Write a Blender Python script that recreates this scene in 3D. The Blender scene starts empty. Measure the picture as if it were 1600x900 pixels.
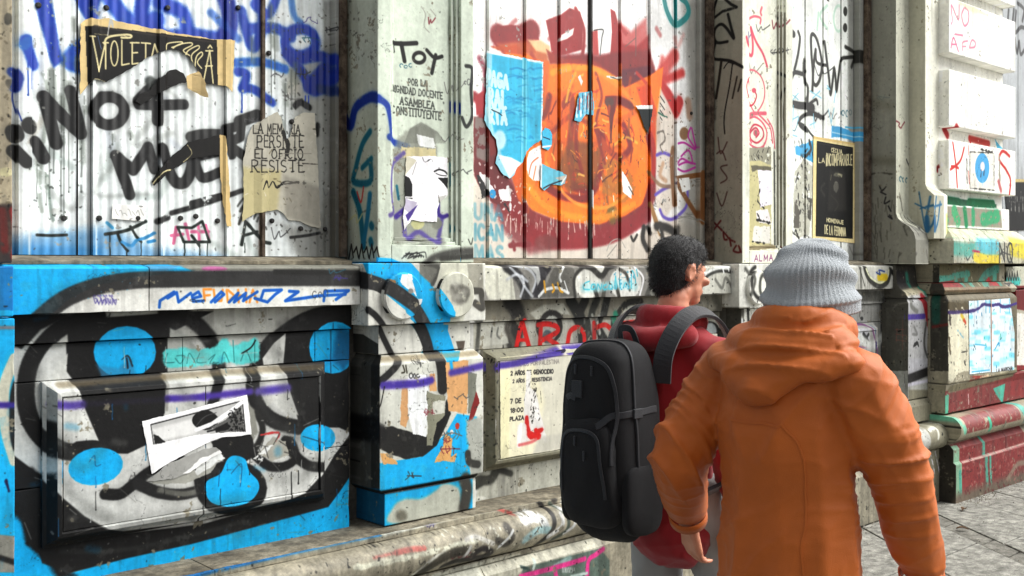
import bpy, bmesh, math, random
import numpy as np
from mathutils import Vector, Matrix, noise as mnoise
from mathutils.geometry import tessellate_polygon

random.seed(7)
SC = bpy.context.scene
COL = SC.collection

# ------------------------------------------------------------------ camera
CAM_D, CAM_H = 3.5, 1.608            # metres from the main wall plane, eye height
HEAD = math.atan2(1800, 1650)        # angle between the view axis and the wall
cam_data = bpy.data.cameras.new('camera')
cam_data.sensor_width = 36.0
cam_data.lens = 36.0 * 1650 / 1600
cam_data.shift_y = -35.0 / 1600
cam_data.clip_start = 0.05
cam_data.clip_end = 500
cam = bpy.data.objects.new('camera', cam_data)
COL.objects.link(cam)
cam.location = (0, -CAM_D, CAM_H)
cam.rotation_euler = (math.pi / 2, 0, -(math.pi / 2 - HEAD))
SC.camera = cam

# ------------------------------------------------------------------ light
SUN_EL, SUN_AZ = math.radians(47), math.radians(126)   # azimuth clockwise from +Y
world = bpy.data.worlds.new('World')
SC.world = world
world.use_nodes = True
wn = world.node_tree
sky = wn.nodes.new('ShaderNodeTexSky')
sky.sky_type = 'NISHITA'
sky.sun_disc = False
sky.sun_elevation = SUN_EL
sky.sun_rotation = SUN_AZ
sky.air_density = 1.0
sky.dust_density = 4.0
sky.ozone_density = 1.0
hsv = wn.nodes.new('ShaderNodeHueSaturation')
hsv.inputs['Saturation'].default_value = 0.15
wn.links.new(sky.outputs[0], hsv.inputs['Color'])
bg = wn.nodes['Background']
bg.inputs['Strength'].default_value = 0.108
wn.links.new(hsv.outputs[0], bg.inputs['Color'])

sun_data = bpy.data.lights.new('sun', 'SUN')
sun_data.energy = 2.25
sun_data.angle = math.radians(48)
sun_data.color = (1.0, 0.985, 0.95)
sun = bpy.data.objects.new('sun', sun_data)
COL.objects.link(sun)
sd = Vector((math.sin(SUN_AZ) * math.cos(SUN_EL), math.cos(SUN_AZ) * math.cos(SUN_EL), math.sin(SUN_EL)))
sun.rotation_euler = sd.to_track_quat('Z', 'Y').to_euler()
sun.location = (4, -8, 9)

SC.view_settings.view_transform = 'Standard'
SC.view_settings.look = 'None'
SC.view_settings.gamma = 1.0
SC.view_settings.exposure = 1.0
SC.cycles.max_bounces = 5
SC.cycles.diffuse_bounces = 3

# ------------------------------------------------------------------ object helpers
def tag(o, label=None, cat=None, group=None, kind=None):
    if label: o['label'] = label
    if cat: o['category'] = cat
    if group: o['group'] = group
    if kind: o['kind'] = kind
    return o

def empty(name, loc=(0, 0, 0), label=None, cat=None, group=None):
    o = bpy.data.objects.new(name, None)
    COL.objects.link(o)
    o.location = loc
    o.empty_display_size = 0.1
    return tag(o, label, cat, group)

def link(name, mesh, mat=None, parent=None, smooth=False):
    o = bpy.data.objects.new(name, mesh)
    COL.objects.link(o)
    if mat is not None and not mesh.materials:
        mesh.materials.append(mat)
    if parent is not None:
        o.parent = parent
        o.location = -Vector(world_loc(parent))
    if smooth:
        mesh.polygons.foreach_set('use_smooth', [True] * len(mesh.polygons))
    return o

def world_loc(o):
    v = Vector(o.location)
    while o.parent is not None:
        o = o.parent
        v += Vector(o.location)
    return v

def bevel(o, w=0.004, seg=2, ang=35):
    m = o.modifiers.new('bevel', 'BEVEL')
    m.width = w
    m.segments = seg
    m.limit_method = 'ANGLE'
    m.angle_limit = math.radians(ang)
    m.use_clamp_overlap = True
    return o

# pixel of the survey photograph -> point on a vertical plane of the place
CT, ST = math.cos(HEAD), math.sin(HEAD)
def ray(x, y):
    k = (x - 800) / 1650
    return CT + ST * k, ST - CT * k, (415 - y) / 1650
def on_front(x, y, p):
    dx, dy, dz = ray(x, y)
    t = (CAM_D + p) / dy
    return dx * t, CAM_H + dz * t, t
def on_side(x, y, s):
    dx, dy, dz = ray(x, y)
    t = s / dx
    return dy * t - CAM_D, CAM_H + dz * t, t
def S_at(x, p): return on_front(x, 415, p)[0]
def Z_at(x, y, p): return on_front(x, y, p)[1]

# ------------------------------------------------------------------ numpy noise
def _lat(seed, n=64):
    return np.random.RandomState(seed).rand(n, n).astype(np.float32)
_LATS = {}
def vnoise(U, V, seed):
    if seed not in _LATS: _LATS[seed] = _lat(seed)
    L = _LATS[seed]
    iu = np.floor(U).astype(np.int32); iv = np.floor(V).astype(np.int32)
    fu = U - iu; fv = V - iv
    fu = fu * fu * (3 - 2 * fu); fv = fv * fv * (3 - 2 * fv)
    a = L[iv & 63, iu & 63]; b = L[iv & 63, (iu + 1) & 63]
    c = L[(iv + 1) & 63, iu & 63]; d = L[(iv + 1) & 63, (iu + 1) & 63]
    return (a * (1 - fu) + b * fu) * (1 - fv) + (c * (1 - fu) + d * fu) * fv
def fbm(U, V, sc, seed, octv=4):
    out = 0; amp = 1; tot = 0
    for o in range(octv):
        out = out + amp * vnoise(U * sc + 17.3 * o, V * sc + 5.1 * o, seed + o)
        tot += amp; amp *= 0.55; sc *= 2.1
    return out / tot

# ------------------------------------------------------------------ paint engine
# every painted surface owns a metric canvas (metres x metres); paint is laid on it
# as strokes, fills, lettering and drips measured on the wall
def spline(pts, n=6, closed=False):
    P = [np.array(p, float) for p in pts]
    if len(P) < 3: return P
    out = []
    m = len(P)
    rng = range(m) if closed else range(m - 1)
    for i in rng:
        if closed:
            p0, p1, p2, p3 = P[i - 1], P[i], P[(i + 1) % m], P[(i + 2) % m]
        else:
            p0, p1, p2, p3 = P[max(i - 1, 0)], P[i], P[i + 1], P[min(i + 2, m - 1)]
        for j in range(n):
            t = j / n
            out.append(0.5 * ((2 * p1) + (p2 - p0) * t + (2 * p0 - 5 * p1 + 4 * p2 - p3) * t * t + (3 * p1 - p0 - 3 * p2 + p3) * t ** 3))
    if not closed: out.append(P[-1])
    return out

class Patch:
    """a flat piece of a canvas: kind 'f' lies at depth p and runs along s, kind 's' at s and runs along depth"""
    def __init__(self, cv, kind, at, u0, u1, col0):
        self.cv, self.kind, self.at, self.u0, self.u1 = cv, kind, at, u0, u1
        self.c0 = col0
        self.c1 = min(cv.W, col0 + max(1, int(round(abs(u1 - u0) * cv.ppm))))
    def map(self, x, y):
        if self.kind == 'f': u, z, t = on_front(x, y, self.at)
        else: u, z, t = on_side(x, y, self.at)
        uu = (u - self.u0) if self.u1 > self.u0 else (self.u0 - u)
        return uu, z - self.cv.z0, t

class Canvas:
    def __init__(self, name, z0, z1, ppm, base, tags=()):
        self.name, self.z0, self.z1, self.ppm, self.base = name, z0, z1, ppm, base
        self.parts = []
        self.tags = set(tags)
        self.W = 0
        self.Hh = int(math.ceil((z1 - z0) * ppm))
        self.grime = 0.5
    def add(self, kind, at, u0, u1):
        w = int(round(abs(u1 - u0) * self.ppm))
        c0 = self.W
        self.W += w
        p = Patch(self, kind, at, u0, u1, c0)
        p.c1 = self.W
        self.parts.append(p)
        return p
    def open(self):
        self.A = np.empty((self.Hh, self.W, 3), np.float32)
        v = (np.arange(self.Hh) + .5) / self.ppm
        for p in self.parts:
            n = p.c1 - p.c0
            u = (np.arange(n) + .5) / self.ppm
            U, V = np.meshgrid(u, v)
            sd_ = (hash(self.name) if False else sum(map(ord, self.name))) % 40 + 3
            f = fbm(U + p.c0 * .01, V, 3.0, sd_, 4)
            g = fbm(U + p.c0 * .01, V * 0.22, 14.0, sd_ + 5, 3)
            h = fbm(U, V, 60.0, sd_ + 9, 2)
            k = 1 + .16 * (f - .5) + .10 * (g - .5) + .06 * (h - .5)
            self.A[:, p.c0:p.c1] = np.array(self.base, np.float32)[None, None] / 255 * k[..., None]
    def image(self):
        img = bpy.data.images.new(self.name, self.W, self.Hh)
        buf = np.ones((self.Hh, self.W, 4), np.float32)
        buf[..., :3] = np.clip(self.A, 0, 1) ** 1.28
        img.pixels.foreach_set(buf.ravel())
        img.update()
        img.pack()
        return img

CANVASES = []

def blend(cv, r0, r1, c0, c1, col, a):
    col = np.array(col, np.float32) / 255
    reg = cv.A[r0:r1, c0:c1]
    reg += (col[None, None] - reg) * a[..., None]

def grid(cv, p, lo, hi):
    c0 = max(0, int(math.floor(lo[0] * cv.ppm))); c1 = min(p.c1 - p.c0, int(math.ceil(hi[0] * cv.ppm)) + 1)
    r0 = max(0, int(math.floor(lo[1] * cv.ppm))); r1 = min(cv.Hh, int(math.ceil(hi[1] * cv.ppm)) + 1)
    if c1 <= c0 or r1 <= r0: return None
    u = ((np.arange(c0, c1) + .5) / cv.ppm).astype(np.float32)
    v = ((np.arange(r0, r1) + .5) / cv.ppm).astype(np.float32)
    U, V = np.meshgrid(u, v)
    return r0, r1, c0, c1, U, V

def seg_dist(cv, U, V, P, R, r0, c0):
    Dm = np.full(U.shape, 1e3, np.float32)
    u0 = U[0, 0]; v0 = V[0, 0]; ppm = cv.ppm
    h, w = U.shape
    for a, b in zip(P[:-1], P[1:]):
        x0 = int((min(a[0], b[0]) - R - u0) * ppm); x1 = int((max(a[0], b[0]) + R - u0) * ppm) + 2
        y0 = int((min(a[1], b[1]) - R - v0) * ppm); y1 = int((max(a[1], b[1]) + R - v0) * ppm) + 2
        x0 = max(0, x0); y0 = max(0, y0); x1 = min(w, x1); y1 = min(h, y1)
        if x1 <= x0 or y1 <= y0: continue
        uu = U[y0:y1, x0:x1]; vv = V[y0:y1, x0:x1]
        d = b - a; L = float(d @ d)
        if L < 1e-12: q = np.hypot(uu - a[0], vv - a[1])
        else:
            t = np.clip(((uu - a[0]) * d[0] + (vv - a[1]) * d[1]) / L, 0, 1)
            q = np.hypot(uu - a[0] - t * d[0], vv - a[1] - t * d[1])
        np.minimum(Dm[y0:y1, x0:x1], q, out=Dm[y0:y1, x0:x1])
    return Dm

OPS = []     # (tags, function(canvas))

def wear_mask(U, V, p, erode, seed):
    n = fbm(U + p.c0 * .013, V, 26.0, seed, 4)
    return np.clip((n - erode * .62 - .06) / .06, 0, 1)

def paint_stroke(cv, pts, w, col, soft, alpha, erode, warp, seed, smooth, closed, thin):
    for p in cv.parts:
        q = [p.map(*a) for a in pts]
        t = sum(a[2] for a in q) / len(q)
        if t <= 0 or t > 40: continue
        comp = ((CAM_D + p.at) if p.kind == 'f' else p.at) / t
        mpp = t / 1650 * min(2.2, max(.9, comp ** -.7))
        P = [np.array(a[:2]) for a in q]
        if max(abs(a[0]) for a in P) > 60: continue
        if smooth: P = spline(P, 5, closed)
        elif closed: P = P + [P[0]]
        if len(P) == 1: P = [P[0], P[0] + 1e-5]
        R = w * mpp / 2; so = max(soft * mpp, 1.0 / cv.ppm)
        pad = R + so * 1.6 + warp * mpp
        A_ = np.array(P)
        g = grid(cv, p, A_.min(0) - pad, A_.max(0) + pad)
        if g is None: continue
        r0, r1, c0, c1, U, V = g
        if warp:
            UU = U + (fbm(U, V, 40., seed, 3) - .5) * warp * mpp * 2
            VV = V + (fbm(U, V, 40., seed + 7, 3) - .5) * warp * mpp * 2
            Dm = seg_dist(cv, U, V, P, pad + warp * mpp, r0, c0)
            Dm = Dm + (fbm(U, V, 45., seed, 3) - .5) * warp * mpp * 2
        else:
            Dm = seg_dist(cv, U, V, P, pad, r0, c0)
        a = np.clip((R - Dm) / so + .5, 0, 1)
        a = a * a * (3 - 2 * a)
        if soft > 3:
            a = np.clip(a + (vnoise(U * 330, V * 330, 11) - .5) * .55 * a * (1 - a) * 2, 0, 1)
        if thin: a = a * (1 - thin * fbm(U, V, 12., seed + 3, 3))
        if erode: a = a * wear_mask(U, V, p, erode, seed)
        blend(cv, r0, r1, p.c0 + c0, p.c0 + c1, col, a * alpha)

def paint_fill(cv, pts, col, soft, alpha, erode, warp, seed, smooth):
    for p in cv.parts:
        q = [p.map(*a) for a in pts]
        t = sum(a[2] for a in q) / len(q)
        if min(a[2] for a in q) <= 0 or t > 40: continue
        mpp = t / 1650
        P = [np.array(a[:2]) for a in q]
        if max(abs(a[0]) for a in P) > 60: continue
        if smooth: P = spline(P, 5, True)
        A_ = np.array(P)
        pad = (soft + warp) * mpp + .002
        g = grid(cv, p, A_.min(0) - pad, A_.max(0) + pad)
        if g is None: continue
        r0, r1, c0, c1, U, V = g
        UU, VV = U, V
        if warp:
            UU = U + (fbm(U, V, 30., seed, 4) - .5) * warp * mpp * 2
            VV = V + (fbm(U, V, 30., seed + 7, 4) - .5) * warp * mpp * 2
        ins = np.zeros(U.shape, bool)
        n = len(P)
        for i in range(n):
            a, b = P[i], P[(i + 1) % n]
            if a[1] == b[1]: continue
            c = ((a[1] > VV) != (b[1] > VV)) & (UU < (b[0] - a[0]) * (VV - a[1]) / (b[1] - a[1]) + a[0])
            ins ^= c
        if soft > .5:
            so = soft * mpp
            Dm = seg_dist(cv, UU, VV, P + [P[0]], so, r0, c0)
            sdist = np.where(ins, np.minimum(Dm, so), -np.minimum(Dm, so))
            a = np.clip(sdist / so + .5, 0, 1)
            a = a * a * (3 - 2 * a)
            if soft > 3: a = np.clip(a + (vnoise(U * 330, V * 330, 11) - .5) * a * (1 - a) * 1.2, 0, 1)
        else:
            a = ins.astype(np.float32)
        if erode: a = a * wear_mask(U, V, p, erode, seed)
        blend(cv, r0, r1, p.c0 + c0, p.c0 + c1, col, a * alpha)

_seed = [100]
def nseed():
    _seed[0] += 3
    return 100 + (_seed[0] % 300)

class Pen:
    """collects paint; xf turns survey-crop coordinates into survey pixels"""
    def __init__(self, on=None, ox=0, oy=0, k=1.0):
        self.on, self.ox, self.oy, self.k = on, ox, oy, k
    def at(self, ox, oy, k): return Pen(self.on, ox, oy, k)
    def only(self, *tags): return Pen(set(tags), self.ox, self.oy, self.k)
    def _t(self, pts): return [(self.ox + x / self.k, self.oy + y / self.k) for x, y in pts]
    def s(self, pts, w, col, soft=2, alpha=1, erode=0, warp=0, smooth=True, closed=False, thin=0):
        pts = self._t(pts); sd_ = nseed()
        if soft >= 3 and w / self.k > 2.5 and alpha == 1:      # mist of the can round the line
            OPS.append((self.on, lambda cv: paint_stroke(cv, pts, w / self.k * 1.25, col, w / self.k * .9, .26, erode, 0, sd_ + 2, smooth, closed, .5)))
        OPS.append((self.on, lambda cv: paint_stroke(cv, pts, w / self.k, col, soft / self.k, alpha, erode, warp / self.k, sd_, smooth, closed, thin)))
    def f(self, pts, col, soft=0, alpha=1, erode=0, warp=0, smooth=False):
        pts = self._t(pts); sd_ = nseed()
        OPS.append((self.on, lambda cv: paint_fill(cv, pts, col, soft / self.k, alpha, erode, warp / self.k, sd_, smooth)))
    def ell(self, cx, cy, rx, ry, col, rot=0, **k):
        n = 20; r = math.radians(rot)
        pts = []
        for i in range(n):
            a = i / n * 2 * math.pi
            x = rx * math.cos(a); y = ry * math.sin(a)
            pts.append((cx + x * math.cos(r) - y * math.sin(r), cy + x * math.sin(r) + y * math.cos(r)))
        self.f(pts, col, **k)
    def ring(self, cx, cy, rx, ry, w, col, a0=0, a1=360, **k):
        n = 22
        pts = [(cx + rx * math.cos(math.radians(a0 + (a1 - a0) * i / n)), cy + ry * math.sin(math.radians(a0 + (a1 - a0) * i / n))) for i in range(n + 1)]
        self.s(pts, w, col, **k)
    def drip(self, x, y, L, w, col, **k):
        rr = random.Random(int(x * 7 + y))
        pts = [(x + rr.uniform(-.6, .6) * (i > 0), y + L * i / 4) for i in range(5)]
        self.s(pts, w, col, soft=.8, **k)
        self.s([(x, y + L - w * .3), (x, y + L)], w * 1.5, col, soft=.8, **k)
    def spat(self, x0, y0, x1, y1, n, r, col, **k):
        rr = random.Random(int(x0 * 3 + y0 * 5 + n))
        for _ in range(n):
            x = rr.uniform(x0, x1); y = rr.uniform(y0, y1); q = r * rr.uniform(.4, 1.3)
            self.s([(x, y), (x + rr.uniform(-q, q), y + rr.uniform(-q, q * 1.6))], q, col, soft=1, smooth=False, **k)
    def text(self, s, quad, w, col, serif=0, gap=.28, **k):
        """lettering in the four-cornered field tl, tr, br, bl"""
        segs, W = layout(s, gap, serif)
        tl, tr, br, bl = quad
        rj = random.Random(sum(map(ord, s)))
        j = k.pop('jit', .03)
        for pl in segs:
            jx, jy = rj.uniform(-j, j), rj.uniform(-j, j)
            pl = [(x + jx + rj.uniform(-j, j) * .6, y + jy + rj.uniform(-j, j) * .8) for x, y in pl]
            pts = []
            for x, y in pl:
                a = x / W
                top = (tl[0] + (tr[0] - tl[0]) * a, tl[1] + (tr[1] - tl[1]) * a)
                bot = (bl[0] + (br[0] - bl[0]) * a, bl[1] + (br[1] - bl[1]) * a)
                pts.append((bot[0] + (top[0] - bot[0]) * y, bot[1] + (top[1] - bot[1]) * y))
            self.s(pts, w, col, smooth=False, **({'soft': .8} | k))

def _arc(cx, cy, rx, ry, a0, a1, n=8):
    return [(cx + rx * math.cos(math.radians(a0 + (a1 - a0) * i / n)), cy + ry * math.sin(math.radians(a0 + (a1 - a0) * i / n))) for i in range(n + 1)]
FONT = {
 'A': (.62, [[(0, 0), (.31, 1), (.62, 0)], [(.12, .36), (.5, .36)]]),
 'B': (.52, [[(0, 0), (0, 1), (.3, 1)] + _arc(.3, .76, .18, .24, 90, -90)[1:] + [(0, .52)], [(.3, .52)] + _arc(.3, .26, .22, .26, 90, -90)[1:] + [(0, 0)]]),
 'C': (.56, [_arc(.3, .5, .3, .5, 50, 310, 12)]),
 'D': (.56, [[(0, 0), (0, 1), (.2, 1)] + _arc(.2, .5, .36, .5, 90, -90, 10)[1:] + [(0, 0)]]),
 'E': (.46, [[(.46, 1), (0, 1), (0, 0), (.46, 0)], [(0, .52), (.38, .52)]]),
 'F': (.44, [[(.44, 1), (0, 1), (0, 0)], [(0, .52), (.36, .52)]]),
 'G': (.6, [_arc(.3, .5, .3, .5, 50, 340, 12) + [(.6, .45), (.36, .45)]]),
 'H': (.54, [[(0, 0), (0, 1)], [(.54, 0), (.54, 1)], [(0, .52), (.54, .52)]]),
 'I': (.06, [[(.03, 0), (.03, 1)]]),
 'J': (.4, [[(.4, 1), (.4, .2)] + _arc(.2, .2, .2, .2, 0, -170, 6)]),
 'K': (.52, [[(0, 0), (0, 1)], [(.5, 1), (0, .42)], [(.15, .58), (.52, 0)]]),
 'L': (.44, [[(0, 1), (0, 0), (.44, 0)]]),
 'M': (.68, [[(0, 0), (.04, 1), (.34, .25), (.64, 1), (.68, 0)]]),
 'N': (.56, [[(0, 0), (0, 1), (.56, 0), (.56, 1)]]),
 'O': (.6, [_arc(.3, .5, .3, .5, 90, 450, 14)]),
 'P': (.48, [[(0, 0), (0, 1), (.26, 1)] + _arc(.26, .73, .22, .27, 90, -90)[1:] + [(0, .46)]]),
 'Q': (.6, [_arc(.3, .5, .3, .5, 90, 450, 14), [(.36, .25), (.6, -.08)]]),
 'R': (.52, [[(0, 0), (0, 1), (.26, 1)] + _arc(.26, .75, .22, .25, 90, -90)[1:] + [(0, .5)], [(.22, .5), (.52, 0)]]),
 'S': (.48, [_arc(.24, .75, .22, .25, 40, 270, 8) + _arc(.24, .25, .24, .25, 90, -140, 8)]),
 'T': (.54, [[(0, 1), (.54, 1)], [(.27, 1), (.27, 0)]]),
 'U': (.54, [[(0, 1), (0, .28)] + _arc(.27, .28, .27, .28, 180, 360, 8) + [(.54, 1)]]),
 'V': (.6, [[(0, 1), (.3, 0), (.6, 1)]]),
 'W': (.8, [[(0, 1), (.2, 0), (.4, .8), (.6, 0), (.8, 1)]]),
 'X': (.56, [[(0, 1), (.56, 0)], [(0, 0), (.56, 1)]]),
 'Y': (.56, [[(0, 1), (.28, .5), (.56, 1)], [(.28, .5), (.28, 0)]]),
 'Z': (.5, [[(0, 1), (.5, 1), (0, 0), (.5, 0)]]),
 '0': (.5, [_arc(.25, .5, .25, .5, 90, 450, 12)]),
 '1': (.2, [[(0, .8), (.18, 1), (.18, 0)]]),
 '2': (.48, [_arc(.24, .74, .22, .26, 160, -30, 8) + [(0, 0), (.48, 0)]]),
 '7': (.48, [[(0, 1), (.48, 1), (.16, 0)]]),
 '8': (.48, [_arc(.24, .75, .19, .24, 270, -90, 10) + _arc(.24, .26, .24, .26, 90, 450, 10)]),
 ':': (.06, [[(.03, .25), (.03, .27)], [(.03, .68), (.03, .7)]]),
 '.': (.06, [[(.03, 0), (.03, .03)]]),
 '-': (.3, [[(0, .5), (.3, .5)]]),
 ' ': (.3, []),
}
def layout(s, gap, serif):
    x = 0; segs = []
    for ch in s:
        if ch == 'Ñ': w, pl = FONT['N']; pl = pl + [[(.1, 1.12), (.25, 1.2), (.35, 1.12), (.5, 1.2)]]
        else: w, pl = FONT.get(ch, FONT[' '])
        for q in pl:
            segs.append([(x + a, b) for a, b in q])
            if serif:
                for e in (q[0], q[-1]):
                    if e[1] in (0, 1): segs.append([(x + e[0] - serif, e[1]), (x + e[0] + serif, e[1])])
        x += w + gap
    return segs, max(.1, x - gap)

# ------------------------------------------------------------------ materials
def new_mat(name):
    m = bpy.data.materials.new(name)
    m.use_nodes = True
    nt = m.node_tree
    b = nt.nodes['Principled BSDF']
    return m, nt, b

def N(nt, typ, **kw):
    n = nt.nodes.new(typ)
    for k, v in kw.items():
        if k.startswith('_'): setattr(n, k[1:], v)
        else: n.inputs[k.replace('__', ' ')].default_value = v
    return n

def srgb(c):
    o = []
    for v in c[:3]:
        v = v / 255
        o.append(v / 12.92 if v <= .04045 else ((v + .055) / 1.055) ** 2.4)
    return tuple(o) + (1,)

def detail(nt, b, color_socket, rough=.75, bump=.25, scale=60, mottling=.22, grime=.35, spec=.3):
    """fine mottling, rain streaks, grain relief over a colour"""
    L = nt.links.new
    tc = N(nt, 'ShaderNodeTexCoord')
    geo = N(nt, 'ShaderNodeNewGeometry')
    n1 = N(nt, 'ShaderNodeTexNoise', Scale=scale, Detail=5., Roughness=.65)
    L(geo.outputs['Position'], n1.inputs['Vector'])
    mp = N(nt, 'ShaderNodeMapping'); mp.inputs['Scale'].default_value = (9, 9, .9)
    L(geo.outputs['Position'], mp.inputs['Vector'])
    n2 = N(nt, 'ShaderNodeTexNoise', Scale=2.2, Detail=5., Roughness=.6)
    L(mp.outputs[0], n2.inputs['Vector'])
    n3 = N(nt, 'ShaderNodeTexNoise', Scale=5., Detail=6., Roughness=.7)
    L(geo.outputs['Position'], n3.inputs['Vector'])
    r1 = N(nt, 'ShaderNodeMapRange', **{'From Min': .3, 'From Max': .7, 'To Min': 1 - mottling, 'To Max': 1 + mottling * .35})
    L(n1.outputs[0], r1.inputs['Value'])
    r2 = N(nt, 'ShaderNodeMapRange', **{'From Min': .36, 'From Max': .6, 'To Min': 1 - grime, 'To Max': 1.0})
    L(n2.outputs[0], r2.inputs['Value'])
    r3 = N(nt, 'ShaderNodeMapRange', **{'From Min': .3, 'From Max': .62, 'To Min': 1 - grime * .8, 'To Max': 1.04})
    L(n3.outputs[0], r3.inputs['Value'])
    m1 = N(nt, 'ShaderNodeMath', _operation='MULTIPLY'); L(r1.outputs[0], m1.inputs[0]); L(r2.outputs[0], m1.inputs[1])
    m2 = N(nt, 'ShaderNodeMath', _operation='MULTIPLY'); L(m1.outputs[0], m2.inputs[0]); L(r3.outputs[0], m2.inputs[1])
    vm = N(nt, 'ShaderNodeVectorMath', _operation='SCALE')
    L(color_socket, vm.inputs[0]); L(m2.outputs[0], vm.inputs['Scale'])
    L(vm.outputs[0], b.inputs['Base Color'])
    b.inputs['Roughness'].default_value = rough
    b.inputs['Specular IOR Level'].default_value = spec
    bp = N(nt, 'ShaderNodeBump', Strength=bump, Distance=.004)
    ad = N(nt, 'ShaderNodeMath', _operation='ADD'); L(n1.outputs[0], ad.inputs[0]); L(n3.outputs[0], ad.inputs[1])
    L(ad.outputs[0], bp.inputs['Height']); L(bp.outputs[0], b.inputs['Normal'])

def plain_mat(name, c, c2=None, rough=.8, bump=.35, scale=60, mottling=.3, grime=.35, sc2=6., spec=.3):
    m, nt, b = new_mat(name)
    L = nt.links.new
    if c2 is None: c2 = tuple(v * .75 for v in c)
    geo = N(nt, 'ShaderNodeNewGeometry')
    n = N(nt, 'ShaderNodeTexNoise', Scale=sc2, Detail=6., Roughness=.65)
    L(geo.outputs['Position'], n.inputs['Vector'])
    cr = N(nt, 'ShaderNodeValToRGB')
    cr.color_ramp.elements[0].position = .38; cr.color_ramp.elements[1].position = .62
    cr.color_ramp.elements[0].color = srgb(c2); cr.color_ramp.elements[1].color = srgb(c)
    L(n.outputs[0], cr.inputs[0])
    detail(nt, b, cr.outputs[0], rough, bump, scale, mottling, grime, spec)
    return m

def painted_mat(name, cv, rough=.6, bump=.22, scale=70, mottling=.14, grime=.25, spec=.35):
    m, nt, b = new_mat(name)
    t = N(nt, 'ShaderNodeTexImage')
    t.image = cv.img
    t.interpolation = 'Cubic'
    t.extension = 'EXTEND'
    uv = N(nt, 'ShaderNodeUVMap'); uv.uv_map = 'paint'
    nt.links.new(uv.outputs[0], t.inputs[0])
    detail(nt, b, t.outputs['Color'], rough, bump, scale, mottling, grime, spec)
    return m

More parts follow.
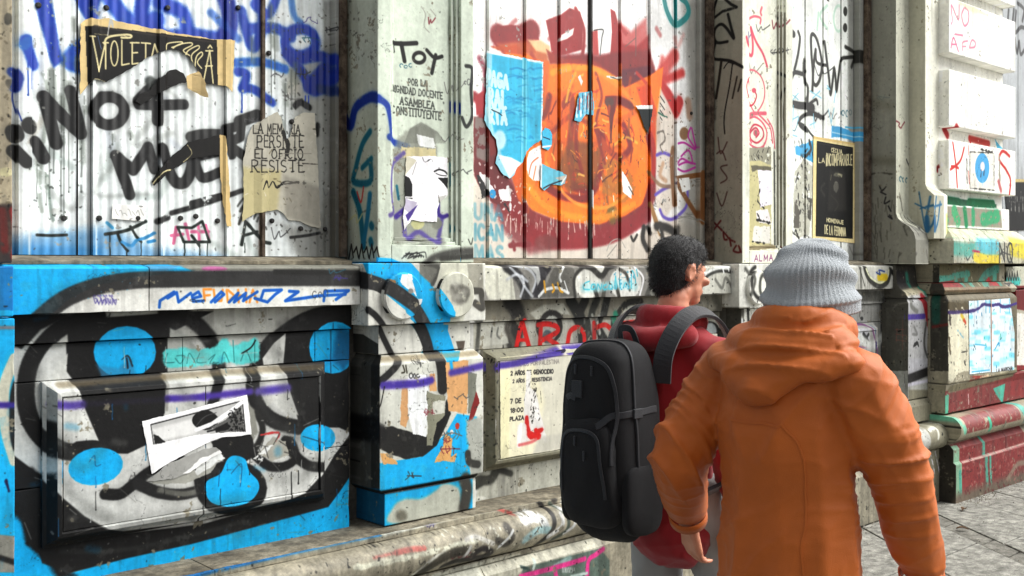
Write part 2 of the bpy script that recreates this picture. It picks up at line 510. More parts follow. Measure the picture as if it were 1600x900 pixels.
class Skin:
    """canvas + material + unwrapping for one run of the facade"""
    def __init__(self, name, s0, s1, z0, z1, p, back=None, base=(205, 205, 198), ppm=430, tags=(), **mk):
        self.s0, self.s1, self.p, self.back = s0, s1, p, back
        cv = self.cv = Canvas(name, z0, z1, ppm, base, tags)
        self.side = cv.add('s', s0, back, p) if back is not None else None
        self.front = cv.add('f', p, s0, s1)
        CANVASES.append(self)
        self.mk = mk
        self.mat, self._nt, self._b = new_mat('painted_' + name)
    def finish(self):
        cv = self.cv
        cv.open()
        for tags, fn in OPS:
            if tags is None:
                if 'poster' in cv.tags: continue
            elif not (tags & cv.tags): continue
            fn(cv)
        self.wear()
        img = cv.image()
        nt, b = self._nt, self._b
        t = N(nt, 'ShaderNodeTexImage'); t.image = img; t.interpolation = 'Cubic'; t.extension = 'EXTEND'
        uv = N(nt, 'ShaderNodeUVMap'); uv.uv_map = 'paint'
        nt.links.new(uv.outputs[0], t.inputs[0])
        k = dict(rough=.65, bump=.22, scale=70, mottling=.14, grime=.2, spec=.22); k.update(self.mk)
        detail(nt, b, t.outputs['Color'], **k)
        cv.A = None
    def wear(self):
        """chips, scratches, hairline cracks, runs of dirt and thin spots in the paint"""
        cv = self.cv; A = cv.A
        v = ((np.arange(cv.Hh) + .5) / cv.ppm).astype(np.float32)
        base = np.array(cv.base, np.float32) / 255
        paper_ = 'poster' in cv.tags; metal = 'hoard' in cv.tags
        amt = .3 if paper_ else (.35 if metal else .75)
        T_ = cv.tags
        if T_ & {'pil', 'rblocks', 'rjamb', 'rstrip'}: amt = .35
        if T_ & {'ledge1', 'wall1', 'panel1', 'ped1', 'lpier'}: amt = .5
        cth = .655 + (.0 if T_ & {'rtorus', 'rplinth', 'rlowb', 'rnext', 'torus', 'plinth', 'wall2', 'ped2'} else (.05 if metal else .03)) + (.03 if 'rblocks' in T_ else 0)
        for k, p in enumerate(cv.parts):
            u = ((np.arange(p.c1 - p.c0) + .5) / cv.ppm + k * 3.3 + (p.u0 if p.kind == 'f' else 0)).astype(np.float32)
            U, V = np.meshgrid(u, v)
            R = A[:, p.c0:p.c1]
            sd_ = sum(map(ord, cv.name)) % 37
            lo = fbm(U, V, 4., sd_, 4); mid = fbm(U, V, 17., sd_ + 8, 4); hi = fbm(U, V, 70., sd_ + 14, 3); vt = fbm(U, V * .12, 34., sd_ + 20, 3)
            # paint laid thick and thin
            R *= (1 + amt * (.13 * (mid - .5) + .16 * (hi - .5)))[..., None]
            lum = R.mean(2, keepdims=True)
            thin_ = (np.clip((fbm(U * 1.3, V, 30., sd_ + 27, 4) - .60) / .12, 0, 1) * np.clip((lo - .38) / .25, 0, 1) * .34 * amt)[..., None]
            R += (base * .86 - R) * thin_
            # chips down to bare stone or primer
            ch = np.clip((mid * .62 + hi * .38 - cth) / .02, 0, 1) * np.clip((lo - .40) / .1, 0, 1) * (0 if paper_ else .9)
            bare = np.array((.52, .50, .44) if not metal else (.60, .60, .58), np.float32)
            R += (bare * (.75 + .5 * hi[..., None]) - R) * ch[..., None]
            # dark pits
            pt = np.clip((fbm(U, V, 55., sd_ + 31, 2) - (.83 if amt > .6 else .875)) / .03, 0, 1) * .7 * min(1, amt * 1.6)
            R *= (1 - pt)[..., None]
            # cracks
            if not metal:
                cr = np.abs(fbm(U, V, 5.5, sd_ + 36, 5) - .5)
                ck = np.clip(1 - cr / .0035, 0, 1) * np.clip((fbm(U, V, 3., sd_ + 33, 2) - .55) / .1, 0, 1) * .6 * (.5 if paper_ else 1)
                R *= (1 - ck)[..., None]
            # dirty runs
            dr = np.clip((vt - .60) / .1, 0, 1) * np.clip((lo - .42) / .2, 0, 1) * .30 * amt
            R += (np.array((.30, .29, .27), np.float32) - R) * dr[..., None]
            du = np.clip((lo - .56) / .2, 0, 1) * .16 * amt
            R += (np.array((.46, .45, .42), np.float32) - R) * du[..., None]
    def unwrap(self, me):
        uvl = me.uv_layers.new(name='paint')
        cv = self.cv
        fc = self.front.c0 / cv.ppm; Wm = cv.W / cv.ppm; Hm = cv.Hh / cv.ppm
        for poly in me.polygons:
            n = poly.normal
            for li in poly.loop_indices:
                co = me.vertices[me.loops[li].vertex_index].co
                if self.side is not None and n.x < -.7: u = self.back - co.y
                elif self.side is not None and n.x > .7: u = fc + (self.s1 - self.s0) - min(.3, max(0, co.y - self.p))
                else: u = fc + co.x - self.s0
                uvl.data[li].uv = (u / Wm, (co.z - cv.z0) / Hm)

# ------------------------------------------------------------------ masonry solids
def mesh_from(verts, faces, name='m'):
    me = bpy.data.meshes.new(name)
    me.from_pydata(verts, [], faces)
    me.validate()
    me.update()
    return me

def stack_mesh(s0, s1, p, back, rings):
    """rectangular footprint s0..s1, front at p, rings [(z, outset)] from bottom to top"""
    v = []; f = []
    for z, o in rings:
        v += [(s0 - o, back, z), (s0 - o, p - o, z), (s1 + o, p - o, z), (s1 + o, back, z)]
    for i in range(len(rings) - 1):
        a = 4 * i; b = a + 4
        f += [(a, a + 1, b + 1, b)[::-1], (a + 1, a + 2, b + 2, b + 1)[::-1], (a + 2, a + 3, b + 3, b + 2)[::-1], (a + 3, a, b, b + 3)[::-1]]
    f = [q[::-1] for q in f]
    f.append((3, 2, 1, 0)); k = 4 * (len(rings) - 1); f.append((k, k + 1, k + 2, k + 3))
    me = mesh_from(v, f)
    fix(me)
    return me

def fix(me):
    bm = bmesh.new(); bm.from_mesh(me)
    bmesh.ops.recalc_face_normals(bm, faces=bm.faces)
    bm.to_mesh(me); bm.free(); me.update()

def sweep_mesh(s0, s1, prof):
    """closed section [(p, z)] drawn out along the wall"""
    n = len(prof)
    v = [(s0, p, z) for p, z in prof] + [(s1, p, z) for p, z in prof]
    f = [(i, (i + 1) % n, n + (i + 1) % n, n + i) for i in range(n)]
    f += [tuple(range(n)), tuple(range(2 * n - 1, n - 1, -1))]
    me = mesh_from(v, f)
    fix(me)
    return me

def roughen(me, step=.05, amp=.0011, chip=.011):
    if min(v.co.x for v in me.vertices) > 6.6 and min(v.co.z for v in me.vertices) > 2.0: chip = .003; amp = .0004
    """work-worn stone: slightly uneven faces, nicked arrises"""
    bm = bmesh.new(); bm.from_mesh(me)
    xs = [v.co.x for v in bm.verts]; zs = [v.co.z for v in bm.verts]; ys = [v.co.y for v in bm.verts]
    x0, x1, z0, z1 = min(xs), max(xs), min(zs), max(zs); front = min(ys)
    if x0 > 6.6: step *= 1.8
    def cut(co, no): bmesh.ops.bisect_plane(bm, geom=bm.verts[:] + bm.edges[:] + bm.faces[:], plane_co=co, plane_no=no)
    for c in np.arange(x0 + step, x1 - step * .4, step): cut((c, 0, 0), (1, 0, 0))
    if z1 - z0 < 1.7:
        for c in np.arange(z0 + step, z1 - step * .4, step): cut((0, 0, c), (0, 0, 1))
    else:
        for c in np.arange(z0 + step * 2, min(z1, 3.9), step * 2): cut((0, 0, c), (0, 0, 1))
    bm.normal_update()
    mv = []
    for v in bm.verts:
        if v.co.y > front + .22: continue
        sharp = any(len(e.link_faces) == 2 and e.calc_face_angle(0) > .6 for e in v.link_edges)
        c = v.co
        n = mnoise.noise(Vector((c.x * 9, c.y * 9, c.z * 9)))
        d = amp * n
        if sharp:
            k = mnoise.noise(Vector((c.x * 23 + 9, c.y * 23, c.z * 23)))
            d -= chip * max(0, k - .22)
        mv.append((v, v.normal.copy() * d))
    for v, d in mv: v.co += d
    bm.to_mesh(me); bm.free(); me.update()

def block(name, parent, skin, s0, s1, p, back, rings, bev=.004, mat=None):
    if isinstance(rings, tuple): rings = [(rings[0], 0), (rings[1], 0)]
    me = stack_mesh(s0, s1, p, back, rings)
    if skin: roughen(me); skin.unwrap(me)
    o = link(name, me, skin.mat if skin else mat, parent)
    if bev: bevel(o, bev)
    return o

def sweep(name, parent, skin, s0, s1, prof, bev=0, mat=None, smooth=False):
    me = sweep_mesh(s0, s1, prof)
    if skin or mat is M_ledge: roughen(me, amp=.0016)
    if skin: skin.unwrap(me)
    o = link(name, me, skin.mat if skin else mat, parent)
    if smooth:
        for p_ in me.polygons: p_.use_smooth = abs(p_.normal.x) < .5
        try: me.set_sharp_from_angle(angle=math.radians(40))
        except Exception: pass
    if bev: bevel(o, bev)
    return o

def arc_pz(cp, cz, r, a0, a1, n=10):
    return [(cp - r * math.cos(math.radians(a0 + (a1 - a0) * i / n)), cz + r * math.sin(math.radians(a0 + (a1 - a0) * i / n))) for i in range(n + 1)]
# ------------------------------------------------------------------ plain materials
M_ledge = plain_mat('weathered_stone', (150, 142, 122), (104, 96, 80), rough=.9, bump=.6, mottling=.4, grime=.5)
M_backing = plain_mat('rough_masonry', (120, 116, 106), (84, 80, 72), rough=.95, bump=.6)
M_rust = plain_mat('rusty_steel', (120, 104, 88), (62, 48, 38), rough=.8, bump=.5, sc2=18)
M_gap = plain_mat('dark_gap', (40, 38, 36), (24, 22, 20), rough=.95)
M_bolt = plain_mat('bolt_steel', (60, 58, 56), (36, 34, 32), rough=.5)
M_slab = plain_mat('pavement_stone', (182, 180, 170), (140, 138, 129), rough=.88, bump=1.0, mottling=.6, grime=.5, sc2=14, scale=150)
M_slab2 = plain_mat('pavement_stone_dark', (150, 147, 137), (104, 101, 92), rough=.85, bump=.8, mottling=.5, grime=.4, sc2=14, scale=90)
M_ground = plain_mat('pavement_bed', (70, 67, 60), (44, 42, 38), rough=.95, bump=.5)
M_tape = plain_mat('kraft_paper', (222, 190, 140), (200, 165, 112), rough=.7, bump=.15, mottling=.1, grime=.15)

ZT = 4.6      # top of what is built

building = empty('building_facade', (0, 0, 0),
    'graffiti-covered stone facade with pilasters, rusticated pier and painted plinth behind the two walkers', 'building')

# ---- masonry core behind everything
core = bpy.data.objects.new
def core_box(s0, s1, p0, p1, z0, z1):
    v = []
    me = stack_mesh(s0, s1, p0, p1, [(z0, 0), (z1, 0)])
    return link('wall_core', me, M_backing, building)
core_box(-1.0, 12.0, .42, .8, 0, ZT + .3)

# ================================================================== BAY GEOMETRY
P1, P2 = 2.474, 4.965                   # left edges of the two pilasters
PW = .508

S_ = {}
def skin(key, *a, **k):
    S_[key] = Skin(key, *a, **k); return S_[key]

# ---- left pier (only its right-hand edge stands in view)
sk = skin('left_jamb', .55, 1.083, 1.60, 3.4, 0, None, base=(186, 176, 152), tags=['ljamb'])
block('jamb', building, sk, .55, 1.083, 0, .3, (1.616, ZT))
sk = skin('left_pier_base', .5, 1.062, .3, 1.62, -.08, None, base=(6, 140, 205), tags=['lpier'])
block('pier_block', building, sk, .5, 1.062, -.08, .3, (1.452, 1.606))
block('pier_block', building, sk, .5, 1.066, -.078, .3, (.46, 1.446))
block('pier_block', building, sk, .5, 1.060, -.10, .3, (0, .455))

# ---- pilasters with a sunk panel
def pilaster(i, s0):
    e = empty('pilaster', (0, 0, 0)); e.parent = building
    base = (212, 220, 206) if i == 1 else (240, 241, 226)
    sk = skin('pilaster%d' % i, s0, s0 + PW, 1.60, 4.0, 0, .27, base=base, ppm=430 if i == 1 else 320, tags=['pil', 'pil%d' % i], mottling=.08, grime=.12)
    a, b, zb = s0 + .070, s0 + PW - .072, 1.695
    block('stile', e, sk, s0, a, 0, .3, (1.622, ZT))
    block('stile', e, sk, b, s0 + PW, 0, .3, (1.622, ZT))
    block('rail', e, sk, a, b, 0.0005, .3, (1.622, zb))
    # stepped moulding round the sunk panel
    for (a0, b0, z0, p) in ((a, b, zb, .014), (a + .016, b - .016, zb + .016, .028)):
        block('moulding', e, sk, a0, a0 + .016, p, .3, (z0, ZT), bev=.003)
        block('moulding', e, sk, b0 - .016, b0, p, .3, (z0, ZT), bev=.003)
        block('moulding', e, sk, a0 + .016, b0 - .016, p, .3, (z0, z0 + .016), bev=.003)
    block('panel', e, sk, a + .032, b - .032, .040, .3, (zb + .032, ZT), bev=0)
pilaster(1, P1); pilaster(2, P2)

# ---- pilaster pedestals: frieze with roundels, neck, die, base
def pedestal(i, s0):
    e = empty('pedestal', (0, 0, 0)); e.parent = building
    d = s0 - P1
    sk = skin('pedestal%d' % i, s0 - .062, s0 + .562, .50, 1.63, -.012, .13, base=(226, 226, 218), ppm=450 if i == 1 else 300, tags=['ped', 'ped%d' % i], mottling=.1)
    block('frieze_block', e, sk, s0 - .06, s0 + .56, -.02, .3, (1.368, 1.618))
    for cx, cz in ((S_at(628, -.03) + d, 1.484), (S_at(711, -.03) + d, 1.484)):
        n = 40; r = .097
        v = []; f = []
        for (dp, rr) in ((-.015, r), (-.041, r), (-.046, r - .006), (-.046, r * .5)):
            v += [(cx + rr * math.cos(6.28318 * j / n), dp, cz + rr * math.sin(6.28318 * j / n)) for j in range(n)]
        for q in range(3):
            f += [(q * n + j, q * n + (j + 1) % n, (q + 1) * n + (j + 1) % n, (q + 1) * n + j) for j in range(n)]
        f.append(tuple(3 * n + j for j in range(n)))
        me = mesh_from(v, f); fix(me); sk.unwrap(me)
        link('roundel', me, sk.mat, e)
    block('neck', e, sk, s0 + .018, s0 + .49, .02, .3, (1.246, 1.364))
    block('neck', e, sk, s0 + .5, s0 + .53, .05, .3, (1.246, 1.364))
    block('die', e, sk, s0 + .003, s0 + .556, -.01, .3, [(.682, -.022), (.702, 0), (1.205, 0), (1.243, -.03)])
    block('base_block', e, sk, s0 + .034, s0 + .52, 0, .3, (.552, .686))
pedestal(1, P1); pedestal(2, P2)

# ---- dado bays: ledge, upper band, wall, raised panel
def bay(i, s0, s1, ps0, ps1, joints, pj, tags=(), ppm=450):
    e = empty('dado', (0, 0, 0)); e.parent = building
    base = (212, 212, 208)
    sk = skin('ledge%d' % i, s0, s1, 1.44, 1.64, .03, None, base=base, ppm=ppm, tags=['ledge', 'ledge%d' % i])
    xs = [s0] + joints + [s1]
    for a, b in zip(xs[:-1], xs[1:]):
        prof = [(.3, 1.452), (.03, 1.452), (.03, 1.598), (.036, 1.604), (.2, 1.628), (.3, 1.628)]
        sweep('ledge_stone', e, sk, a + .0015, b - .0015, prof, bev=.003)
    sweep('sill', e, None, s0 + .001, s1 - .001, [(.3, 1.6285), (.085, 1.6115), (.085, 1.6265), (.19, 1.642), (.3, 1.642)], mat=M_ledge, bev=.002)
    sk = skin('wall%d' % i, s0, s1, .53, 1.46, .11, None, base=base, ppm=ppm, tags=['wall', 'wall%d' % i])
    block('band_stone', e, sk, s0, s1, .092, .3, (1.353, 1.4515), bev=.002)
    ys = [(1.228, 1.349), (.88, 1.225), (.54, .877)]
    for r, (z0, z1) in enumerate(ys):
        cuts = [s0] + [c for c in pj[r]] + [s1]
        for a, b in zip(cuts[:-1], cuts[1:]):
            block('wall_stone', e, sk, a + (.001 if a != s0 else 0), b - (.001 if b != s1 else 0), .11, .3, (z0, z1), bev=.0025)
    if ps0 is not None:
        sk = skin('panel%d' % i, ps0, ps1, .66, 1.25, .05, .12, base=base, ppm=ppm, tags=['panel', 'panel%d' % i])
        mid = S_at(322, .05) if i == 1 else (ps0 + ps1) / 2 + .2
        z0, z1 = .70, 1.222
        # one mitred bevelled rim, and a field in two stones set a few millimetres back inside it
        def ringv(ds, y): return [(ps0 + ds, y, z0 - .02 + ds), (ps1 - ds, y, z0 - .02 + ds), (ps1 - ds, y, z1 + .004 - ds), (ps0 + ds, y, z1 + .004 - ds)]
        v = ringv(0, .12) + ringv(0, .094) + ringv(.012, .088) + ringv(.034, .05) + ringv(.048, .047) + ringv(.052, .056) + ringv(.052, .12)
        f = []
        for q in range(6):
            f += [(q * 4 + j, q * 4 + (j + 1) % 4, (q + 1) * 4 + (j + 1) % 4, (q + 1) * 4 + j) for j in range(4)]
        me = mesh_from(v, f); fix(me); sk.unwrap(me)
        bevel(link('panel_rim', me, sk.mat, e), .0015)
        for a, b in ((ps0 + .0535, mid - .0012), (mid + .0012, ps1 - .0535)):
            block('panel_field', e, sk, a, b, .053, .12, (z0 - .02 + .0535, z1 + .004 - .0535), bev=.0015)
    return e
bay(1, 1.03, P1 - .062, 1.204, 2.286, [S_at(233, .03)], [[S_at(285, .11), S_at(492, .11)], [], []])
bay(2, P1 + .56, P2 - .062, 3.118, 4.86, [S_at(968, .03)], [[3.9], [], []], ppm=420)
bay(3, P2 + .56, 6.76, 5.62, 6.60, [], [[], [], []], ppm=260)
# wall carried behind the pedestals
for s in (P1, P2):
    block('wall_core', building, None, s - .06, s + .56, .2, .41, (.0, 1.6), mat=M_backing, bev=0)

# ---- ledge course, torus and plinth of the base
def base_run(s0, s1, off, joints, key, tags, ppm=300, base=(176, 170, 152)):
    e = empty('wall_base', (0, 0, 0)); e.parent = building
    sk = skin(key + '_torus', s0, s1, .30, .58, -.10 - off, None, base=base, ppm=ppm, tags=['torus'] + tags, rough=.55, grime=.45, mottling=.35)
    sp = skin(key + '_plinth', s0, s1, 0, .34, -.14 - off, None, base=base, ppm=ppm, tags=['plinth'] + tags, grime=.45, mottling=.3)
    xs = [s0] + joints + [s1]
    for a, b in zip(xs[:-1], xs[1:]):
        a += .001; b -= .001
        sweep('course_stone', e, None, a, b, [(.3, .549), (-.066 - off, .5455), (-.066 - off, .528), (.3, .528)], mat=M_ledge, bev=.003)
        sweep('fillet_stone', e, sk, a, b, [(.3, .527), (-.066 - off, .527), (-.066 - off, .5445), (-.084 - off, .5445), (-.084 - off, .522), (.3, .522)], bev=.0015)
        sweep('torus_stone', e, sk, a, b, [(.3, .5205)] + arc_pz(-.085 - off, .4405, .080, 90, -80, 16) + [(.3, .361)], smooth=True)
        sweep('fillet_stone', e, sk, a, b, [(.3, .359), (-.112 - off, .359), (-.112 - off, .336), (.3, .336)], bev=.003)
        sweep('plinth_stone', e, sp, a, b, [(.3, .334), (-.118 - off, .334), (-.15 - off, .300), (-.15 - off, 0), (.3, 0)], bev=.004)
base_run(.9, 6.72, 0, [S_at(335, -.08), S_at(741, -.08), 4.7], 'base', ['mbase'])

# ================================================================== RIGHT PIER
pr = empty('pier', (0, 0, 0)); pr.parent = building
cb = (212, 208, 188)
# flared jamb
sk = skin('right_jamb', 6.722, 6.9, 1.60, 4.2, -.02, .25, base=(226, 226, 210), ppm=260, tags=['rjamb'], mottling=.08, grime=.12)
fl = [(0, ZT)] + [(0, 1.96)] + [(-.012, 1.93), (-.04, 1.90), (-.09, 1.872), (-.125, 1.83), (-.139, 1.78)] + [(-.139, 1.619)]
sweep('jamb_stone', pr, sk, 6.722, 6.9, [(.3, 1.619), (.3, ZT)] + fl)
sk = skin('pier_strip', 6.9, 7.10, 1.60, 4.2, -.12, .02, base=(246, 245, 232), ppm=260, tags=['rstrip'], mottling=.05, grime=.08)
sweep('pier_stone', pr, sk, 6.9005, 7.099, [(.3, 1.79), (.3, ZT), (-.116, ZT), (-.116, 2.165), (-.13, 2.13), (-.178, 2.085), (-.178, 1.79)], bev=.003)
block('pier_stone', pr, sk, 6.9005, 7.04, -.05, .3, (1.62, 1.788))
sk = skin('pier_blocks', 7.095, 8.2, 1.60, 4.2, -.19, -.05, base=(248, 247, 240), ppm=260, tags=['rblocks'], mottling=.04, grime=.05)
for z0, z1 in ((3.56, 3.96), (4.06, 4.5), (3.068, 3.45), (2.567, 2.956)):
    block('rusticated_block', pr, sk, 7.097, 8.197, -.19, .3, [(z0, 0), (z1, 0)], bev=.007)
block('rusticated_block', pr, sk, 7.093, 8.197, -.19, .3, [(2.134, 0), (2.472, 0)], bev=.007)
for z0, z1 in ((2.473, 2.566), (2.957, 3.067), (3.451, 3.559), (3.961, 4.059)):
    block('joint_band', pr, sk, 7.10, 8.18, -.10, .3, (z0, z1), bev=0)
block('band_stone', pr, sk, 7.11, 8.12, -.12, .3, (2.035, 2.133))
block('band_stone', pr, sk, 7.10, 8.18, -.15, .3, (1.872, 2.033))
sk = skin('pier_cornice', 6.98, 8.6, 1.60, 1.9, -.24, -.03, base=(214, 212, 194), ppm=260, tags=['rcornice'])
block('cornice_stone', pr, sk, 7.05, 8.35, -.245, .3, [(1.622, 0), (1.775, 0), (1.80, -.012), (1.868, -.085)], bev=.006)

# lower pier, two steps
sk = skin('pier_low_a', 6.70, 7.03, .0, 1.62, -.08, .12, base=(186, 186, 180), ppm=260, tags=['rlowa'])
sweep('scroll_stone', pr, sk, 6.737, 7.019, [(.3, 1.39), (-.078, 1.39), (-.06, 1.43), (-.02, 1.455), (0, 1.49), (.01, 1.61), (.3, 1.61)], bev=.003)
block('pier_die', pr, sk, 6.737, 7.019, -.078, .3, [(.705, 0), (1.36, 0), (1.388, -.02)], bev=.005)
me = stack_mesh(6.7365 - .004, 6.75, -.055, .085, [(.76, 0), (1.33, 0)]); sk.unwrap(me); bevel(link('side_panel', me, sk.mat, pr), .004)
block('pier_foot', pr, sk, 6.725, 7.03, -.10, .3, [(.55, 0), (.66, 0), (.70, -.015)], bev=.005)
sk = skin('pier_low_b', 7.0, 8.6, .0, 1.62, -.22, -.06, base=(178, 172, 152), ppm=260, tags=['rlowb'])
block('frieze_stone', pr, sk, 7.06, 8.12, -.14, .3, (1.49, 1.619))
block('frieze_stone', pr, sk, 7.04, 8.16, -.17, .3, [(1.41, .02), (1.44, .035), (1.488, 0)])
block('pier_die', pr, sk, 7.019, 8.152, -.222, .3, [(.80, 0), (1.375, 0), (1.408, -.03)], bev=.012)
block('foot_stone', pr, sk, 7.019, 9.3, -.20, .3, [(.60, 0), (.745, 0), (.798, .012)], bev=.004)
skt = skin('pier_torus', 6.95, 9.3, .38, .62, -.28, None, base=(172, 166, 146), ppm=240, tags=['rtorus'], rough=.5)
sweep('torus_stone', pr, skt, 7.0, 9.3, [(.3, .598)] + arc_pz(-.235, .50, .085, 80, -85, 14) + [(.3, .415)], smooth=True)
sweep('torus_stone', pr, S_['pier_low_a'], 6.60, 6.999, [(.3, .545)] + arc_pz(-.15, .45, .085, 80, -85, 14) + [(.3, .365)], smooth=True)
skp = skin('pier_plinth', 7.0, 9.3, 0, .42, -.26, -.06, base=(160, 152, 134), ppm=240, tags=['rplinth'])
for a, b in ((7.02, 7.86), (7.863, 8.6), (8.603, 9.3)):
    sweep('plinth_stone', pr, skp, a, b, [(.3, .41), (-.21, .41), (-.255, .36), (-.255, .275), (-.272, .26), (-.272, 0), (.3, 0)], bev=.005)
block('plinth_stone', pr, S_['pier_low_a'], 6.73, 7.018, -.16, .3, (0, .36))
# next bay beyond the pier
sk = skin('pier_return', 8.16, 9.3, .0, 1.9, -.17, None, base=(190, 186, 170), ppm=200, tags=['rnext'])
block('pier_die', pr, sk, 8.30, 9.6, -.15, .3, (.80, 1.42))
block('frieze_stone', pr, sk, 8.2, 9.6, -.12, .3, (1.43, 1.6))
block('cornice_stone', pr, sk, 8.44, 9.6, -.10, .3, (1.622, 1.80))

# ================================================================== HOARDINGS
def hoarding(key, label, s0, s1, seams, amp, pitch, gaps, base, post=None, ppm=450, gapw=.012):
    e = empty('metal_hoarding', (s0, .24, 1.64), label, 'hoarding')
    sk = skin(key, s0, s1, 1.63, 3.9, .24, None, base=base, ppm=ppm, tags=['hoard', key], rough=.42, bump=.06, mottling=.05, grime=.14, spec=.45)
    xs = [s0] + seams + [s1]
    for a, b in zip(xs[:-1], xs[1:]):
        a += gapw / 2; b -= gapw / 2
        if b - a < .03: continue
        n = max(4, int((b - a) / pitch) * 6) if amp else 5
        m = 22
        v = []; f = []
        for k, off in enumerate((0, .012)):
            for j in range(m + 1):
                z = 1.645 + (3.9 - 1.645) * j / m if j < m else ZT
                for i in range(n + 1):
                    s = a + (b - a) * i / n
                    q = .24 + (amp * (1 - math.cos(2 * math.pi * (s - a) / pitch)) if amp and 0 < i < n else 0)
                    q += .0035 * mnoise.noise(Vector((s * 5 + sum(map(ord, key)), z * 3.2, 1.7))) * (0 if i in (0, n) else 1)
                    v.append((s, q + off, z))
        w_ = n + 1; h_ = (m + 1) * w_
        for j in range(m):
            for i in range(n):
                q0 = j * w_ + i
                f.append((q0, q0 + 1, q0 + w_ + 1, q0 + w_)); f.append((h_ + q0, h_ + q0 + w_, h_ + q0 + w_ + 1, h_ + q0 + 1))
            for i in (0, n): q0 = j * w_ + i; f.append((q0, q0 + w_, h_ + q0 + w_, h_ + q0))
        for i in range(n): f.append((i, h_ + i, h_ + i + 1, i + 1))
        me = mesh_from(v, f); fix(me); sk.unwrap(me)
        o = link('metal_sheet', me, sk.mat, e, smooth=False)
        for p_ in me.polygons: p_.use_smooth = True
        me.set_sharp_from_angle(angle=math.radians(50))
    return e, sk

def rib(e, sk, s, w, p, mat=None, name='seam_rib'):
    prof = [(s - w / 2, .25), (s - w / 2 + .003, p), (s + w / 2 - .003, p), (s + w / 2, .25)]
    v = [(a, b, 1.644) for a, b in prof] + [(a, b, ZT) for a, b in prof]
    f = [(0, 1, 5, 4), (1, 2, 6, 5), (2, 3, 7, 6), (3, 0, 4, 7), (0, 3, 2, 1), (4, 5, 6, 7)]
    me = mesh_from(v, f); fix(me)
    if sk and mat is None: sk.unwrap(me)
    return bevel(link(name, me, mat or sk.mat, e), .0015)

seams1 = [S_at(x, .24) for x in (143, 249, 352, 410)]
h1, sk1 = hoarding('hoard1', 'corrugated pale metal hoarding in the left opening with blue scrawls and big black letters',
    1.085, 2.44, seams1, .0022, .034, [], (238, 243, 242), ppm=460)
for s in seams1[:3]:
    rib(h1, sk1, s + .006, .016, .230)
rib(h1, None, seams1[3], .020, .228, M_rust)
rib(h1, None, S_at(121, .24), .008, .236, M_gap)
rib(h1, sk1, S_at(26, .24) + .02, .05, .215, name='edge_trim')
rib(h1, sk1, S_at(521, .24), .03, .205, name='edge_trim')
rib(h1, None, S_at(531, .22), .035, .19, M_rust, name='post')
# bolts
def bolt(e, x, y, r=.007, p=.238):
    s, z, _ = on_front(x, y, p)
    n = 8
    v = [(s + rr * math.cos(2 * math.pi * j / n), q, z + rr * math.sin(2 * math.pi * j / n)) for q, rr in ((p + .004, r * 1.5), (p - .004, r * 1.4), (p - .008, r * .9)) for j in range(n)]
    f = [(q * n + j, q * n + (j + 1) % n, (q + 1) * n + (j + 1) % n, (q + 1) * n + j) for q in range(2) for j in range(n)] + [tuple(2 * n + j for j in range(n))]
    me = mesh_from(v, f); fix(me)
    return link('bolt', me, M_bolt, e)
for x, y in ((100, 341), (215, 341), (262, 12), (166, 12), (372, 12), (425, 345), (45, 340), (155, 341), (282, 341), (306, 338), (340, 345), (420, 83), (456, 190), (470, 357), (508, 358), (60, 8)):
    bolt(h1, x, y)

gx2 = (760, 818, 872, 921, 967, 1013, 1054)
seams2 = [S_at(x, .24) for x in gx2]
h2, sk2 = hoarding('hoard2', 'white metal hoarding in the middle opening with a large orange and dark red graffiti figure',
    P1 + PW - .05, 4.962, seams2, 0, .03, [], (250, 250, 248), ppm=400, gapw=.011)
for i, s in enumerate(seams2):
    if i == 3:
        rib(h2, None, s, .024, .232, M_gap)
    rib(h2, sk2, s + (.020 if i == 3 else .013), .012, .232)
rib(h2, sk2, S_at(1092, .24), .05, .215, name='edge_trim')
rib(h2, None, S_at(1106, .22), .05, .19, M_rust, name='post')
for x, y in ((1060, 378), (1095, 376), (1080, 177)): bolt(h2, x, y)

seams3 = [S_at(x, .24) for x in (1258, 1286, 1314)]
h3, sk3 = hoarding('hoard3', 'ribbed white metal hoarding in the right opening with black and pale blue scrawls',
    P2 + PW - .05, 6.60, seams3, 0, .03, [], (246, 249, 244), ppm=280, gapw=.018)
rib(h3, sk3, S_at(1338, .24), .06, .20, name='edge_trim')
rib(h3, None, S_at(1344, .24), .06, .17, M_rust, name='post')

h4, sk4 = hoarding('hoard4', 'grey metal hoarding with black scrawls beyond the rusticated pier',
    8.18, 10.5, [9.0, 9.31, 9.62], 0, .03, [], (190, 194, 196), ppm=200, gapw=.012)
core_box(.3, 10.9, .30, .419, 1.5, ZT + .3)
for a, b in ((-.5, .55), (P1 + .05, P1 + PW - .08), (P2 + .05, P2 + PW - .08), (6.75, 8.15)):
    core_box(a, b, .2, .299, 0, ZT)
# lintel above, out of view
block('lintel', building, None, -1, 11, -.1, .8, (ZT, ZT + .5), mat=M_backing, bev=0)
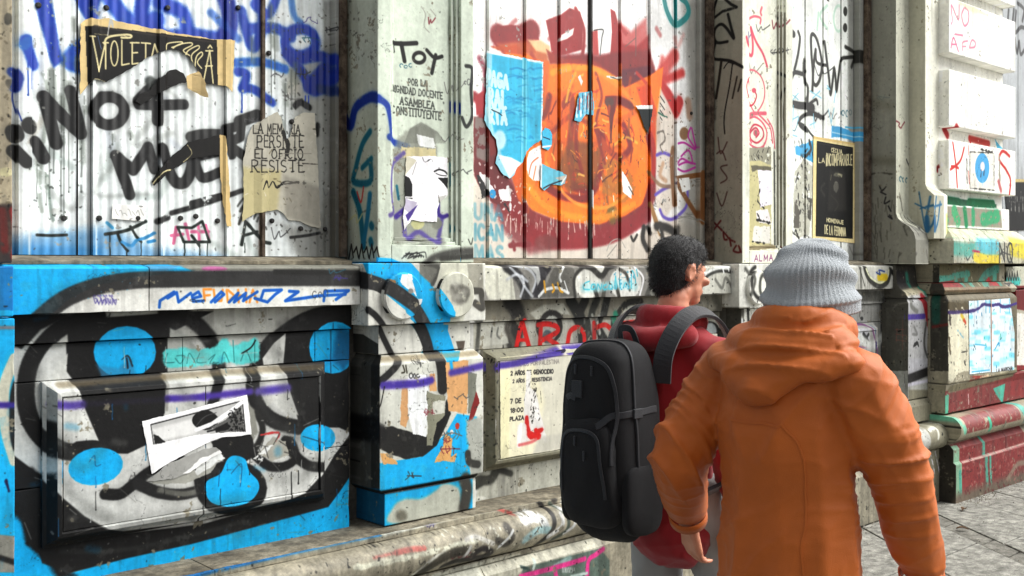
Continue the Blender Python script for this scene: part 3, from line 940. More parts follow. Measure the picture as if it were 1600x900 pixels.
# ================================================================== PAVEMENT
def ground_pt(x, y):
    dx, dy, dz = ray(x, y)
    t = -CAM_H / dz
    return dx * t, dy * t - CAM_D
gp = bpy.data.meshes.new('ground')
gp.from_pydata([(-120, -120, -.03), (120, -120, -.03), (120, 120, -.03), (-120, 120, -.03)], [], [(0, 1, 2, 3)])
g = link('ground', gp, M_ground); tag(g, kind='structure')
pav = empty('pavement', (0, 0, 0)); tag(pav, kind='structure')
def slab(poly, mat, h=0.0, g_=.005):
    c = np.mean(np.array(poly), 0)
    P = []
    n = len(poly)
    for q in poly:
        d = np.array(q) - c; L = np.linalg.norm(d)
        P.append(tuple(c + d * (1 - g_ * 1.4 / L)))
    v = [(x, y, -.028) for x, y in P] + [(x, y, h) for x, y in P]
    f = [tuple(range(n))] + [tuple(range(n, 2 * n))] + [(i, (i + 1) % n, n + (i + 1) % n, n + i) for i in range(n)]
    me = mesh_from(v, f); fix(me)
    return bevel(link('paving_slab', me, mat, pav), .004)
rr = random.Random(4)
# joints run out from the foot of the wall; (x at the wall, x at the kerb)
YW, YK = -.10, -2.4
def line(a, b):   # point at depth y on the joint through pixels a and b
    (x0, y0), (x1, y1) = ground_pt(*a), ground_pt(*b)
    return lambda y: x0 + (x1 - x0) * (y - y0) / (y1 - y0)
J = [line((1546, 766), (1600, 780)), line((1502, 780), (1600, 807)), line((1453, 798), (1600, 864)), line((1462, 818), (1560, 868))]
def quad(l0, l1, ya, yb, mat, h=0): slab([(l0(ya), ya), (l1(ya), ya), (l1(yb), yb), (l0(yb), yb)], mat, h)
far = lambda y: 8.35 + .1 * y
quad(J[0], far, -.15, -1.5, M_slab, .002)
quad(J[1], J[0], -.2, -1.3, M_slab)
quad(J[2], J[1], -.16, -.92, M_slab, .001)
quad(J[2], J[1], -.92, -1.9, M_slab, .002)
b2 = lambda y: J[2](y) - .17
for ya, yb in ((-.16, -.5), (-.5, -.84), (-.84, -1.05), (-1.05, -1.5), (-1.5, -1.95)):
    quad(b2, J[2], ya, yb, M_slab2, rr.uniform(-.004, .001))
prev = b2
for k in range(9):
    w = .62
    nx = (lambda pv, w: (lambda y: pv(y) - w))(prev, w)
    y = -.16
    while y > -1.9:
        yy = max(-1.9, y - rr.uniform(.55, .8))
        quad(nx, prev, y, yy, M_slab, rr.uniform(-.002, .002)); y = yy
    prev = nx
x = 8.4
for k in range(8):
    quad((lambda x_: (lambda y: x_ + .1 * y))(x), (lambda x_: (lambda y: x_ + .62 + .1 * y))(x), -.15, -1.0, M_slab)
    quad((lambda x_: (lambda y: x_ + .1 * y))(x), (lambda x_: (lambda y: x_ + .62 + .1 * y))(x), -1.0, -1.9, M_slab)
    x += .62
# outer rows, square to the wall
for i in range(22):
    for j in range(4):
        a = -1.5 + i * .62; y = -1.95 - j * .62
        slab([(a, y), (a + .62, y), (a + .62, y - .62), (a, y - .62)], M_slab if rr.random() < .85 else M_slab2, rr.uniform(-.002, .001))

# grit, chips of plaster and dust gathered along the foot of the wall
bm = bmesh.new()
for i in range(1500):
    x = rr.uniform(5.6, 9.2); k = abs(rr.gauss(0, .06)) if rr.random() < .72 else rr.uniform(0, 1.6)
    y = (-.16 if x < 7.0 else -.275) - k
    r = rr.uniform(.0015, .006) * (1.6 if rr.random() < .06 else 1)
    c = Vector((x, y, r * .4))
    vs = [bm.verts.new(c + Vector((rr.uniform(.6, 1) * r * a, rr.uniform(.6, 1) * r * b, rr.uniform(.4, .8) * r * d))) for a, b, d in ((1, 1, -1), (-1, 1, -1), (-1, -1, -1), (1, -1, -1), (.4, .3, 1))]
    for q in ((0, 1, 2, 3), (0, 4, 1), (1, 4, 2), (2, 4, 3), (3, 4, 0)): bm.faces.new([vs[j] for j in q])
bmesh.ops.recalc_face_normals(bm, faces=bm.faces)
me = bpy.data.meshes.new('grit'); bm.to_mesh(me); bm.free()
tag(link('grit', me, plain_mat('grit', (150, 144, 128), (70, 62, 50), sc2=40)), 'plaster grit and dust gathered along the foot of the wall', 'grit', kind='stuff')
# leaves, cigarette ends
M_leaf = plain_mat('dry_leaf', (120, 84, 44), (78, 52, 28), sc2=60)
M_butt = plain_mat('cigarette_end', (214, 200, 170), (190, 130, 70), sc2=120)
for i, (x, y, lab) in enumerate(((6.35, -.62, 'dry brown leaf on the slabs nearest the orange sleeve'), (6.86, -.40, 'dry brown leaf close to the foot of the pier'), (7.35, -.62, 'dry brown leaf on the farthest slabs'))):
    a = rr.uniform(0, 6); n = 10
    v = []
    for j in range(n + 1):
        t = j / n; w = .016 * math.sin(math.pi * t) ** .8 * (1 + .25 * (j % 2)); z = .006 + .010 * math.sin(math.pi * t) * (1 + .3 * i)
        for sgn in (-1, 0, 1): v.append(((t - .5) * .07 * math.cos(a) - sgn * w * math.sin(a), (t - .5) * .07 * math.sin(a) + sgn * w * math.cos(a), z + .006 * abs(sgn)))
    f = [(3 * j + k, 3 * j + k + 1, 3 * j + k + 4, 3 * j + k + 3) for j in range(n) for k in (0, 1)]
    me = mesh_from(v, f); o = link('fallen_leaf', me, M_leaf); o.location = (x, y, 0); m = o.modifiers.new('t', 'SOLIDIFY'); m.thickness = .0008
    tag(o, lab, 'leaf', 'dry leaves on the pavement')
# ================================================================== PAINT ON THE WALLS
W = (236, 238, 236); GW = (220, 221, 216); BK = (22, 22, 22); BK2 = (38, 38, 36)
BLUE = (0, 186, 238); DB = (18, 74, 182); LB = (70, 170, 215); TEAL = (18, 110, 130)
RED = (206, 24, 18); DR = (128, 28, 28); PUR = (78, 56, 150); OR = (255, 142, 10); BR = (150, 104, 58)
CY = (110, 222, 220); GRN = (30, 130, 82); PINK = (205, 70, 96); AQ = (96, 176, 158); YE = (228, 210, 60)
G0 = Pen()
Z1 = Pen(ox=0, oy=0, k=3); Z2 = Pen(ox=300, oy=0, k=3); Z3 = Pen(ox=600, oy=0, k=3)
Z4 = Pen(ox=900, oy=0, k=3); Z5 = Pen(ox=1200, oy=0, k=3)
def on(pen, *t): return Pen(set(t), pen.ox, pen.oy, pen.k)

# ------------------------------------------------ hoarding 1 (left opening)
h = on(G0, 'hoard1', 'ljamb')
# cold wash, rust, greyer tone along the right side
h.f([(10, 372), (165, 355), (250, 390), (350, 400), (350, 412), (10, 412)], (96, 158, 205), soft=26, alpha=.75)
h.f([(10, 385), (160, 385), (165, 412), (10, 412)], (40, 140, 205), soft=16, alpha=.55)
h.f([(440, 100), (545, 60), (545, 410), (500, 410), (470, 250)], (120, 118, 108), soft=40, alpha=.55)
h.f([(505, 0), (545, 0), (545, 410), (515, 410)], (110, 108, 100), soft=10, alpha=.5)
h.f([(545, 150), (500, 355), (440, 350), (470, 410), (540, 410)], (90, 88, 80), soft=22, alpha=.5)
for x, w_ in ((143, 9), (249, 7), (352, 8), (409, 9), (34, 6)):
    h.s([(x - 5, 0), (x - 5, 405)], w_ * .8, (120, 120, 118), soft=6, alpha=.32, smooth=False)
    h.s([(x + 8, 0), (x + 8, 405)], 3, (246, 248, 246), soft=4, alpha=.7, smooth=False)  # pale line right of each seam, a painted highlight
h.s([(412, 0), (407, 405)], 5, (88, 60, 40), soft=5, alpha=.8, erode=.3)
for i in range(16):
    r_ = random.Random(i + 60); x = r_.uniform(40, 500); y = r_.uniform(20, 380)
    h.s([(x, y), (x + r_.uniform(-40, 40), y + r_.uniform(10, 60)), (x + r_.uniform(-60, 60), y + r_.uniform(-30, 60))], r_.uniform(5, 14), [(170, 182, 178), (190, 196, 206), (196, 190, 176), (160, 164, 160)][i % 4], soft=8, alpha=.5, erode=.3)
# big blue hand
h.f([(52, -5), (80, -5), (98, 96), (84, 106), (78, 90)], DB, soft=6)
h.s([(38, 66), (42, 78), (50, 100)], 21, DB, soft=6)
h.s([(34, 72), (40, 66)], 16, (40, 110, 190), soft=6)
h.drip(40, 100, 50, 2, DB); h.drip(47, 100, 40, 2, DB)
h.s([(18, 112), (26, 122), (22, 138)], 14, (20, 56, 150), soft=5)
h.s([(20, 138), (20, 160), (30, 190)], 2.2, (20, 56, 150), soft=1)
h.s([(126, 72), (106, 94), (120, 104)], 20, (14, 86, 190), soft=8)
h.s([(128, -6), (142, 22)], 24, DB, soft=6)
h.s([(150, -5), (142, 25)], 16, (24, 74, 170), soft=6)
h.s([(170, -6), (190, 22), (215, 40), (245, 30)], 26, (20, 84, 190), soft=9)
h.s([(225, -5), (222, 28), (250, 52)], 22, DB, soft=8, erode=.25)
h.s([(250, 5), (285, 20), (300, 56), (345, 60)], 22, (26, 80, 188), soft=9, erode=.3)
h.s([(258, 55), (305, 52), (340, 62)], 14, (30, 80, 180), soft=9, erode=.3)
h.s([(352, -6), (360, 30), (352, 60)], 26, (20, 56, 165), soft=7, erode=.12)
h.s([(330, 20), (372, 60)], 12, (40, 100, 195), soft=7, alpha=.7)
h.s([(378, 18), (386, 52), (396, 74), (408, 52), (410, 22), (400, -5)], 15, (22, 74, 180), soft=6)
h.s([(390, 45), (430, 44), (455, 58)], 15, (22, 74, 180), soft=6)
h.s([(398, 8), (420, 22), (432, -5)], 13, (22, 74, 185), soft=6)
h.s([(455, -4), (460, 24), (470, 36)], 10, (50, 120, 200), soft=7, alpha=.8)
h.ring(470, 66, 24, 21, 15, (18, 66, 175), soft=6)
h.s([(448, 84), (470, 110), (492, 142), (520, 118), (524, 100), (500, 88), (470, 92)], 15, (18, 58, 160), soft=6)
h.s([(484, 135), (508, 108)], 20, (18, 54, 150), soft=6)
h.s([(368, 98), (410, 97), (446, 108)], 12, (36, 112, 196), soft=6)
h.s([(372, 112), (385, 116), (380, 138)], 13, DB, soft=5)
h.s([(380, 138), (398, 140), (426, 160)], 12, DB, soft=5)
h.drip(378, 145, 30, 2, DB); h.drip(478, 150, 18, 2, DB); h.drip(482, 150, 12, 2, DB)
h.s([(500, 138), (533, 148), (545, 152)], 12, (30, 60, 120), soft=6)
# grey-green ghosts and runs
for i, (x, y, L) in enumerate(((78, 110, 200), (84, 110, 160), (100, 90, 250), (108, 130, 170), (96, 150, 180), (116, 30, 40), (118, 90, 40), (58, 250, 60), (72, 270, 50), (132, 150, 60), (128, 220, 80),
                (176, 210, 16), (204, 208, 10), (456, 110, 60), (446, 130, 80), (462, 100, 70), (430, 40, 90), (440, 180, 90), (470, 240, 80), (424, 10, 150), (394, 60, 90))):
    h.drip(x, y, L, 2.2, (70, 76, 70), alpha=.6, erode=.35, thin=.4)
    h.s([(x, y), (x + 2, y + L * .4)], 9, (120, 128, 118), soft=6, alpha=.45, erode=.45)
h.s([(66, 112), (74, 150), (62, 290), (66, 330)], 6, (130, 140, 128), soft=4, alpha=.5, erode=.5)
h.s([(74, 275), (80, 330), (84, 345)], 5, (110, 128, 118), soft=3, alpha=.6, erode=.4)
# black slogan
b = dict(soft=3.0, thin=.08)
h.s([(70, 152), (79, 190), (88, 224)], 20.7, BK, **b)
h.s([(68, 152), (98, 182), (126, 208)], 20.7, BK, **b)
h.s([(110, 142), (118, 170), (126, 206)], 18.3, BK, **b)
h.s([(43, 197), (44, 198)], 26.8, BK2, **b); h.s([(54, 223), (68, 246)], 22.0, BK, **b)
h.s([(20, 206), (22, 212)], 24.4, BK2, **b); h.s([(20, 236), (38, 254)], 20.7, BK2, **b)
h.ring(171, 173, 24, 22, 17, BK, **b)
h.s([(160, 150), (182, 154)], 14.6, BK, **b)
h.s([(246, 150), (247, 172), (247, 188)], 18.3, BK, **b)
h.s([(218, 163), (250, 164), (288, 163)], 15.9, BK, **b)
h.s([(216, 158), (236, 138), (270, 122)], 15.9, BK, **b)
h.s([(236, 128), (238, 132)], 18, (60, 66, 62), soft=6, alpha=.8)
h.drip(246, 190, 90, 2, BK)
h.s([(203, 304), (192, 272), (181, 243), (208, 266), (222, 246), (232, 230), (241, 264)], 17, BK, smooth=False, **b)
h.s([(254, 232), (263, 262), (274, 284), (290, 284), (299, 262), (300, 228)], 17.1, BK, **b)
h.s([(345, 210), (318, 210), (298, 214)], 15.9, BK2, **b)
h.s([(304, 236), (308, 262), (318, 278), (346, 268)], 14.6, BK, **b)
h.s([(308, 246), (342, 238)], 12.2, BK, **b)
h.s([(356, 205), (362, 240)], 17.1, BK, **b)
h.s([(352, 202), (378, 196), (376, 214), (356, 224), (390, 250)], 14, BK2, smooth=False, **b)
h.s([(374, 190), (402, 180)], 17.1, BK2, **b)
h.s([(268, 333), (320, 318), (378, 298)], 7, BK, soft=3, erode=.3)
h.s([(246, 346), (262, 340)], 9, (60, 60, 60), soft=3, erode=.35)
h.s([(300, 318), (345, 306)], 9, (36, 36, 36), soft=2, erode=.4)
h.s([(58, 367), (80, 368), (105, 367)], 4.5, (24, 34, 30), soft=2)
g_ = (20, 34, 28)
h.s([(165, 366), (198, 360), (228, 346)], 5, g_); h.s([(184, 364), (190, 380), (200, 392)], 4, g_); h.s([(204, 354), (214, 370), (221, 378)], 4, g_)
h.drip(172, 366, 36, 1.6, g_); h.drip(199, 392, 12, 1.6, g_); h.drip(221, 378, 26, 1.6, g_)
h.s([(190, 378), (205, 384), (214, 376), (226, 372), (242, 364)], 5, (60, 150, 200), soft=2, warp=1)
h.s([(168, 348), (176, 356)], 5, LB, soft=2); h.s([(232, 378), (242, 376)], 5, (50, 150, 205))
for a, c in (((276, 355), (272, 380)), ((290, 350), (296, 376)), ((310, 350), (312, 376)), ((322, 352), (326, 372))):
    h.s([a, c], 5, (220, 120, 160), soft=2)
h.s([(268, 368), (286, 366)], 5, (220, 120, 160), soft=2); h.s([(300, 362), (326, 362)], 5, (220, 120, 160), soft=2)
h.s([(288, 378), (278, 355), (300, 356), (316, 346), (328, 378), (288, 378)], 4, g_, smooth=False)
h.s([(300, 368), (312, 384)], 4, g_)
for x, L in ((289, 26), (313, 18), (325, 26)): h.drip(x, 380, L, 1.6, g_)
h.s([(378, 382), (384, 346), (412, 378), (422, 380)], 5, g_, smooth=False); h.s([(382, 368), (402, 362)], 4, g_)
h.s([(376, 330), (384, 318), (374, 350)], 4, (90, 90, 84), erode=.4); h.drip(383, 380, 14, 1.6, g_)
for i in range(10): h.s([(372 + i * 5, 322 + i * 4), (380 + i * 4, 310 + i * 5)], 3, (60, 62, 58), erode=.35, alpha=.8)
h.s([(455, 371), (480, 368), (500, 364)], 4, BK2)
h.s([(462, 165), (470, 160), (484, 168)], 9, BK2, soft=3); h.s([(497, 195), (496, 210)], 7, BK2, soft=3)
h.spat(40, 60, 130, 390, 60, 2.2, (66, 72, 66), alpha=.7)
h.spat(420, 20, 530, 400, 120, 2.2, (60, 58, 52), alpha=.7)
h.spat(150, 10, 400, 390, 60, 1.5, (90, 92, 88), alpha=.6)
# left jamb: stained, red-brown below
j = on(G0, 'ljamb')
j.f([(-20, 320), (20, 318), (40, 412), (-20, 412)], (60, 48, 44), soft=8, alpha=.9)
j.s([(22, 330), (28, 370), (24, 400)], 14, (150, 40, 36), soft=6, erode=.2); j.s([(4, 330), (8, 390)], 12, (120, 44, 40), soft=6, erode=.2)
j.ell(14, 30, 7, 10, (90, 88, 80), warp=3, soft=2); j.ell(14, 130, 5, 7, (110, 106, 96), warp=3, soft=2); j.ell(10, 268, 10, 8, (222, 216, 176), warp=4, soft=2)
j.spat(0, 0, 30, 320, 40, 4, (110, 100, 80), alpha=.6)

# ------------------------------------------------ pilaster 1
q = on(G0, 'pil1')
q.f([(536, 0), (590, 0), (590, 412), (536, 412)], (150, 146, 132), soft=3, alpha=.35)   # reveal toned greyer, its shade put into the colour
q.spat(540, 0, 588, 410, 70, 2, (90, 86, 78), alpha=.5)
q.s([(541, 0), (541, 405)], 4, (110, 74, 44), soft=4, alpha=.7, erode=.4)
db2 = (26, 62, 150)
q.s([(536, 180), (548, 196), (556, 168), (578, 152), (592, 154)], 11, db2, soft=4)
q.s([(592, 154), (605, 164), (611, 186), (614, 214)], 9, (30, 74, 168), soft=3)
q.s([(609, 214), (626, 222), (646, 228)], 9, (30, 74, 168), soft=3)
q.s([(578, 206), (566, 226), (556, 262), (553, 284), (578, 284), (579, 256)], 7, TEAL, soft=3)
q.s([(566, 262), (580, 248)], 6, TEAL, soft=3)
q.s([(552, 300), (562, 330), (568, 384)], 8, TEAL, soft=3); q.s([(578, 304), (574, 340), (568, 380)], 7, (30, 120, 150), soft=3)
q.s([(580, 352), (581, 354)], 8, TEAL, soft=3); q.s([(579, 376), (580, 380)], 8, TEAL, soft=3)
q.s([(558, 300), (564, 316), (568, 292)], 2, (200, 60, 60)); q.s([(546, 344), (556, 336), (558, 348), (566, 334)], 2, (190, 190, 150))
for i in range(6): q.s([(545 + i * 8, 404 - (i % 2) * 10), (549 + i * 8, 382 + (i % 2) * 4), (552 + i * 8, 402)], 2.2, (40, 34, 30), smooth=False, soft=1)
# the word on top of the sunk panel
k = BK2
q.s([(622, 65), (640, 66), (660, 65)], 6, k, soft=2); q.s([(636, 66), (641, 93)], 6.5, k, soft=2); q.s([(622, 64), (624, 78)], 4, k)
q.ring(664, 88, 9, 8, 5, k); q.s([(676, 76), (688, 88), (700, 86)], 5, k); q.s([(690, 84), (684, 112)], 5.5, k)
tk = (70, 74, 70)
q.text('POR LA', [(647, 121), (676, 124), (676, 133), (647, 131)], 1.6, tk, serif=.09, jit=.04, erode=.12, alpha=.85)
q.text('DIGNIDAD DOCENTE', [(621, 131), (700, 143), (700, 153), (621, 141)], 1.6, tk, serif=.09, jit=.04, erode=.12, alpha=.85)
q.text('ASAMBLEA', [(634, 150), (688, 158), (688, 169), (634, 161)], 1.9, tk, serif=.09, jit=.04, erode=.12, alpha=.85)
q.text('CONSTITUYENTE', [(622, 164), (698, 174), (698, 186), (622, 175)], 1.8, tk, serif=.09, jit=.04, erode=.12, alpha=.85)
# torn glue patch, bills
q.f([(622, 232), (640, 205), (668, 190), (690, 205), (700, 380), (620, 382)], (150, 152, 142), soft=8, alpha=.75, warp=5)
for i in range(26):
    x = 650 + i * 1.7; q.s([(x, 190 + abs(i - 10)), (x + (i - 10) * .8, 222)], 1.4, (110, 112, 104), alpha=.6)
q.f([(660, 208), (686, 214), (690, 230), (664, 226)], W, warp=2)
q.f([(636, 228), (690, 232), (692, 246), (636, 246)], (214, 204, 164), warp=4)
q.s([(640, 238), (618, 260), (614, 300), (622, 330), (610, 336)], 6, (110, 96, 160), soft=4)
q.s([(628, 338), (650, 320)], 7, PUR, soft=3); q.s([(640, 340), (644, 372), (664, 362), (690, 378), (700, 340)], 6, (112, 100, 165), soft=4)
q.s([(688, 330), (700, 338), (708, 336)], 5, PUR, soft=3); q.s([(693, 308), (694, 334)], 6, PUR, soft=3)
q.ell(662, 350, 10, 8, (206, 206, 160), warp=2, soft=2); q.ell(692, 350, 8, 8, (140, 142, 132), warp=2, soft=4)
q.s([(629, 290), (632, 310)], 4, TEAL, soft=2)
q.s([(728, 103), (738, 108), (736, 140), (738, 180), (729, 198), (722, 184)], 5, (60, 62, 60), soft=2)
q.s([(732, 374), (736, 382), (739, 372)], 1.2, k); q.spat(596, 10, 735, 400, 90, 1.4, (150, 150, 136), alpha=.5)
q.s([(668, 8), (674, 20), (672, 38), (680, 48)], 1.4, (165, 165, 155)); q.s([(682, 12), (690, 22)], 1.4, (165, 165, 155))
# foot of the pilaster
q.f([(588, 402), (612, 404), (640, 416), (588, 418)], BLUE, soft=2)
q.s([(662, 416), (680, 402), (712, 394), (742, 392)], 9, (90, 90, 86), soft=6); q.s([(690, 404), (742, 400)], 7, (70, 70, 66), soft=4)
for i in range(9): q.s([(628 + i * 3, 404 - i % 3 * 4), (640 + i * 3, 394 + i % 4 * 2), (634 + i * 4, 402)], 1.2, (40, 42, 44))

# ------------------------------------------------ the mural: ledge, pedestal, wall and panel of bay 1
m = on(G0, 'ledge1', 'ped1', 'wall1', 'panel1', 'lpier')
L1 = on(G0, 'ledge1')
L1.f([(0, 410), (620, 405), (620, 500), (0, 500)], (230, 230, 224))
L1.f([(-20, 405), (360, 405), (300, 424), (220, 432), (150, 446), (110, 466), (70, 500), (-20, 500)], BLUE)
L1.f([(250, 405), (620, 405), (620, 423), (300, 423)], (150, 150, 140), soft=3)
L1.ell(335, 420, 20, 4, (190, 110, 160), soft=4); L1.f([(232, 414), (290, 415), (260, 424), (232, 426)], (80, 165, 205), soft=3)
L1.s([(60, 500), (100, 468), (150, 448), (210, 438), (300, 436), (420, 435), (570, 436)], 25, (50, 50, 50), soft=4, thin=.15)
L1.s([(430, 425), (560, 426)], 7, (44, 44, 42), soft=3)
L1.spat(25, 418, 230, 470, 40, 1.2, (90, 180, 215), alpha=.7)
o_ = dict(soft=1.6)
for a in ([(320, 470), (318, 452), (330, 452)], [(319, 462), (328, 461)], [(334, 453), (336, 470), (346, 470), (348, 453)], [(354, 453), (356, 472), (366, 462), (356, 453)],
          [(372, 453), (373, 472)], [(373, 462), (384, 461)], [(384, 452), (385, 472)], [(390, 472), (395, 453), (402, 472)]):
    L1.s(a, 3.6, (236, 160, 70), smooth=False, **o_)
nb = (16, 106, 196)
for a in ([(249, 480), (250, 470), (272, 456)], [(262, 466), (276, 457), (279, 472), (298, 458)], [(302, 466), (314, 463), (310, 456), (300, 462), (302, 471), (318, 470)], [(330, 472), (346, 456), (350, 460), (336, 472)],
          [(358, 472), (372, 458), (366, 472), (384, 458), (380, 470), (402, 456)], [(398, 466), (418, 472), (430, 460), (440, 453), (412, 454), (408, 466)], [(452, 455), (466, 456), (446, 470), (500, 462), (540, 460)], [(508, 455), (506, 470)], [(508, 455), (545, 454), (525, 468)]):
    L1.s(a, 4.4, nb, smooth=False, **o_)
for i in range(12): L1.s([(146 + i * 3, 462 + i % 3 * 4), (149 + i * 3, 474 - i % 2 * 6), (152 + i * 2.6, 468 + i % 2 * 8)], 1.1, (84, 74, 150))
for i in range(7): L1.s([(148 + i * 4.5, 461), (149 + i * 4.5, 463)], 1.2, (84, 74, 150))

# wall + panel grounds
wp = on(G0, 'wall1', 'panel1')
wl = on(G0, 'wall1'); pn = on(G0, 'panel1')
wp.f([(0, 480), (620, 460), (620, 900), (0, 900)], (214, 215, 211))
wp.f([(20, 500), (300, 470), (560, 470), (560, 520), (60, 545)], (176, 176, 168), soft=10, alpha=.6)  # greyer below the ledge: its shade put into the ground colour
# blue along the foot
wp.f([(15, 790), (40, 810), (66, 860), (110, 905), (15, 910)], BLUE, soft=14)
wp.f([(80, 905), (200, 868), (300, 848), (433, 812), (513, 790), (531, 766), (562, 722), (576, 700), (600, 700), (600, 840), (300, 900)], BLUE, soft=4)
wp.f([(15, 740), (72, 742), (72, 870), (120, 900), (90, 905), (40, 820), (15, 800)], (26, 28, 28), soft=12)
# lower black band of the head
wp.f([(66, 745), (96, 776), (133, 807), (169, 827), (200, 833), (267, 825), (320, 818), (380, 801), (440, 786), (478, 770), (505, 741), (522, 712), (549, 676), (580, 655),
      (600, 690), (575, 702), (562, 722), (531, 768), (513, 792), (433, 814), (300, 850), (200, 872), (110, 895), (66, 880), (40, 800), (22, 740), (22, 712)], (30, 30, 30), soft=3)
wp.f([(20, 740), (50, 730), (66, 745), (75, 880), (40, 850)], (34, 34, 34), soft=8)
wp.s([(95, 862), (200, 858), (300, 836), (380, 815)], 7, (60, 62, 60), soft=5, alpha=.6)
# left eye
wl.f([(10, 490), (110, 490), (60, 515), (34, 545), (20, 540)], (26, 26, 26), soft=5)  # black corner wedge paints mural line and ledge shade together
wp.s([(150, 494), (104, 506), (72, 530), (48, 566), (40, 610), (46, 652), (66, 684), (96, 703), (124, 708)], 27, (26, 26, 26), soft=4)
wp.f([(102, 500), (300, 486), (330, 486), (262, 520), (262, 590), (258, 645), (240, 690), (200, 709), (158, 708), (100, 703), (120, 690), (153, 687), (132, 640), (122, 605), (104, 580), (104, 556)], (26, 26, 26), soft=3)
wp.f([(106, 552), (103, 590), (122, 604), (134, 640), (155, 689), (124, 684), (96, 672), (80, 655), (76, 600), (88, 570)], (216, 217, 212), soft=3)
wl.s([(255, 486), (290, 496), (318, 520), (338, 552), (345, 600)], 22, (28, 28, 28), soft=6)
wl.f([(262, 512), (290, 524), (322, 560), (330, 600), (262, 600)], (186, 188, 182), soft=4)
wl.ell(195, 550, 49, 41, BLUE, soft=2)
wl.f([(150, 570), (185, 575), (205, 560), (215, 592), (160, 592)], (70, 150, 190), soft=7, alpha=.7)
wl.s([(190, 562), (200, 556), (207, 572)], 2, (40, 60, 70), warp=1); wl.s([(198, 560), (200, 575)], 3, (20, 40, 60))
pn.f([(262, 580), (352, 576), (350, 620), (330, 660), (258, 660)], (208, 209, 204), soft=2)
pn.s([(345, 575), (342, 600), (326, 650), (300, 690), (260, 712)], 17, (34, 34, 34), soft=4)
pn.s([(262, 590), (261, 640)], 5, (160, 160, 154), soft=4)
pn.f([(256, 600), (330, 596), (260, 652), (250, 690)], (188, 189, 184), soft=6, alpha=.0)
# between the eyes
wl.f([(340, 505), (430, 500), (400, 560), (345, 570)], (170, 172, 166), soft=10, alpha=.5)
# right eye
wp.s([(560, 488), (500, 490), (456, 508), (420, 538), (400, 575), (396, 610), (408, 640), (434, 660), (468, 668)], 21, (26, 26, 26), soft=4)
wp.f([(446, 512), (520, 478), (590, 476), (590, 650), (548, 676), (530, 668), (470, 668), (456, 620), (443, 566)], (24, 24, 24), soft=3)
wp.f([(410, 560), (428, 536), (447, 520), (443, 566), (453, 611), (467, 649), (440, 642), (420, 618)], (214, 215, 210), soft=3)
wl.ell(520, 543, 37, 41, BLUE, soft=2); wl.s([(517, 505), (517, 582)], 1.2, (10, 60, 90))
wl.f([(526, 510), (556, 520), (552, 560), (536, 580), (520, 560)], (0, 70, 110), soft=14, alpha=.6)
wl.f([(562, 478), (575, 478), (575, 640), (560, 640)], (12, 12, 12), soft=4)
# snout
wp.f([(395, 676), (470, 672), (540, 664), (556, 672), (528, 704), (505, 742), (440, 786), (300, 818), (380, 760)], (198, 199, 194), soft=4, alpha=.0)
pn.s([(382, 636), (402, 648), (411, 672), (400, 700), (378, 714)], 10, (44, 44, 42), soft=4)
pn.f([(378, 622), (398, 640), (404, 676), (392, 696), (376, 690)], (150, 150, 142), soft=4, erode=.2)
wp.ell(150, 729, 43, 29, BLUE, rot=-10, soft=2); wp.ell(497, 684, 27, 21, BLUE, soft=2)
pn.s([(140, 722), (148, 712), (150, 728), (158, 726)], 1, (10, 80, 120)); pn.s([(474, 682), (500, 690), (516, 696)], 1, (30, 60, 80))
bl = dict(soft=3.5)
pn.s([(165, 772), (188, 772), (208, 758), (236, 736), (280, 716)], 17, BK, **bl)
pn.s([(216, 756), (250, 770), (290, 772), (335, 756), (366, 726)], 17, (40, 40, 40), **bl)
pn.s([(250, 766), (288, 772), (320, 764)], 8, (110, 110, 104), soft=4, erode=.35)
pn.s([(400, 712), (420, 728), (444, 729), (462, 716), (456, 692), (446, 688)], 13, BK, **bl)
pn.s([(448, 692), (464, 714), (484, 728), (508, 730)], 14, BK, **bl)
pn.f([(330, 690), (390, 668), (400, 712), (382, 722), (352, 722), (334, 705)], (30, 30, 30), soft=3, warp=3)
# nose
pn.ell(363, 763, 55, 44, (26, 26, 26), soft=4)
pn.s([(310, 750), (316, 775), (330, 792)], 13, (26, 26, 26), soft=3)
pn.f([(356, 718), (368, 712), (384, 718), (390, 736), (404, 752), (404, 768), (390, 784), (360, 792), (332, 786), (322, 770), (324, 752), (345, 740)], BLUE, soft=1.5, smooth=True)
pn.drip(318, 792, 26, 2, BK); pn.drip(456, 738, 40, 1.8, BK); pn.drip(467, 736, 20, 1.8, BK)
pn.s([(362, 740), (378, 725), (376, 760)], .9, (10, 70, 110)); pn.s([(344, 735), (342, 760)], .9, (10, 70, 110))
# smears of torn flyers round the mouth
pn.f([(232, 752), (290, 724), (340, 700), (345, 712), (330, 740), (290, 756), (240, 756)], (176, 176, 168), warp=3, soft=1)
pn.f([(300, 730), (345, 705), (352, 716), (310, 742)], W, warp=4, soft=1, erode=.2)
pn.f([(402, 712), (426, 684), (448, 690), (452, 712), (428, 722)], (178, 176, 166), warp=4, soft=1)
pn.f([(396, 716), (418, 700), (428, 694), (410, 722)], W, warp=4, soft=1, erode=.3)
pn.s([(408, 680), (436, 676), (432, 690)], 3, (200, 70, 70), warp=2, erode=.3)
pn.f([(412, 622), (424, 617), (428, 628), (418, 634)], (210, 210, 204), warp=3)
for i in range(22):
    r_ = random.Random(i); x = r_.uniform(385, 500); y = r_.uniform(650, 720)
    pn.s([(x, y), (x + r_.uniform(-14, 14), y + r_.uniform(-4, 22))], 1.1, (60, 60, 58) if i % 2 else (180, 180, 176))
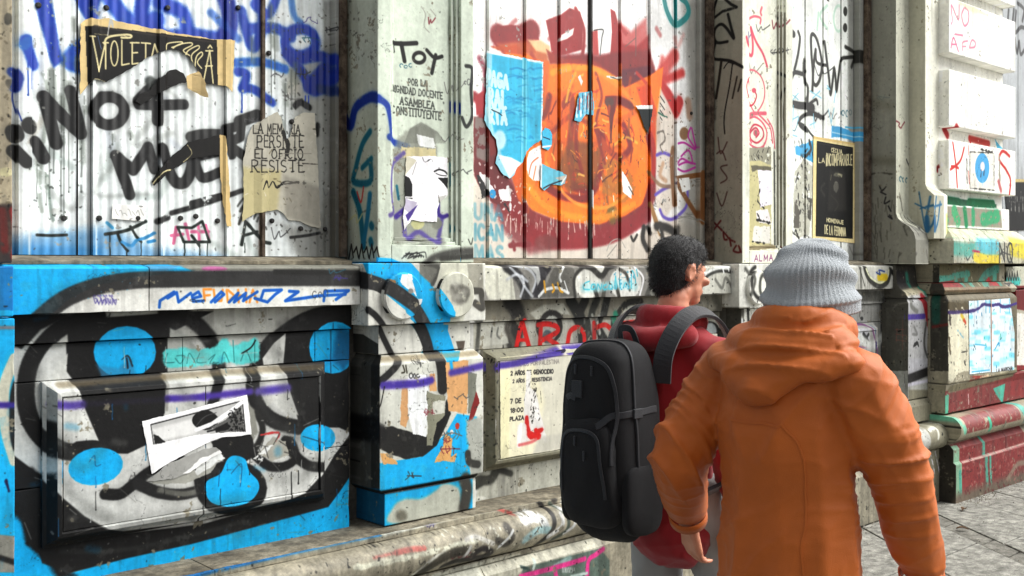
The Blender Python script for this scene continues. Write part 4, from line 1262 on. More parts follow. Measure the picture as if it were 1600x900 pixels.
# violet line
pn.s([(86, 632), (110, 634), (130, 632)], 11, (104, 84, 175), soft=8)
pn.s([(262, 623), (290, 622), (320, 620)], 9, (84, 60, 165), soft=6); pn.s([(320, 620), (392, 612)], 9, (90, 66, 165), soft=7)
pn.s([(404, 612), (451, 606)], 10, (96, 78, 170), soft=8)
pn.s([(130, 632), (262, 624)], 9, (44, 38, 66), soft=7, alpha=.5)
# pale turquoise scrawl over the bridge
wl.f([(255, 548), (285, 543), (330, 545), (352, 528), (362, 540), (384, 534), (402, 526), (406, 550), (400, 566), (340, 568), (280, 574), (256, 572)], CY, soft=5, warp=5, smooth=True)
for a in ([(262, 552), (258, 566), (272, 566)], [(276, 556), (288, 556), (282, 568), (274, 560)], [(292, 568), (296, 552), (306, 568)], [(312, 552), (308, 566), (322, 566)], [(326, 562), (336, 554), (328, 568), (342, 566)], [(346, 568), (350, 550), (358, 566)], [(364, 532), (366, 566)], [(376, 564), (384, 548), (392, 564)], [(398, 530), (398, 566)]):
    wl.s(a, 1.6, (60, 150, 150), soft=1)
wl.s([(378, 552), (392, 543), (399, 532)], 2.2, (20, 30, 30))
wp.spat(30, 500, 560, 830, 150, 1.6, (120, 120, 114), alpha=.45)
wp.spat(300, 800, 560, 840, 40, 1.6, (12, 60, 100), alpha=.5)
wp.spat(60, 830, 420, 870, 24, 1.6, (190, 190, 186), alpha=.5)

# pedestal 1 (with the mural running over it)
d = on(G0, 'ped1')
d.f([(560, 400), (770, 400), (770, 850), (560, 850)], (222, 222, 214))
F5 = d.at(560, 380, 5)
F5.f([(30, 150), (400, 150), (470, 230), (560, 320), (620, 420), (740, 640), (720, 860), (420, 860), (330, 520), (180, 400), (180, 330), (60, 230)], (2, 184, 236), soft=8)
F5.f([(720, 640), (800, 870), (620, 870), (560, 640)], (2, 184, 236), soft=6)
F5.f([(720, 640), (735, 560), (700, 500), (640, 400), (600, 350), (580, 420), (590, 640)], (2, 184, 236), soft=4)
F5.f([(60, 235), (200, 290), (180, 400), (75, 360)], (54, 54, 54), soft=8)
F5.s([(0, 285), (75, 300), (200, 345), (330, 430), (430, 510), (500, 620), (560, 760), (590, 880)], 96, (54, 54, 54), soft=12)
F5.f([(70, 372), (190, 410), (320, 530), (430, 620), (500, 720), (530, 860), (320, 860), (250, 740), (190, 660), (70, 560)], (222, 222, 214), soft=8, smooth=True)
F5.s([(70, 520), (130, 570), (190, 650), (240, 760), (300, 880)], 44, (34, 34, 34), soft=10)
F5.f([(70, 590), (140, 650), (170, 700), (200, 800), (240, 880), (70, 880)], (222, 222, 214), soft=6)
F5.f([(300, 240), (330, 235), (380, 245), (385, 290), (410, 380), (420, 430), (480, 440), (490, 460), (440, 480), (420, 420), (380, 380), (300, 330), (285, 300)], (238, 240, 238), warp=8)
F5.ell(370, 370, 20, 18, (150, 150, 146), warp=10, soft=6)
F5.s([(215, 285), (250, 305), (240, 290)], 12, (160, 120, 80), soft=4)
F5.f([(470, 150), (640, 150), (560, 320), (470, 240)], (128, 128, 120), soft=20); F5.s([(530, 160), (620, 200), (570, 320)], 30, (90, 90, 84), soft=18)
F5.f([(640, 150), (860, 150), (870, 400), (800, 640), (700, 640), (720, 540), (650, 420), (610, 360), (600, 300)], (214, 214, 200), soft=10)
F5.ell(745, 395, 80, 80, (150, 148, 140), warp=40, soft=40, erode=.25, alpha=.8)
F5.s([(690, 340), (720, 380), (760, 340), (820, 370), (800, 440), (740, 450)], 26, (110, 108, 100), soft=30, alpha=.6)
F5.f([(610, 370), (640, 400), (700, 490), (720, 575), (650, 560), (610, 480)], (2, 184, 236), soft=4)
F5.s([(900, 370), (950, 380), (960, 500), (905, 470)], 50, (84, 82, 76), soft=14)
F5.f([(840, 160), (960, 160), (970, 350), (860, 340)], (170, 168, 156), soft=16, erode=.2)
F5.f([(745, 650), (860, 650), (870, 760), (800, 770)], (232, 232, 222), soft=6, warp=12); F5.f([(800, 770), (870, 765), (860, 840), (820, 840)], (110, 100, 90), soft=10)
# pedestal die
D3 = d.at(550, 500, 2.25)
D3.f([(20, 130), (100, 130), (100, 620), (20, 620)], (46, 46, 44), soft=3, alpha=.75)  # left side of the die darkened with painted shade
D3.f([(96, 160), (460, 130), (460, 560), (96, 600)], (214, 215, 206), soft=1)
D3.f([(96, 505), (250, 480), (330, 400), (370, 330), (440, 340), (450, 420), (410, 480), (420, 560), (100, 605)], (2, 184, 236), soft=5)
D3.f([(96, 380), (140, 375), (200, 390), (270, 410), (310, 340), (335, 280), (350, 330), (300, 440), (250, 480), (190, 490), (130, 470), (96, 450)], (34, 34, 32), soft=5, warp=3)
D3.s([(310, 130), (318, 180), (320, 240)], 38, (38, 38, 36), soft=5)
D3.f([(330, 115), (395, 110), (370, 150), (340, 190)], (2, 184, 236), soft=3)
D3.s([(170, 140), (150, 170), (100, 215), (50, 240)], 24, (34, 34, 34), soft=4)
D3.f([(176, 240), (206, 235), (205, 330), (190, 380), (170, 370)], (214, 172, 126), warp=5)
D3.f([(198, 196), (262, 192), (270, 260), (262, 410), (215, 400), (198, 330)], (238, 240, 240), warp=3)
D3.f([(330, 150), (410, 140), (405, 330), (340, 320)], (222, 178, 128), warp=4)
D3.f([(274, 190), (292, 188), (300, 250), (274, 250)], (222, 178, 128), warp=4)
D3.f([(262, 250), (330, 270), (330, 340), (290, 440), (264, 440), (268, 330)], (150, 150, 132), warp=8)
D3.f([(285, 290), (330, 280), (325, 330), (285, 335)], (206, 206, 196), warp=7)
D3.f([(300, 360), (335, 330), (300, 440), (285, 440)], (18, 18, 18), warp=5)
D3.f([(410, 180), (440, 190), (430, 330), (408, 330)], (138, 140, 128), warp=4)
D3.f([(438, 250), (450, 290), (425, 350), (408, 360)], (140, 44, 40), warp=3)
D3.s([(345, 120), (352, 170)], 10, (2, 184, 236), soft=4)
D3.f([(100, 470), (125, 470), (160, 500), (160, 508), (110, 506)], (226, 180, 120), warp=6)
D3.f([(330, 400), (352, 420), (350, 480), (372, 470), (360, 500), (290, 498), (320, 440)], (226, 180, 120), warp=7)
D3.ell(372, 372, 7, 12, (190, 70, 50), warp=3); D3.ell(352, 395, 6, 9, (240, 240, 236), warp=3)
D3.s([(110, 230), (190, 226), (240, 222), (280, 212)], 22, (84, 62, 165), soft=12)
D3.s([(350, 186), (400, 175), (470, 158)], 18, (92, 72, 165), soft=12)
D3.f([(400, 350), (460, 340), (460, 560), (420, 560), (410, 470)], (176, 178, 170), soft=16, warp=8)
D3.s([(408, 470), (414, 500), (444, 508)], 22, (60, 60, 56), soft=6)
D3.s([(180, 160), (186, 182), (176, 186)], 5, (70, 66, 50)); D3.s([(190, 160), (194, 186)], 5, (70, 66, 50))
D3.s([(115, 235), (104, 290), (96, 310)], 4, (20, 20, 20)); D3.spat(100, 160, 440, 560, 60, 4, (70, 70, 64), alpha=.5)
# sides of the pedestal, sprayed over and darkened, with shade put into the colour
D3.f([(-70, 600), (112, 600), (112, 740), (-70, 740)], (0, 92, 132), soft=3, alpha=.85); D3.f([(-70, 20), (98, 130), (98, 600), (-70, 600)], (58, 58, 54), soft=3, alpha=.8); D3.s([(-40, 380), (96, 400)], 60, (20, 20, 20), soft=16)
# base block
D3.f([(60, 600), (430, 560), (430, 700), (60, 740)], (2, 180, 230), soft=3)
D3.f([(145, 720), (150, 660), (190, 630), (250, 628), (300, 600), (330, 575), (380, 590), (390, 640), (380, 700)], (188, 190, 178), soft=20, smooth=True)
D3.s([(400, 560), (410, 600), (400, 660)], 40, (74, 72, 66), soft=14)
D3.ell(180, 690, 20, 20, (120, 118, 106), soft=20); D3.s([(96, 612), (250, 585), (440, 548)], 12, (34, 34, 32), soft=5, smooth=False); D3.s([(60, 606), (96, 614)], 22, (30, 30, 30), soft=6)

# left pier edge
lp = on(G0, 'lpier')
lp.f([(-5, 485), (30, 485), (30, 905), (-5, 905)], (4, 184, 234))
lp.s([(24, 560), (8, 600), (6, 640), (12, 680), (24, 720)], 18, (206, 206, 190), soft=3)
lp.s([(28, 590), (20, 620), (20, 680), (28, 710)], 8, (30, 30, 30), soft=3)
lp.s([(-4, 633), (24, 633)], 9, (70, 50, 150), soft=6)
lp.f([(-5, 835), (26, 838), (26, 895), (-5, 895)], (150, 150, 142), soft=3); lp.s([(-5, 870), (26, 880)], 8, (30, 30, 30), soft=4)
lp.s([(10, 750), (14, 768)], 4, (20, 30, 80), warp=2); lp.s([(-5, 512), (24, 512)], 6, (130, 140, 150), soft=4)

# finer life of the mural: grey haze along the lines, drips, brush marks, scratches
mm = Pen({'wall1', 'panel1'})
for pts in ([(88, 690), (130, 730), (160, 700)], [(130, 800), (200, 815), (300, 800), (380, 780)], [(280, 600), (300, 640), (290, 680)], [(400, 600), (420, 650), (470, 690)], [(60, 580), (70, 640), (100, 690)], [(420, 745), (470, 745), (500, 720)], [(96, 740), (110, 770), (170, 810)], [(270, 510), (320, 560)], [(420, 530), (440, 580), (460, 640)]):
    mm.s(pts, 16, (120, 122, 118), soft=22, alpha=.45, thin=.5)
for i in range(38):
    r_ = random.Random(i + 400); x = r_.uniform(70, 560); y = r_.uniform(540, 820)
    mm.drip(x, y, r_.uniform(8, 34), 1.3, [(24, 24, 24), (200, 202, 200), (0, 120, 180)][i % 3], alpha=.75)
for i in range(60):
    r_ = random.Random(i + 500); x = r_.uniform(30, 560); y = r_.uniform(500, 850); L = r_.uniform(6, 34); a = r_.uniform(-.5, 1.2)
    mm.s([(x, y), (x + L * math.cos(a), y + L * math.sin(a))], .9, [(150, 150, 144), (60, 60, 58), (210, 210, 204)][i % 3], alpha=.7, smooth=False)
for i in range(26):
    r_ = random.Random(i + 560); x = r_.uniform(30, 560); y = r_.uniform(490, 860); 
    mm.s([(x, y), (x + r_.uniform(-20, 20), y + r_.uniform(-4, 4))], r_.uniform(5, 12), [(70, 70, 68), (0, 130, 190), (170, 170, 164)][i % 3], soft=9, alpha=.28)
# small hurried tags all over
def scrawl(pen, x, y, w, h, col, lw, seed):
    """a quick signature: a few loops and strokes, each different"""
    r_ = random.Random(seed); k = r_.randrange(4); q = lambda v: r_.uniform(-v, v)
    if k == 0:
        pen.s([(x + w * t + q(w * .12), y + h * math.sin(t * 9 + seed) * r_.uniform(.3, .7)) for t in np.linspace(0, 1, 9)], lw, col, soft=1, thin=.3)
    elif k == 1:
        cx = x
        for i in range(3):
            pen.ring(cx, y + q(2), w * r_.uniform(.08, .18), h * r_.uniform(.3, .6), lw, col, r_.uniform(0, 120), r_.uniform(260, 400), soft=1, thin=.3); cx += w * r_.uniform(.25, .4)
    elif k == 2:
        for i in range(r_.randrange(3, 6)):
            a = x + w * i / 5 + q(1.5); pen.s([(a, y - h * r_.uniform(.3, .8)), (a + q(3), y + q(1)), (a + q(4), y + h * r_.uniform(.3, .8))], lw, col, soft=1, thin=.3)
        pen.s([(x - 2, y + q(2)), (x + w * .5, y + q(4)), (x + w, y + q(3))], lw, col, soft=1)
    else:
        pen.s([(x + q(2), y - h), (x + w * .15, y + h * .6), (x + w * .4, y - h * .5), (x + w * .5, y + h * .3), (x + w * .8, y - h * .2), (x + w * 1.1, y - h * .9)], lw * 1.2, col, soft=1, thin=.3)
spots = [('hoard1', 40, 380, 530, 20, 400, 26), ('hoard2', 750, 990, 1100, 240, 400, 22), ('hoard3', 1240, 1250, 1335, 20, 400, 14), ('ledge1', 30, 300, 560, 424, 476, 8), ('ledge2', 760, 900, 1140, 424, 456, 12),
         ('pil1', 545, 600, 735, 10, 400, 16), ('pil2', 1115, 1165, 1230, 10, 400, 14), ('wall2', 760, 800, 1140, 500, 740, 16), ('ped1', 600, 620, 740, 420, 800, 14), ('rjamb', 1355, 1360, 1425, 150, 400, 12), ('rlowb', 1485, 1490, 1585, 430, 460, 4), ('rcornice', 1490, 1500, 1590, 380, 405, 5), ('wall3', 1345, 1345, 1380, 470, 600, 5), ('ledge3', 1330, 1340, 1395, 425, 450, 3), ('mbase', 460, 500, 900, 800, 900, 12), ('rplinth', 1500, 1510, 1595, 700, 740, 6)]
for tg, _, x0, x1, y0, y1, n in spots:
    r_ = random.Random(sum(map(ord, tg)))
    pn_ = Pen({tg})
    for i in range(max(2, int(n * .6))):
        x = r_.uniform(x0, x1); y = r_.uniform(y0, y1); w = r_.uniform(10, 30); h_ = r_.uniform(4, 12)
        scrawl(pn_, x, y, w, h_, r_.choice([(60, 60, 62), (90, 90, 92), (120, 118, 116), (70, 60, 130), (140, 60, 70), (40, 100, 120), (50, 50, 50)]), r_.uniform(.9, 1.7), r_.random() * 999)

ru = Pen({'panel1'})
for a_, b_ in (((98, 603), (262, 590)), ((262, 590), (345, 584)), ((350, 583), (400, 580)), ((400, 579), (512, 574))):
    ru.s([a_, b_], 9, (132, 118, 90), soft=6, alpha=.6, erode=.12, smooth=False)
ru = Pen({'ped1'})
ru.s([(598, 562), (700, 556), (748, 552)], 7, (150, 136, 104), soft=5, alpha=.7, erode=.1)
ru = Pen({'panel2'}); ru.s([(765, 548), (1100, 528)], 8, (120, 110, 80), soft=5, alpha=.8)
# ------------------------------------------------ hoarding 2: orange and dark red figure
H2 = Pen({'hoard2'}, 740, 0, 2.195)
H2.f([(-20, 400), (60, 420), (130, 620), (240, 780), (560, 800), (700, 740), (830, 820), (830, 900), (-20, 900)], (216, 206, 192), soft=40, alpha=.8)
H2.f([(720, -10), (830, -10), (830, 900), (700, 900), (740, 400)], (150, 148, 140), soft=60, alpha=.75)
H2.f([(770, -10), (850, -10), (850, 900), (775, 900)], (104, 102, 96), soft=16, alpha=.7)  # grey right edge paints in the shade beside the reveal
pk = (222, 150, 140)
H2.f([(40, 430), (110, 560), (180, 700), (300, 850), (190, 870), (110, 800), (60, 700), (0, 560)], (150, 70, 74), soft=30, alpha=.85)
# red crest
H2.s([(85, 120), (120, 140), (200, 105)], 60, (150, 44, 44), soft=12)
H2.f([(90, 90), (130, 85), (180, 95), (205, 70), (225, 138), (190, 140), (240, 180), (160, 180), (80, 170), (62, 120)], (156, 40, 42), soft=8)
H2.f([(80, 150), (180, 140), (250, 170), (260, 220), (120, 210)], (206, 110, 60), soft=20, alpha=.9)
H2.f([(185, 136), (230, 138), (262, 160), (262, 186), (215, 176)], (240, 206, 160), soft=14)
H2.f([(248, 70), (300, 50), (330, 28), (365, 40), (375, 80), (372, 170), (270, 200), (262, 140)], (168, 34, 36), soft=8)
H2.f([(285, 145), (300, 120), (345, 95), (340, 120), (320, 134)], (244, 240, 234), soft=5)
H2.s([(350, 30), (378, 100), (374, 190)], 10, (170, 40, 38), soft=8)
H2.f([(404, 110), (425, 100), (430, 190), (405, 190)], (190, 60, 56), soft=10, alpha=.9)
H2.f([(470, 30), (485, 40), (500, 100), (520, 180), (480, 230), (468, 200), (474, 110)], (178, 38, 38), soft=6)
H2.f([(495, 70), (540, 110), (592, 60), (600, 180), (580, 240), (500, 250), (500, 140)], (200, 84, 80), soft=22, alpha=.8)
H2.f([(500, 150), (560, 160), (600, 120), (600, 210), (520, 215)], (176, 42, 42), soft=14)
H2.f([(430, 190), (480, 180), (600, 170), (620, 230), (640, 330), (540, 380), (470, 290), (300, 240), (270, 190), (380, 185)], (150, 46, 48), soft=18)
H2.f([(500, 240), (600, 225), (640, 260), (560, 290), (520, 300)], (110, 34, 60), soft=12, alpha=.8)
H2.s([(690, 190), (660, 230), (632, 270)], 34, (205, 66, 60), soft=16, alpha=.85)
H2.s([(648, 200), (640, 250)], 16, (206, 70, 62), soft=18, alpha=.7)
H2.s([(715, 250), (670, 268), (632, 282)], 22, (206, 50, 46), soft=16, alpha=.9)
H2.s([(640, 290), (676, 340), (690, 384), (705, 350)], 30, (196, 34, 34), soft=10)
H2.f([(636, 270), (650, 300), (680, 340), (668, 412), (650, 400), (640, 380), (668, 370)], (206, 60, 60), soft=8, alpha=.6)
H2.s([(690, 130), (700, 160), (720, 120)], 10, (230, 170, 164), soft=14, alpha=.7)
# dark red ground under the disc
H2.s([(90, 640), (160, 740), (250, 790), (360, 800), (470, 785), (560, 730), (606, 640)], 74, (150, 52, 54), soft=16, alpha=.98)
# orange body
H2.f([(120, 160), (170, 180), (250, 220), (330, 215), (430, 225), (520, 300), (600, 260), (650, 230), (636, 400), (612, 480), (618, 600), (580, 700), (520, 740), (430, 770), (300, 760), (200, 720), (160, 660), (110, 560), (60, 420), (60, 260)], OR, soft=10, erode=.05)
H2.f([(60, 160), (150, 155), (180, 190), (110, 182)], (200, 90, 30), soft=10)
H2.f([(250, 170), (300, 200), (420, 210), (470, 250), (420, 230), (330, 215), (262, 220)], (170, 60, 40), soft=12)
H2.f([(160, 200), (260, 210), (255, 300), (240, 400), (225, 300)], (230, 120, 30), soft=10)
H2.f([(245, 330), (330, 330), (350, 480), (440, 480), (450, 620), (330, 680), (270, 600), (250, 480)], (214, 100, 20), soft=30, alpha=.6)
H2.s([(260, 330), (250, 380), (236, 400)], 20, (150, 56, 36), soft=10)
H2.s([(310, 360), (335, 330), (340, 400), (330, 520), (345, 640)], 22, (158, 60, 34), soft=10, alpha=.9)
H2.s([(345, 640), (390, 650), (430, 600), (446, 500), (440, 460)], 22, (150, 40, 36), soft=10)
H2.s([(262, 460), (330, 400), (390, 420)], 14, (170, 66, 30), soft=10, alpha=.8)
H2.f([(452, 330), (500, 330), (480, 400), (472, 470), (466, 420)], (130, 40, 34), soft=6)
H2.s([(460, 345), (500, 345), (540, 362)], 22, (140, 40, 36), soft=8)
H2.ell(466, 350, 16, 16, (110, 70, 60), soft=10)
H2.s([(472, 420), (473, 490)], 3, (90, 30, 24)); H2.drip(468, 430, 60, 3, (100, 30, 24))
H2.s([(420, 440), (450, 500), (500, 540), (535, 510), (530, 470), (515, 430)], 18, (150, 40, 40), soft=9)
H2.s([(250, 640), (300, 670), (380, 680), (420, 640)], 22, (150, 44, 36), soft=10)
H2.s([(300, 500), (300, 640)], 14, (140, 90, 40), soft=10, alpha=.6); H2.s([(470, 720), (478, 760)], 26, (130, 110, 40), soft=14, alpha=.8)
H2.s([(455, 740), (480, 710), (500, 760)], 14, (120, 104, 44), soft=8, alpha=.6)
H2.f([(440, 470), (500, 520), (560, 560), (560, 600), (500, 620), (430, 560)], (240, 130, 30), soft=16, alpha=.5)
for i in range(60):
    r_ = random.Random(i + 5); x = r_.uniform(280, 600); y = r_.uniform(420, 760)
    H2.s([(x, y), (x + r_.uniform(-4, 4), y + r_.uniform(3, 22))], r_.uniform(2, 4), [(244, 236, 226), (120, 60, 20), (150, 110, 60), (236, 160, 90)][i % 4], soft=1, warp=3)
# sprayed texture, old paint showing, brush lines
for i in range(46):
    r_ = random.Random(i + 700); x = r_.uniform(130, 610); y = r_.uniform(220, 730); L = r_.uniform(20, 90)
    H2.s([(x, y), (x + r_.uniform(-5, 5), y + L / 2), (x + r_.uniform(-8, 8), y + L)], r_.uniform(3, 10), [(250, 150, 40), (226, 104, 8), (170, 110, 40), (232, 110, 0), (120, 70, 30)][i % 5], soft=6, alpha=.5, erode=.3)
for i in range(16):
    r_ = random.Random(i + 800); x = r_.uniform(200, 580); y = r_.uniform(250, 700)
    H2.s([(x, y), (x + r_.uniform(-50, 50), y + r_.uniform(-10, 40)), (x + r_.uniform(-70, 70), y + r_.uniform(10, 60))], r_.uniform(8, 16), (152, 54, 30), soft=9, alpha=.25, erode=.3)
H2.f([(330, 480), (440, 500), (420, 640), (330, 660), (280, 590)], (136, 88, 40), soft=20, alpha=.65, erode=.42, warp=6)
H2.f([(440, 540), (520, 560), (560, 640), (520, 700), (440, 660)], (168, 124, 62), soft=12, alpha=.6, erode=.5, warp=6)
# rings and highlights inside the disc
for c_, w_, pts in (((255, 164, 60), 12, [(300, 240), (400, 236), (500, 300), (570, 380), (596, 480)]), ((255, 176, 70), 9, [(250, 560), (290, 640), (360, 700), (460, 710), (540, 650)]),
        
        ((146, 44, 30), 13, [(392, 330), (360, 400), (352, 500), (372, 590)]), ((150, 50, 34), 9, [(420, 250), (440, 330), (420, 430), (450, 560)]), ((232, 190, 70), 8, [(350, 250), (330, 300), (318, 350)]),
        ((236, 200, 90), 6, [(480, 500), (520, 470), (560, 490)]), ((206, 60, 40), 9, [(560, 250), (600, 300), (610, 380)])):
    H2.s(pts, w_, c_, soft=6, erode=.22, thin=.5)
for i in range(14):
    r_ = random.Random(i + 940); x = r_.uniform(80, 640); y = r_.uniform(60, 240)
    H2.s([(x, y), (x + r_.uniform(-30, 30), y + r_.uniform(10, 60))], r_.uniform(5, 14), (166, 40, 40), soft=9, alpha=.5, erode=.2)
for i in range(54):
    r_ = random.Random(i + 1200); a = r_.uniform(0, 6.28); q = r_.uniform(.15, .95); x = 420 + 190 * q * math.cos(a); y = 480 + 240 * q * math.sin(a); L = r_.uniform(14, 46)
    if x < 250 and y < 560: continue
    H2.s([(x, y), (x - L * .5 * math.sin(a) + r_.uniform(-6, 6), y + L * .6 * math.cos(a)), (x - L * math.sin(a), y + L * math.cos(a) + r_.uniform(-8, 8))], r_.uniform(2, 6), [(128, 38, 22), (255, 178, 50), (150, 60, 20), (250, 210, 120), (90, 40, 24), (206, 70, 20)][i % 6], soft=2.5, alpha=.75, erode=.25, warp=2)
H2.s([(270, 250), (330, 232), (420, 236), (500, 280)], 16, (255, 176, 44), soft=9, alpha=.8, erode=.2)
H2.s([(190, 640), (240, 700), (330, 740), (450, 744), (550, 700)], 16, (255, 170, 40), soft=9, alpha=.7, erode=.2)
# outline round the body
ol = (150, 32, 40)
H2.s([(600, 470), (618, 560), (606, 650), (570, 740), (500, 800), (380, 830), (250, 820), (170, 760), (110, 690), (60, 600), (30, 480), (40, 400)], 26, ol, soft=10, alpha=.95)
H2.s([(590, 740), (480, 800), (330, 826), (200, 810)], 46, (158, 44, 52), soft=14, alpha=.85)
H2.f([(560, 300), (600, 290), (640, 420), (622, 560), (600, 440)], (226, 90, 20), soft=10)
H2.s([(606, 460), (620, 520), (612, 620)], 14, (190, 44, 30), soft=8)
H2.s([(2, 330), (30, 360), (28, 400)], 26, (160, 40, 52), soft=12); H2.s([(20, 200), (40, 250), (34, 340)], 16, (150, 60, 80), soft=14, alpha=.9)
H2.f([(5, 330), (50, 300), (60, 380), (10, 395)], (178, 44, 56), soft=8)
H2.f([(0, 400), (40, 410), (80, 500), (80, 560), (140, 650), (110, 720), (60, 690), (20, 640), (0, 600)], (124, 46, 48), soft=8, warp=6)
H2.f([(36, 430), (80, 470), (84, 520), (60, 540)], (140, 40, 30), soft=3, warp=5)
H2.f([(4, 400), (50, 405), (50, 560), (10, 540)], (150, 140, 134), soft=10, erode=.45, alpha=.9, warp=4)
for i in range(40):
    r_ = random.Random(i + 90); x = r_.uniform(100, 420); y = r_.uniform(735, 765) + x * .06
    H2.s([(x, y - 8), (x + r_.uniform(-4, 4), y + r_.uniform(8, 42))], 3, (226, 200, 190), soft=1, warp=2, alpha=.85)
H2.f([(10, 600), (40, 610), (60, 660), (30, 680)], (34, 30, 30), warp=8); H2.f([(16, 590), (40, 600), (70, 650), (60, 680), (40, 640)], (240, 240, 240), warp=8)
H2.f([(85, 650), (126, 645), (130, 690), (90, 680)], (244, 244, 244), warp=10); H2.ell(66, 665, 12, 16, (40, 160, 210), warp=3)
H2.s([(100, 690), (120, 640), (128, 720)], 4, (230, 230, 230), warp=6); H2.s([(108, 700), (126, 730)], 4, (20, 20, 20), warp=5)
H2.f([(130, 600), (170, 560), (165, 700), (150, 680)], (226, 110, 30), soft=10, warp=6)
H2.spat(20, 560, 200, 760, 60, 5, (236, 230, 226), alpha=.8)
# torn white bill by the blue poster
H2.f([(180, 560), (190, 520), (232, 496), (234, 620), (205, 618), (186, 600)], (244, 238, 236), warp=3)
H2.s([(190, 600), (200, 560), (222, 540)], 3, (220, 100, 30)); H2.s([(205, 615), (214, 570)], 3, (230, 120, 40))
H2.f([(505, 580), (520, 600), (545, 650), (540, 682), (524, 668), (512, 660)], (246, 246, 246), warp=3)
H2.s([(532, 640), (548, 668)], 3, (60, 60, 60)); H2.f([(398, 640), (410, 660), (408, 720), (400, 700)], (246, 246, 246), warp=4)
H2.f([(360, 262), (368, 255), (376, 280), (370, 296)], W, warp=4)
H2.s([(458, 262), (480, 266), (502, 266)], 6, W, warp=3); H2.s([(470, 264), (500, 274)], 2.4, (40, 40, 40), warp=2)
H2.s([(412, 104), (444, 102), (440, 130), (434, 190)], 3, (60, 60, 56)); H2.s([(556, 84), (556, 190)], 4, (120, 100, 90), soft=3, alpha=.7)
H2.s([(520, 160), (556, 130)], 3, (120, 100, 90), alpha=.7)
# stencil words, lower left
for t, y0 in (('UNA', 0), ('ICAN', 1), ('MAS', 2)):
    yy = 700 + y0 * 70
    H2.text(t, [(4, yy), (100, yy + 6), (100, yy + 54), (4, yy + 50)], 11, (70, 160, 184), soft=6, thin=.8, erode=.18, alpha=.85)
H2.s([(125, 842), (195, 838)], 12, (150, 60, 66), soft=6, warp=4); H2.s([(136, 830), (140, 856)], 10, (150, 60, 66), soft=6)
H2.ell(250, 830, 40, 26, (140, 90, 84), soft=20, alpha=.6)
# teal letter, brown/violet/magenta hands at the right
H2.s([(652, -6), (664, 40), (690, 84), (724, 66), (738, 40), (730, 10), (712, -6)], 15, (20, 150, 150), soft=4)
H2.s([(690, -4), (692, 80)], 10, (30, 160, 160), soft=4)
H2.f([(640, 300), (690, 400), (690, 700), (650, 760), (625, 700), (625, 420)], (226, 216, 204), soft=14, alpha=.9)
H2.s([(735, 350), (740, 396)], 24, (170, 140, 120), soft=14, alpha=.9)
H2.ell(722, 458, 16, 22, (150, 116, 84), soft=8)
mg = (190, 50, 160)
H2.s([(744, 438), (736, 470), (760, 512), (724, 490), (702, 492)], 5, mg, soft=3); H2.s([(700, 560), (716, 544), (750, 560), (738, 516), (712, 536)], 5, mg, soft=3)
H2.s([(704, 566), (730, 556), (760, 562)], 5, mg, soft=3); H2.s([(700, 578), (724, 588), (760, 574)], 5, mg, soft=3); H2.s([(748, 440), (762, 506)], 5, mg, soft=3)
vi = (120, 100, 190)
H2.s([(628, 532), (650, 524), (672, 532)], 8, vi, soft=5); H2.s([(624, 668), (650, 650), (672, 640)], 8, vi, soft=5)
H2.s([(640, 720), (652, 744), (680, 752), (712, 730), (732, 700), (734, 646)], 8, vi, soft=5)
br = (140, 96, 54)
H2.s([(688, 700), (680, 560), (684, 510)], 15, br, soft=4, thin=.3)
H2.f([(692, 604), (790, 588), (786, 606), (696, 622)], br, soft=3, thin=0) if False else H2.f([(692, 604), (790, 588), (786, 606), (696, 622)], br, soft=3)
H2.s([(776, 600), (774, 756)], 22, br, soft=4); H2.s([(700, 630), (720, 666), (776, 756)], 14, br, soft=4)
H2.s([(606, 700), (620, 740), (640, 800)], 15, (176, 136, 84), soft=4); H2.s([(598, 590), (640, 634), (680, 640)], 10, (150, 120, 90), soft=5, alpha=.8)
H2.f([(704, 612), (740, 608), (744, 650), (716, 660)], (240, 240, 236), soft=2)
H2.s([(700, 750), (740, 742), (784, 764)], 3, (150, 148, 140), soft=2); H2.s([(650, 690), (646, 700)], 3, (60, 60, 60)); H2.s([(700, 740), (770, 756)], 2, (150, 148, 140))
H2.s([(584, 780), (580, 820), (596, 856)], 15, (46, 42, 38), soft=8, erode=.1); H2.s([(596, 780), (606, 800)], 12, (46, 42, 38), soft=6)
H2.s([(628, 776), (660, 780), (690, 800), (720, 840)], 20, (50, 48, 44), soft=10, erode=.2); H2.s([(540, 812), (548, 826), (560, 806)], 7, (50, 46, 40), soft=4)
H2.s([(640, 770), (650, 830)], 14, (60, 56, 50), soft=8); H2.s([(700, 784), (696, 850), (760, 860)], 18, (66, 62, 56), soft=14, alpha=.9)
H2.s([(456, 860), (470, 830), (500, 820), (520, 850)], 3, (180, 176, 168)); H2.s([(458, 880), (490, 840)], 3, (160, 158, 150))
H2.spat(630, 320, 760, 700, 60, 3.5, (110, 90, 70), alpha=.7); H2.spat(200, 300, 600, 760, 80, 3, (120, 50, 30), alpha=.6)
for i in range(14): H2.s([(640 + i % 4 * 4, 330 + i * 6), (642 + i % 4 * 4, 334 + i * 6)], 3, (30, 30, 30))
H2.s([(632, 386), (650, 396), (664, 402)], 4, (60, 120, 100), warp=2)
H2.s([(630, 456), (650, 450), (656, 480), (640, 500), (648, 520)], 4, (140, 130, 120), warp=3)
H2.s([(650, 560), (640, 600), (660, 620)], 12, (196, 160, 130), soft=8, alpha=.8)
for gx in gx2:
    x = (gx - 740) * 2.195
    H2.s([(x - 6, -10), (x - 6, 900)], 6, (90, 60, 50), soft=8, alpha=.12, smooth=False)

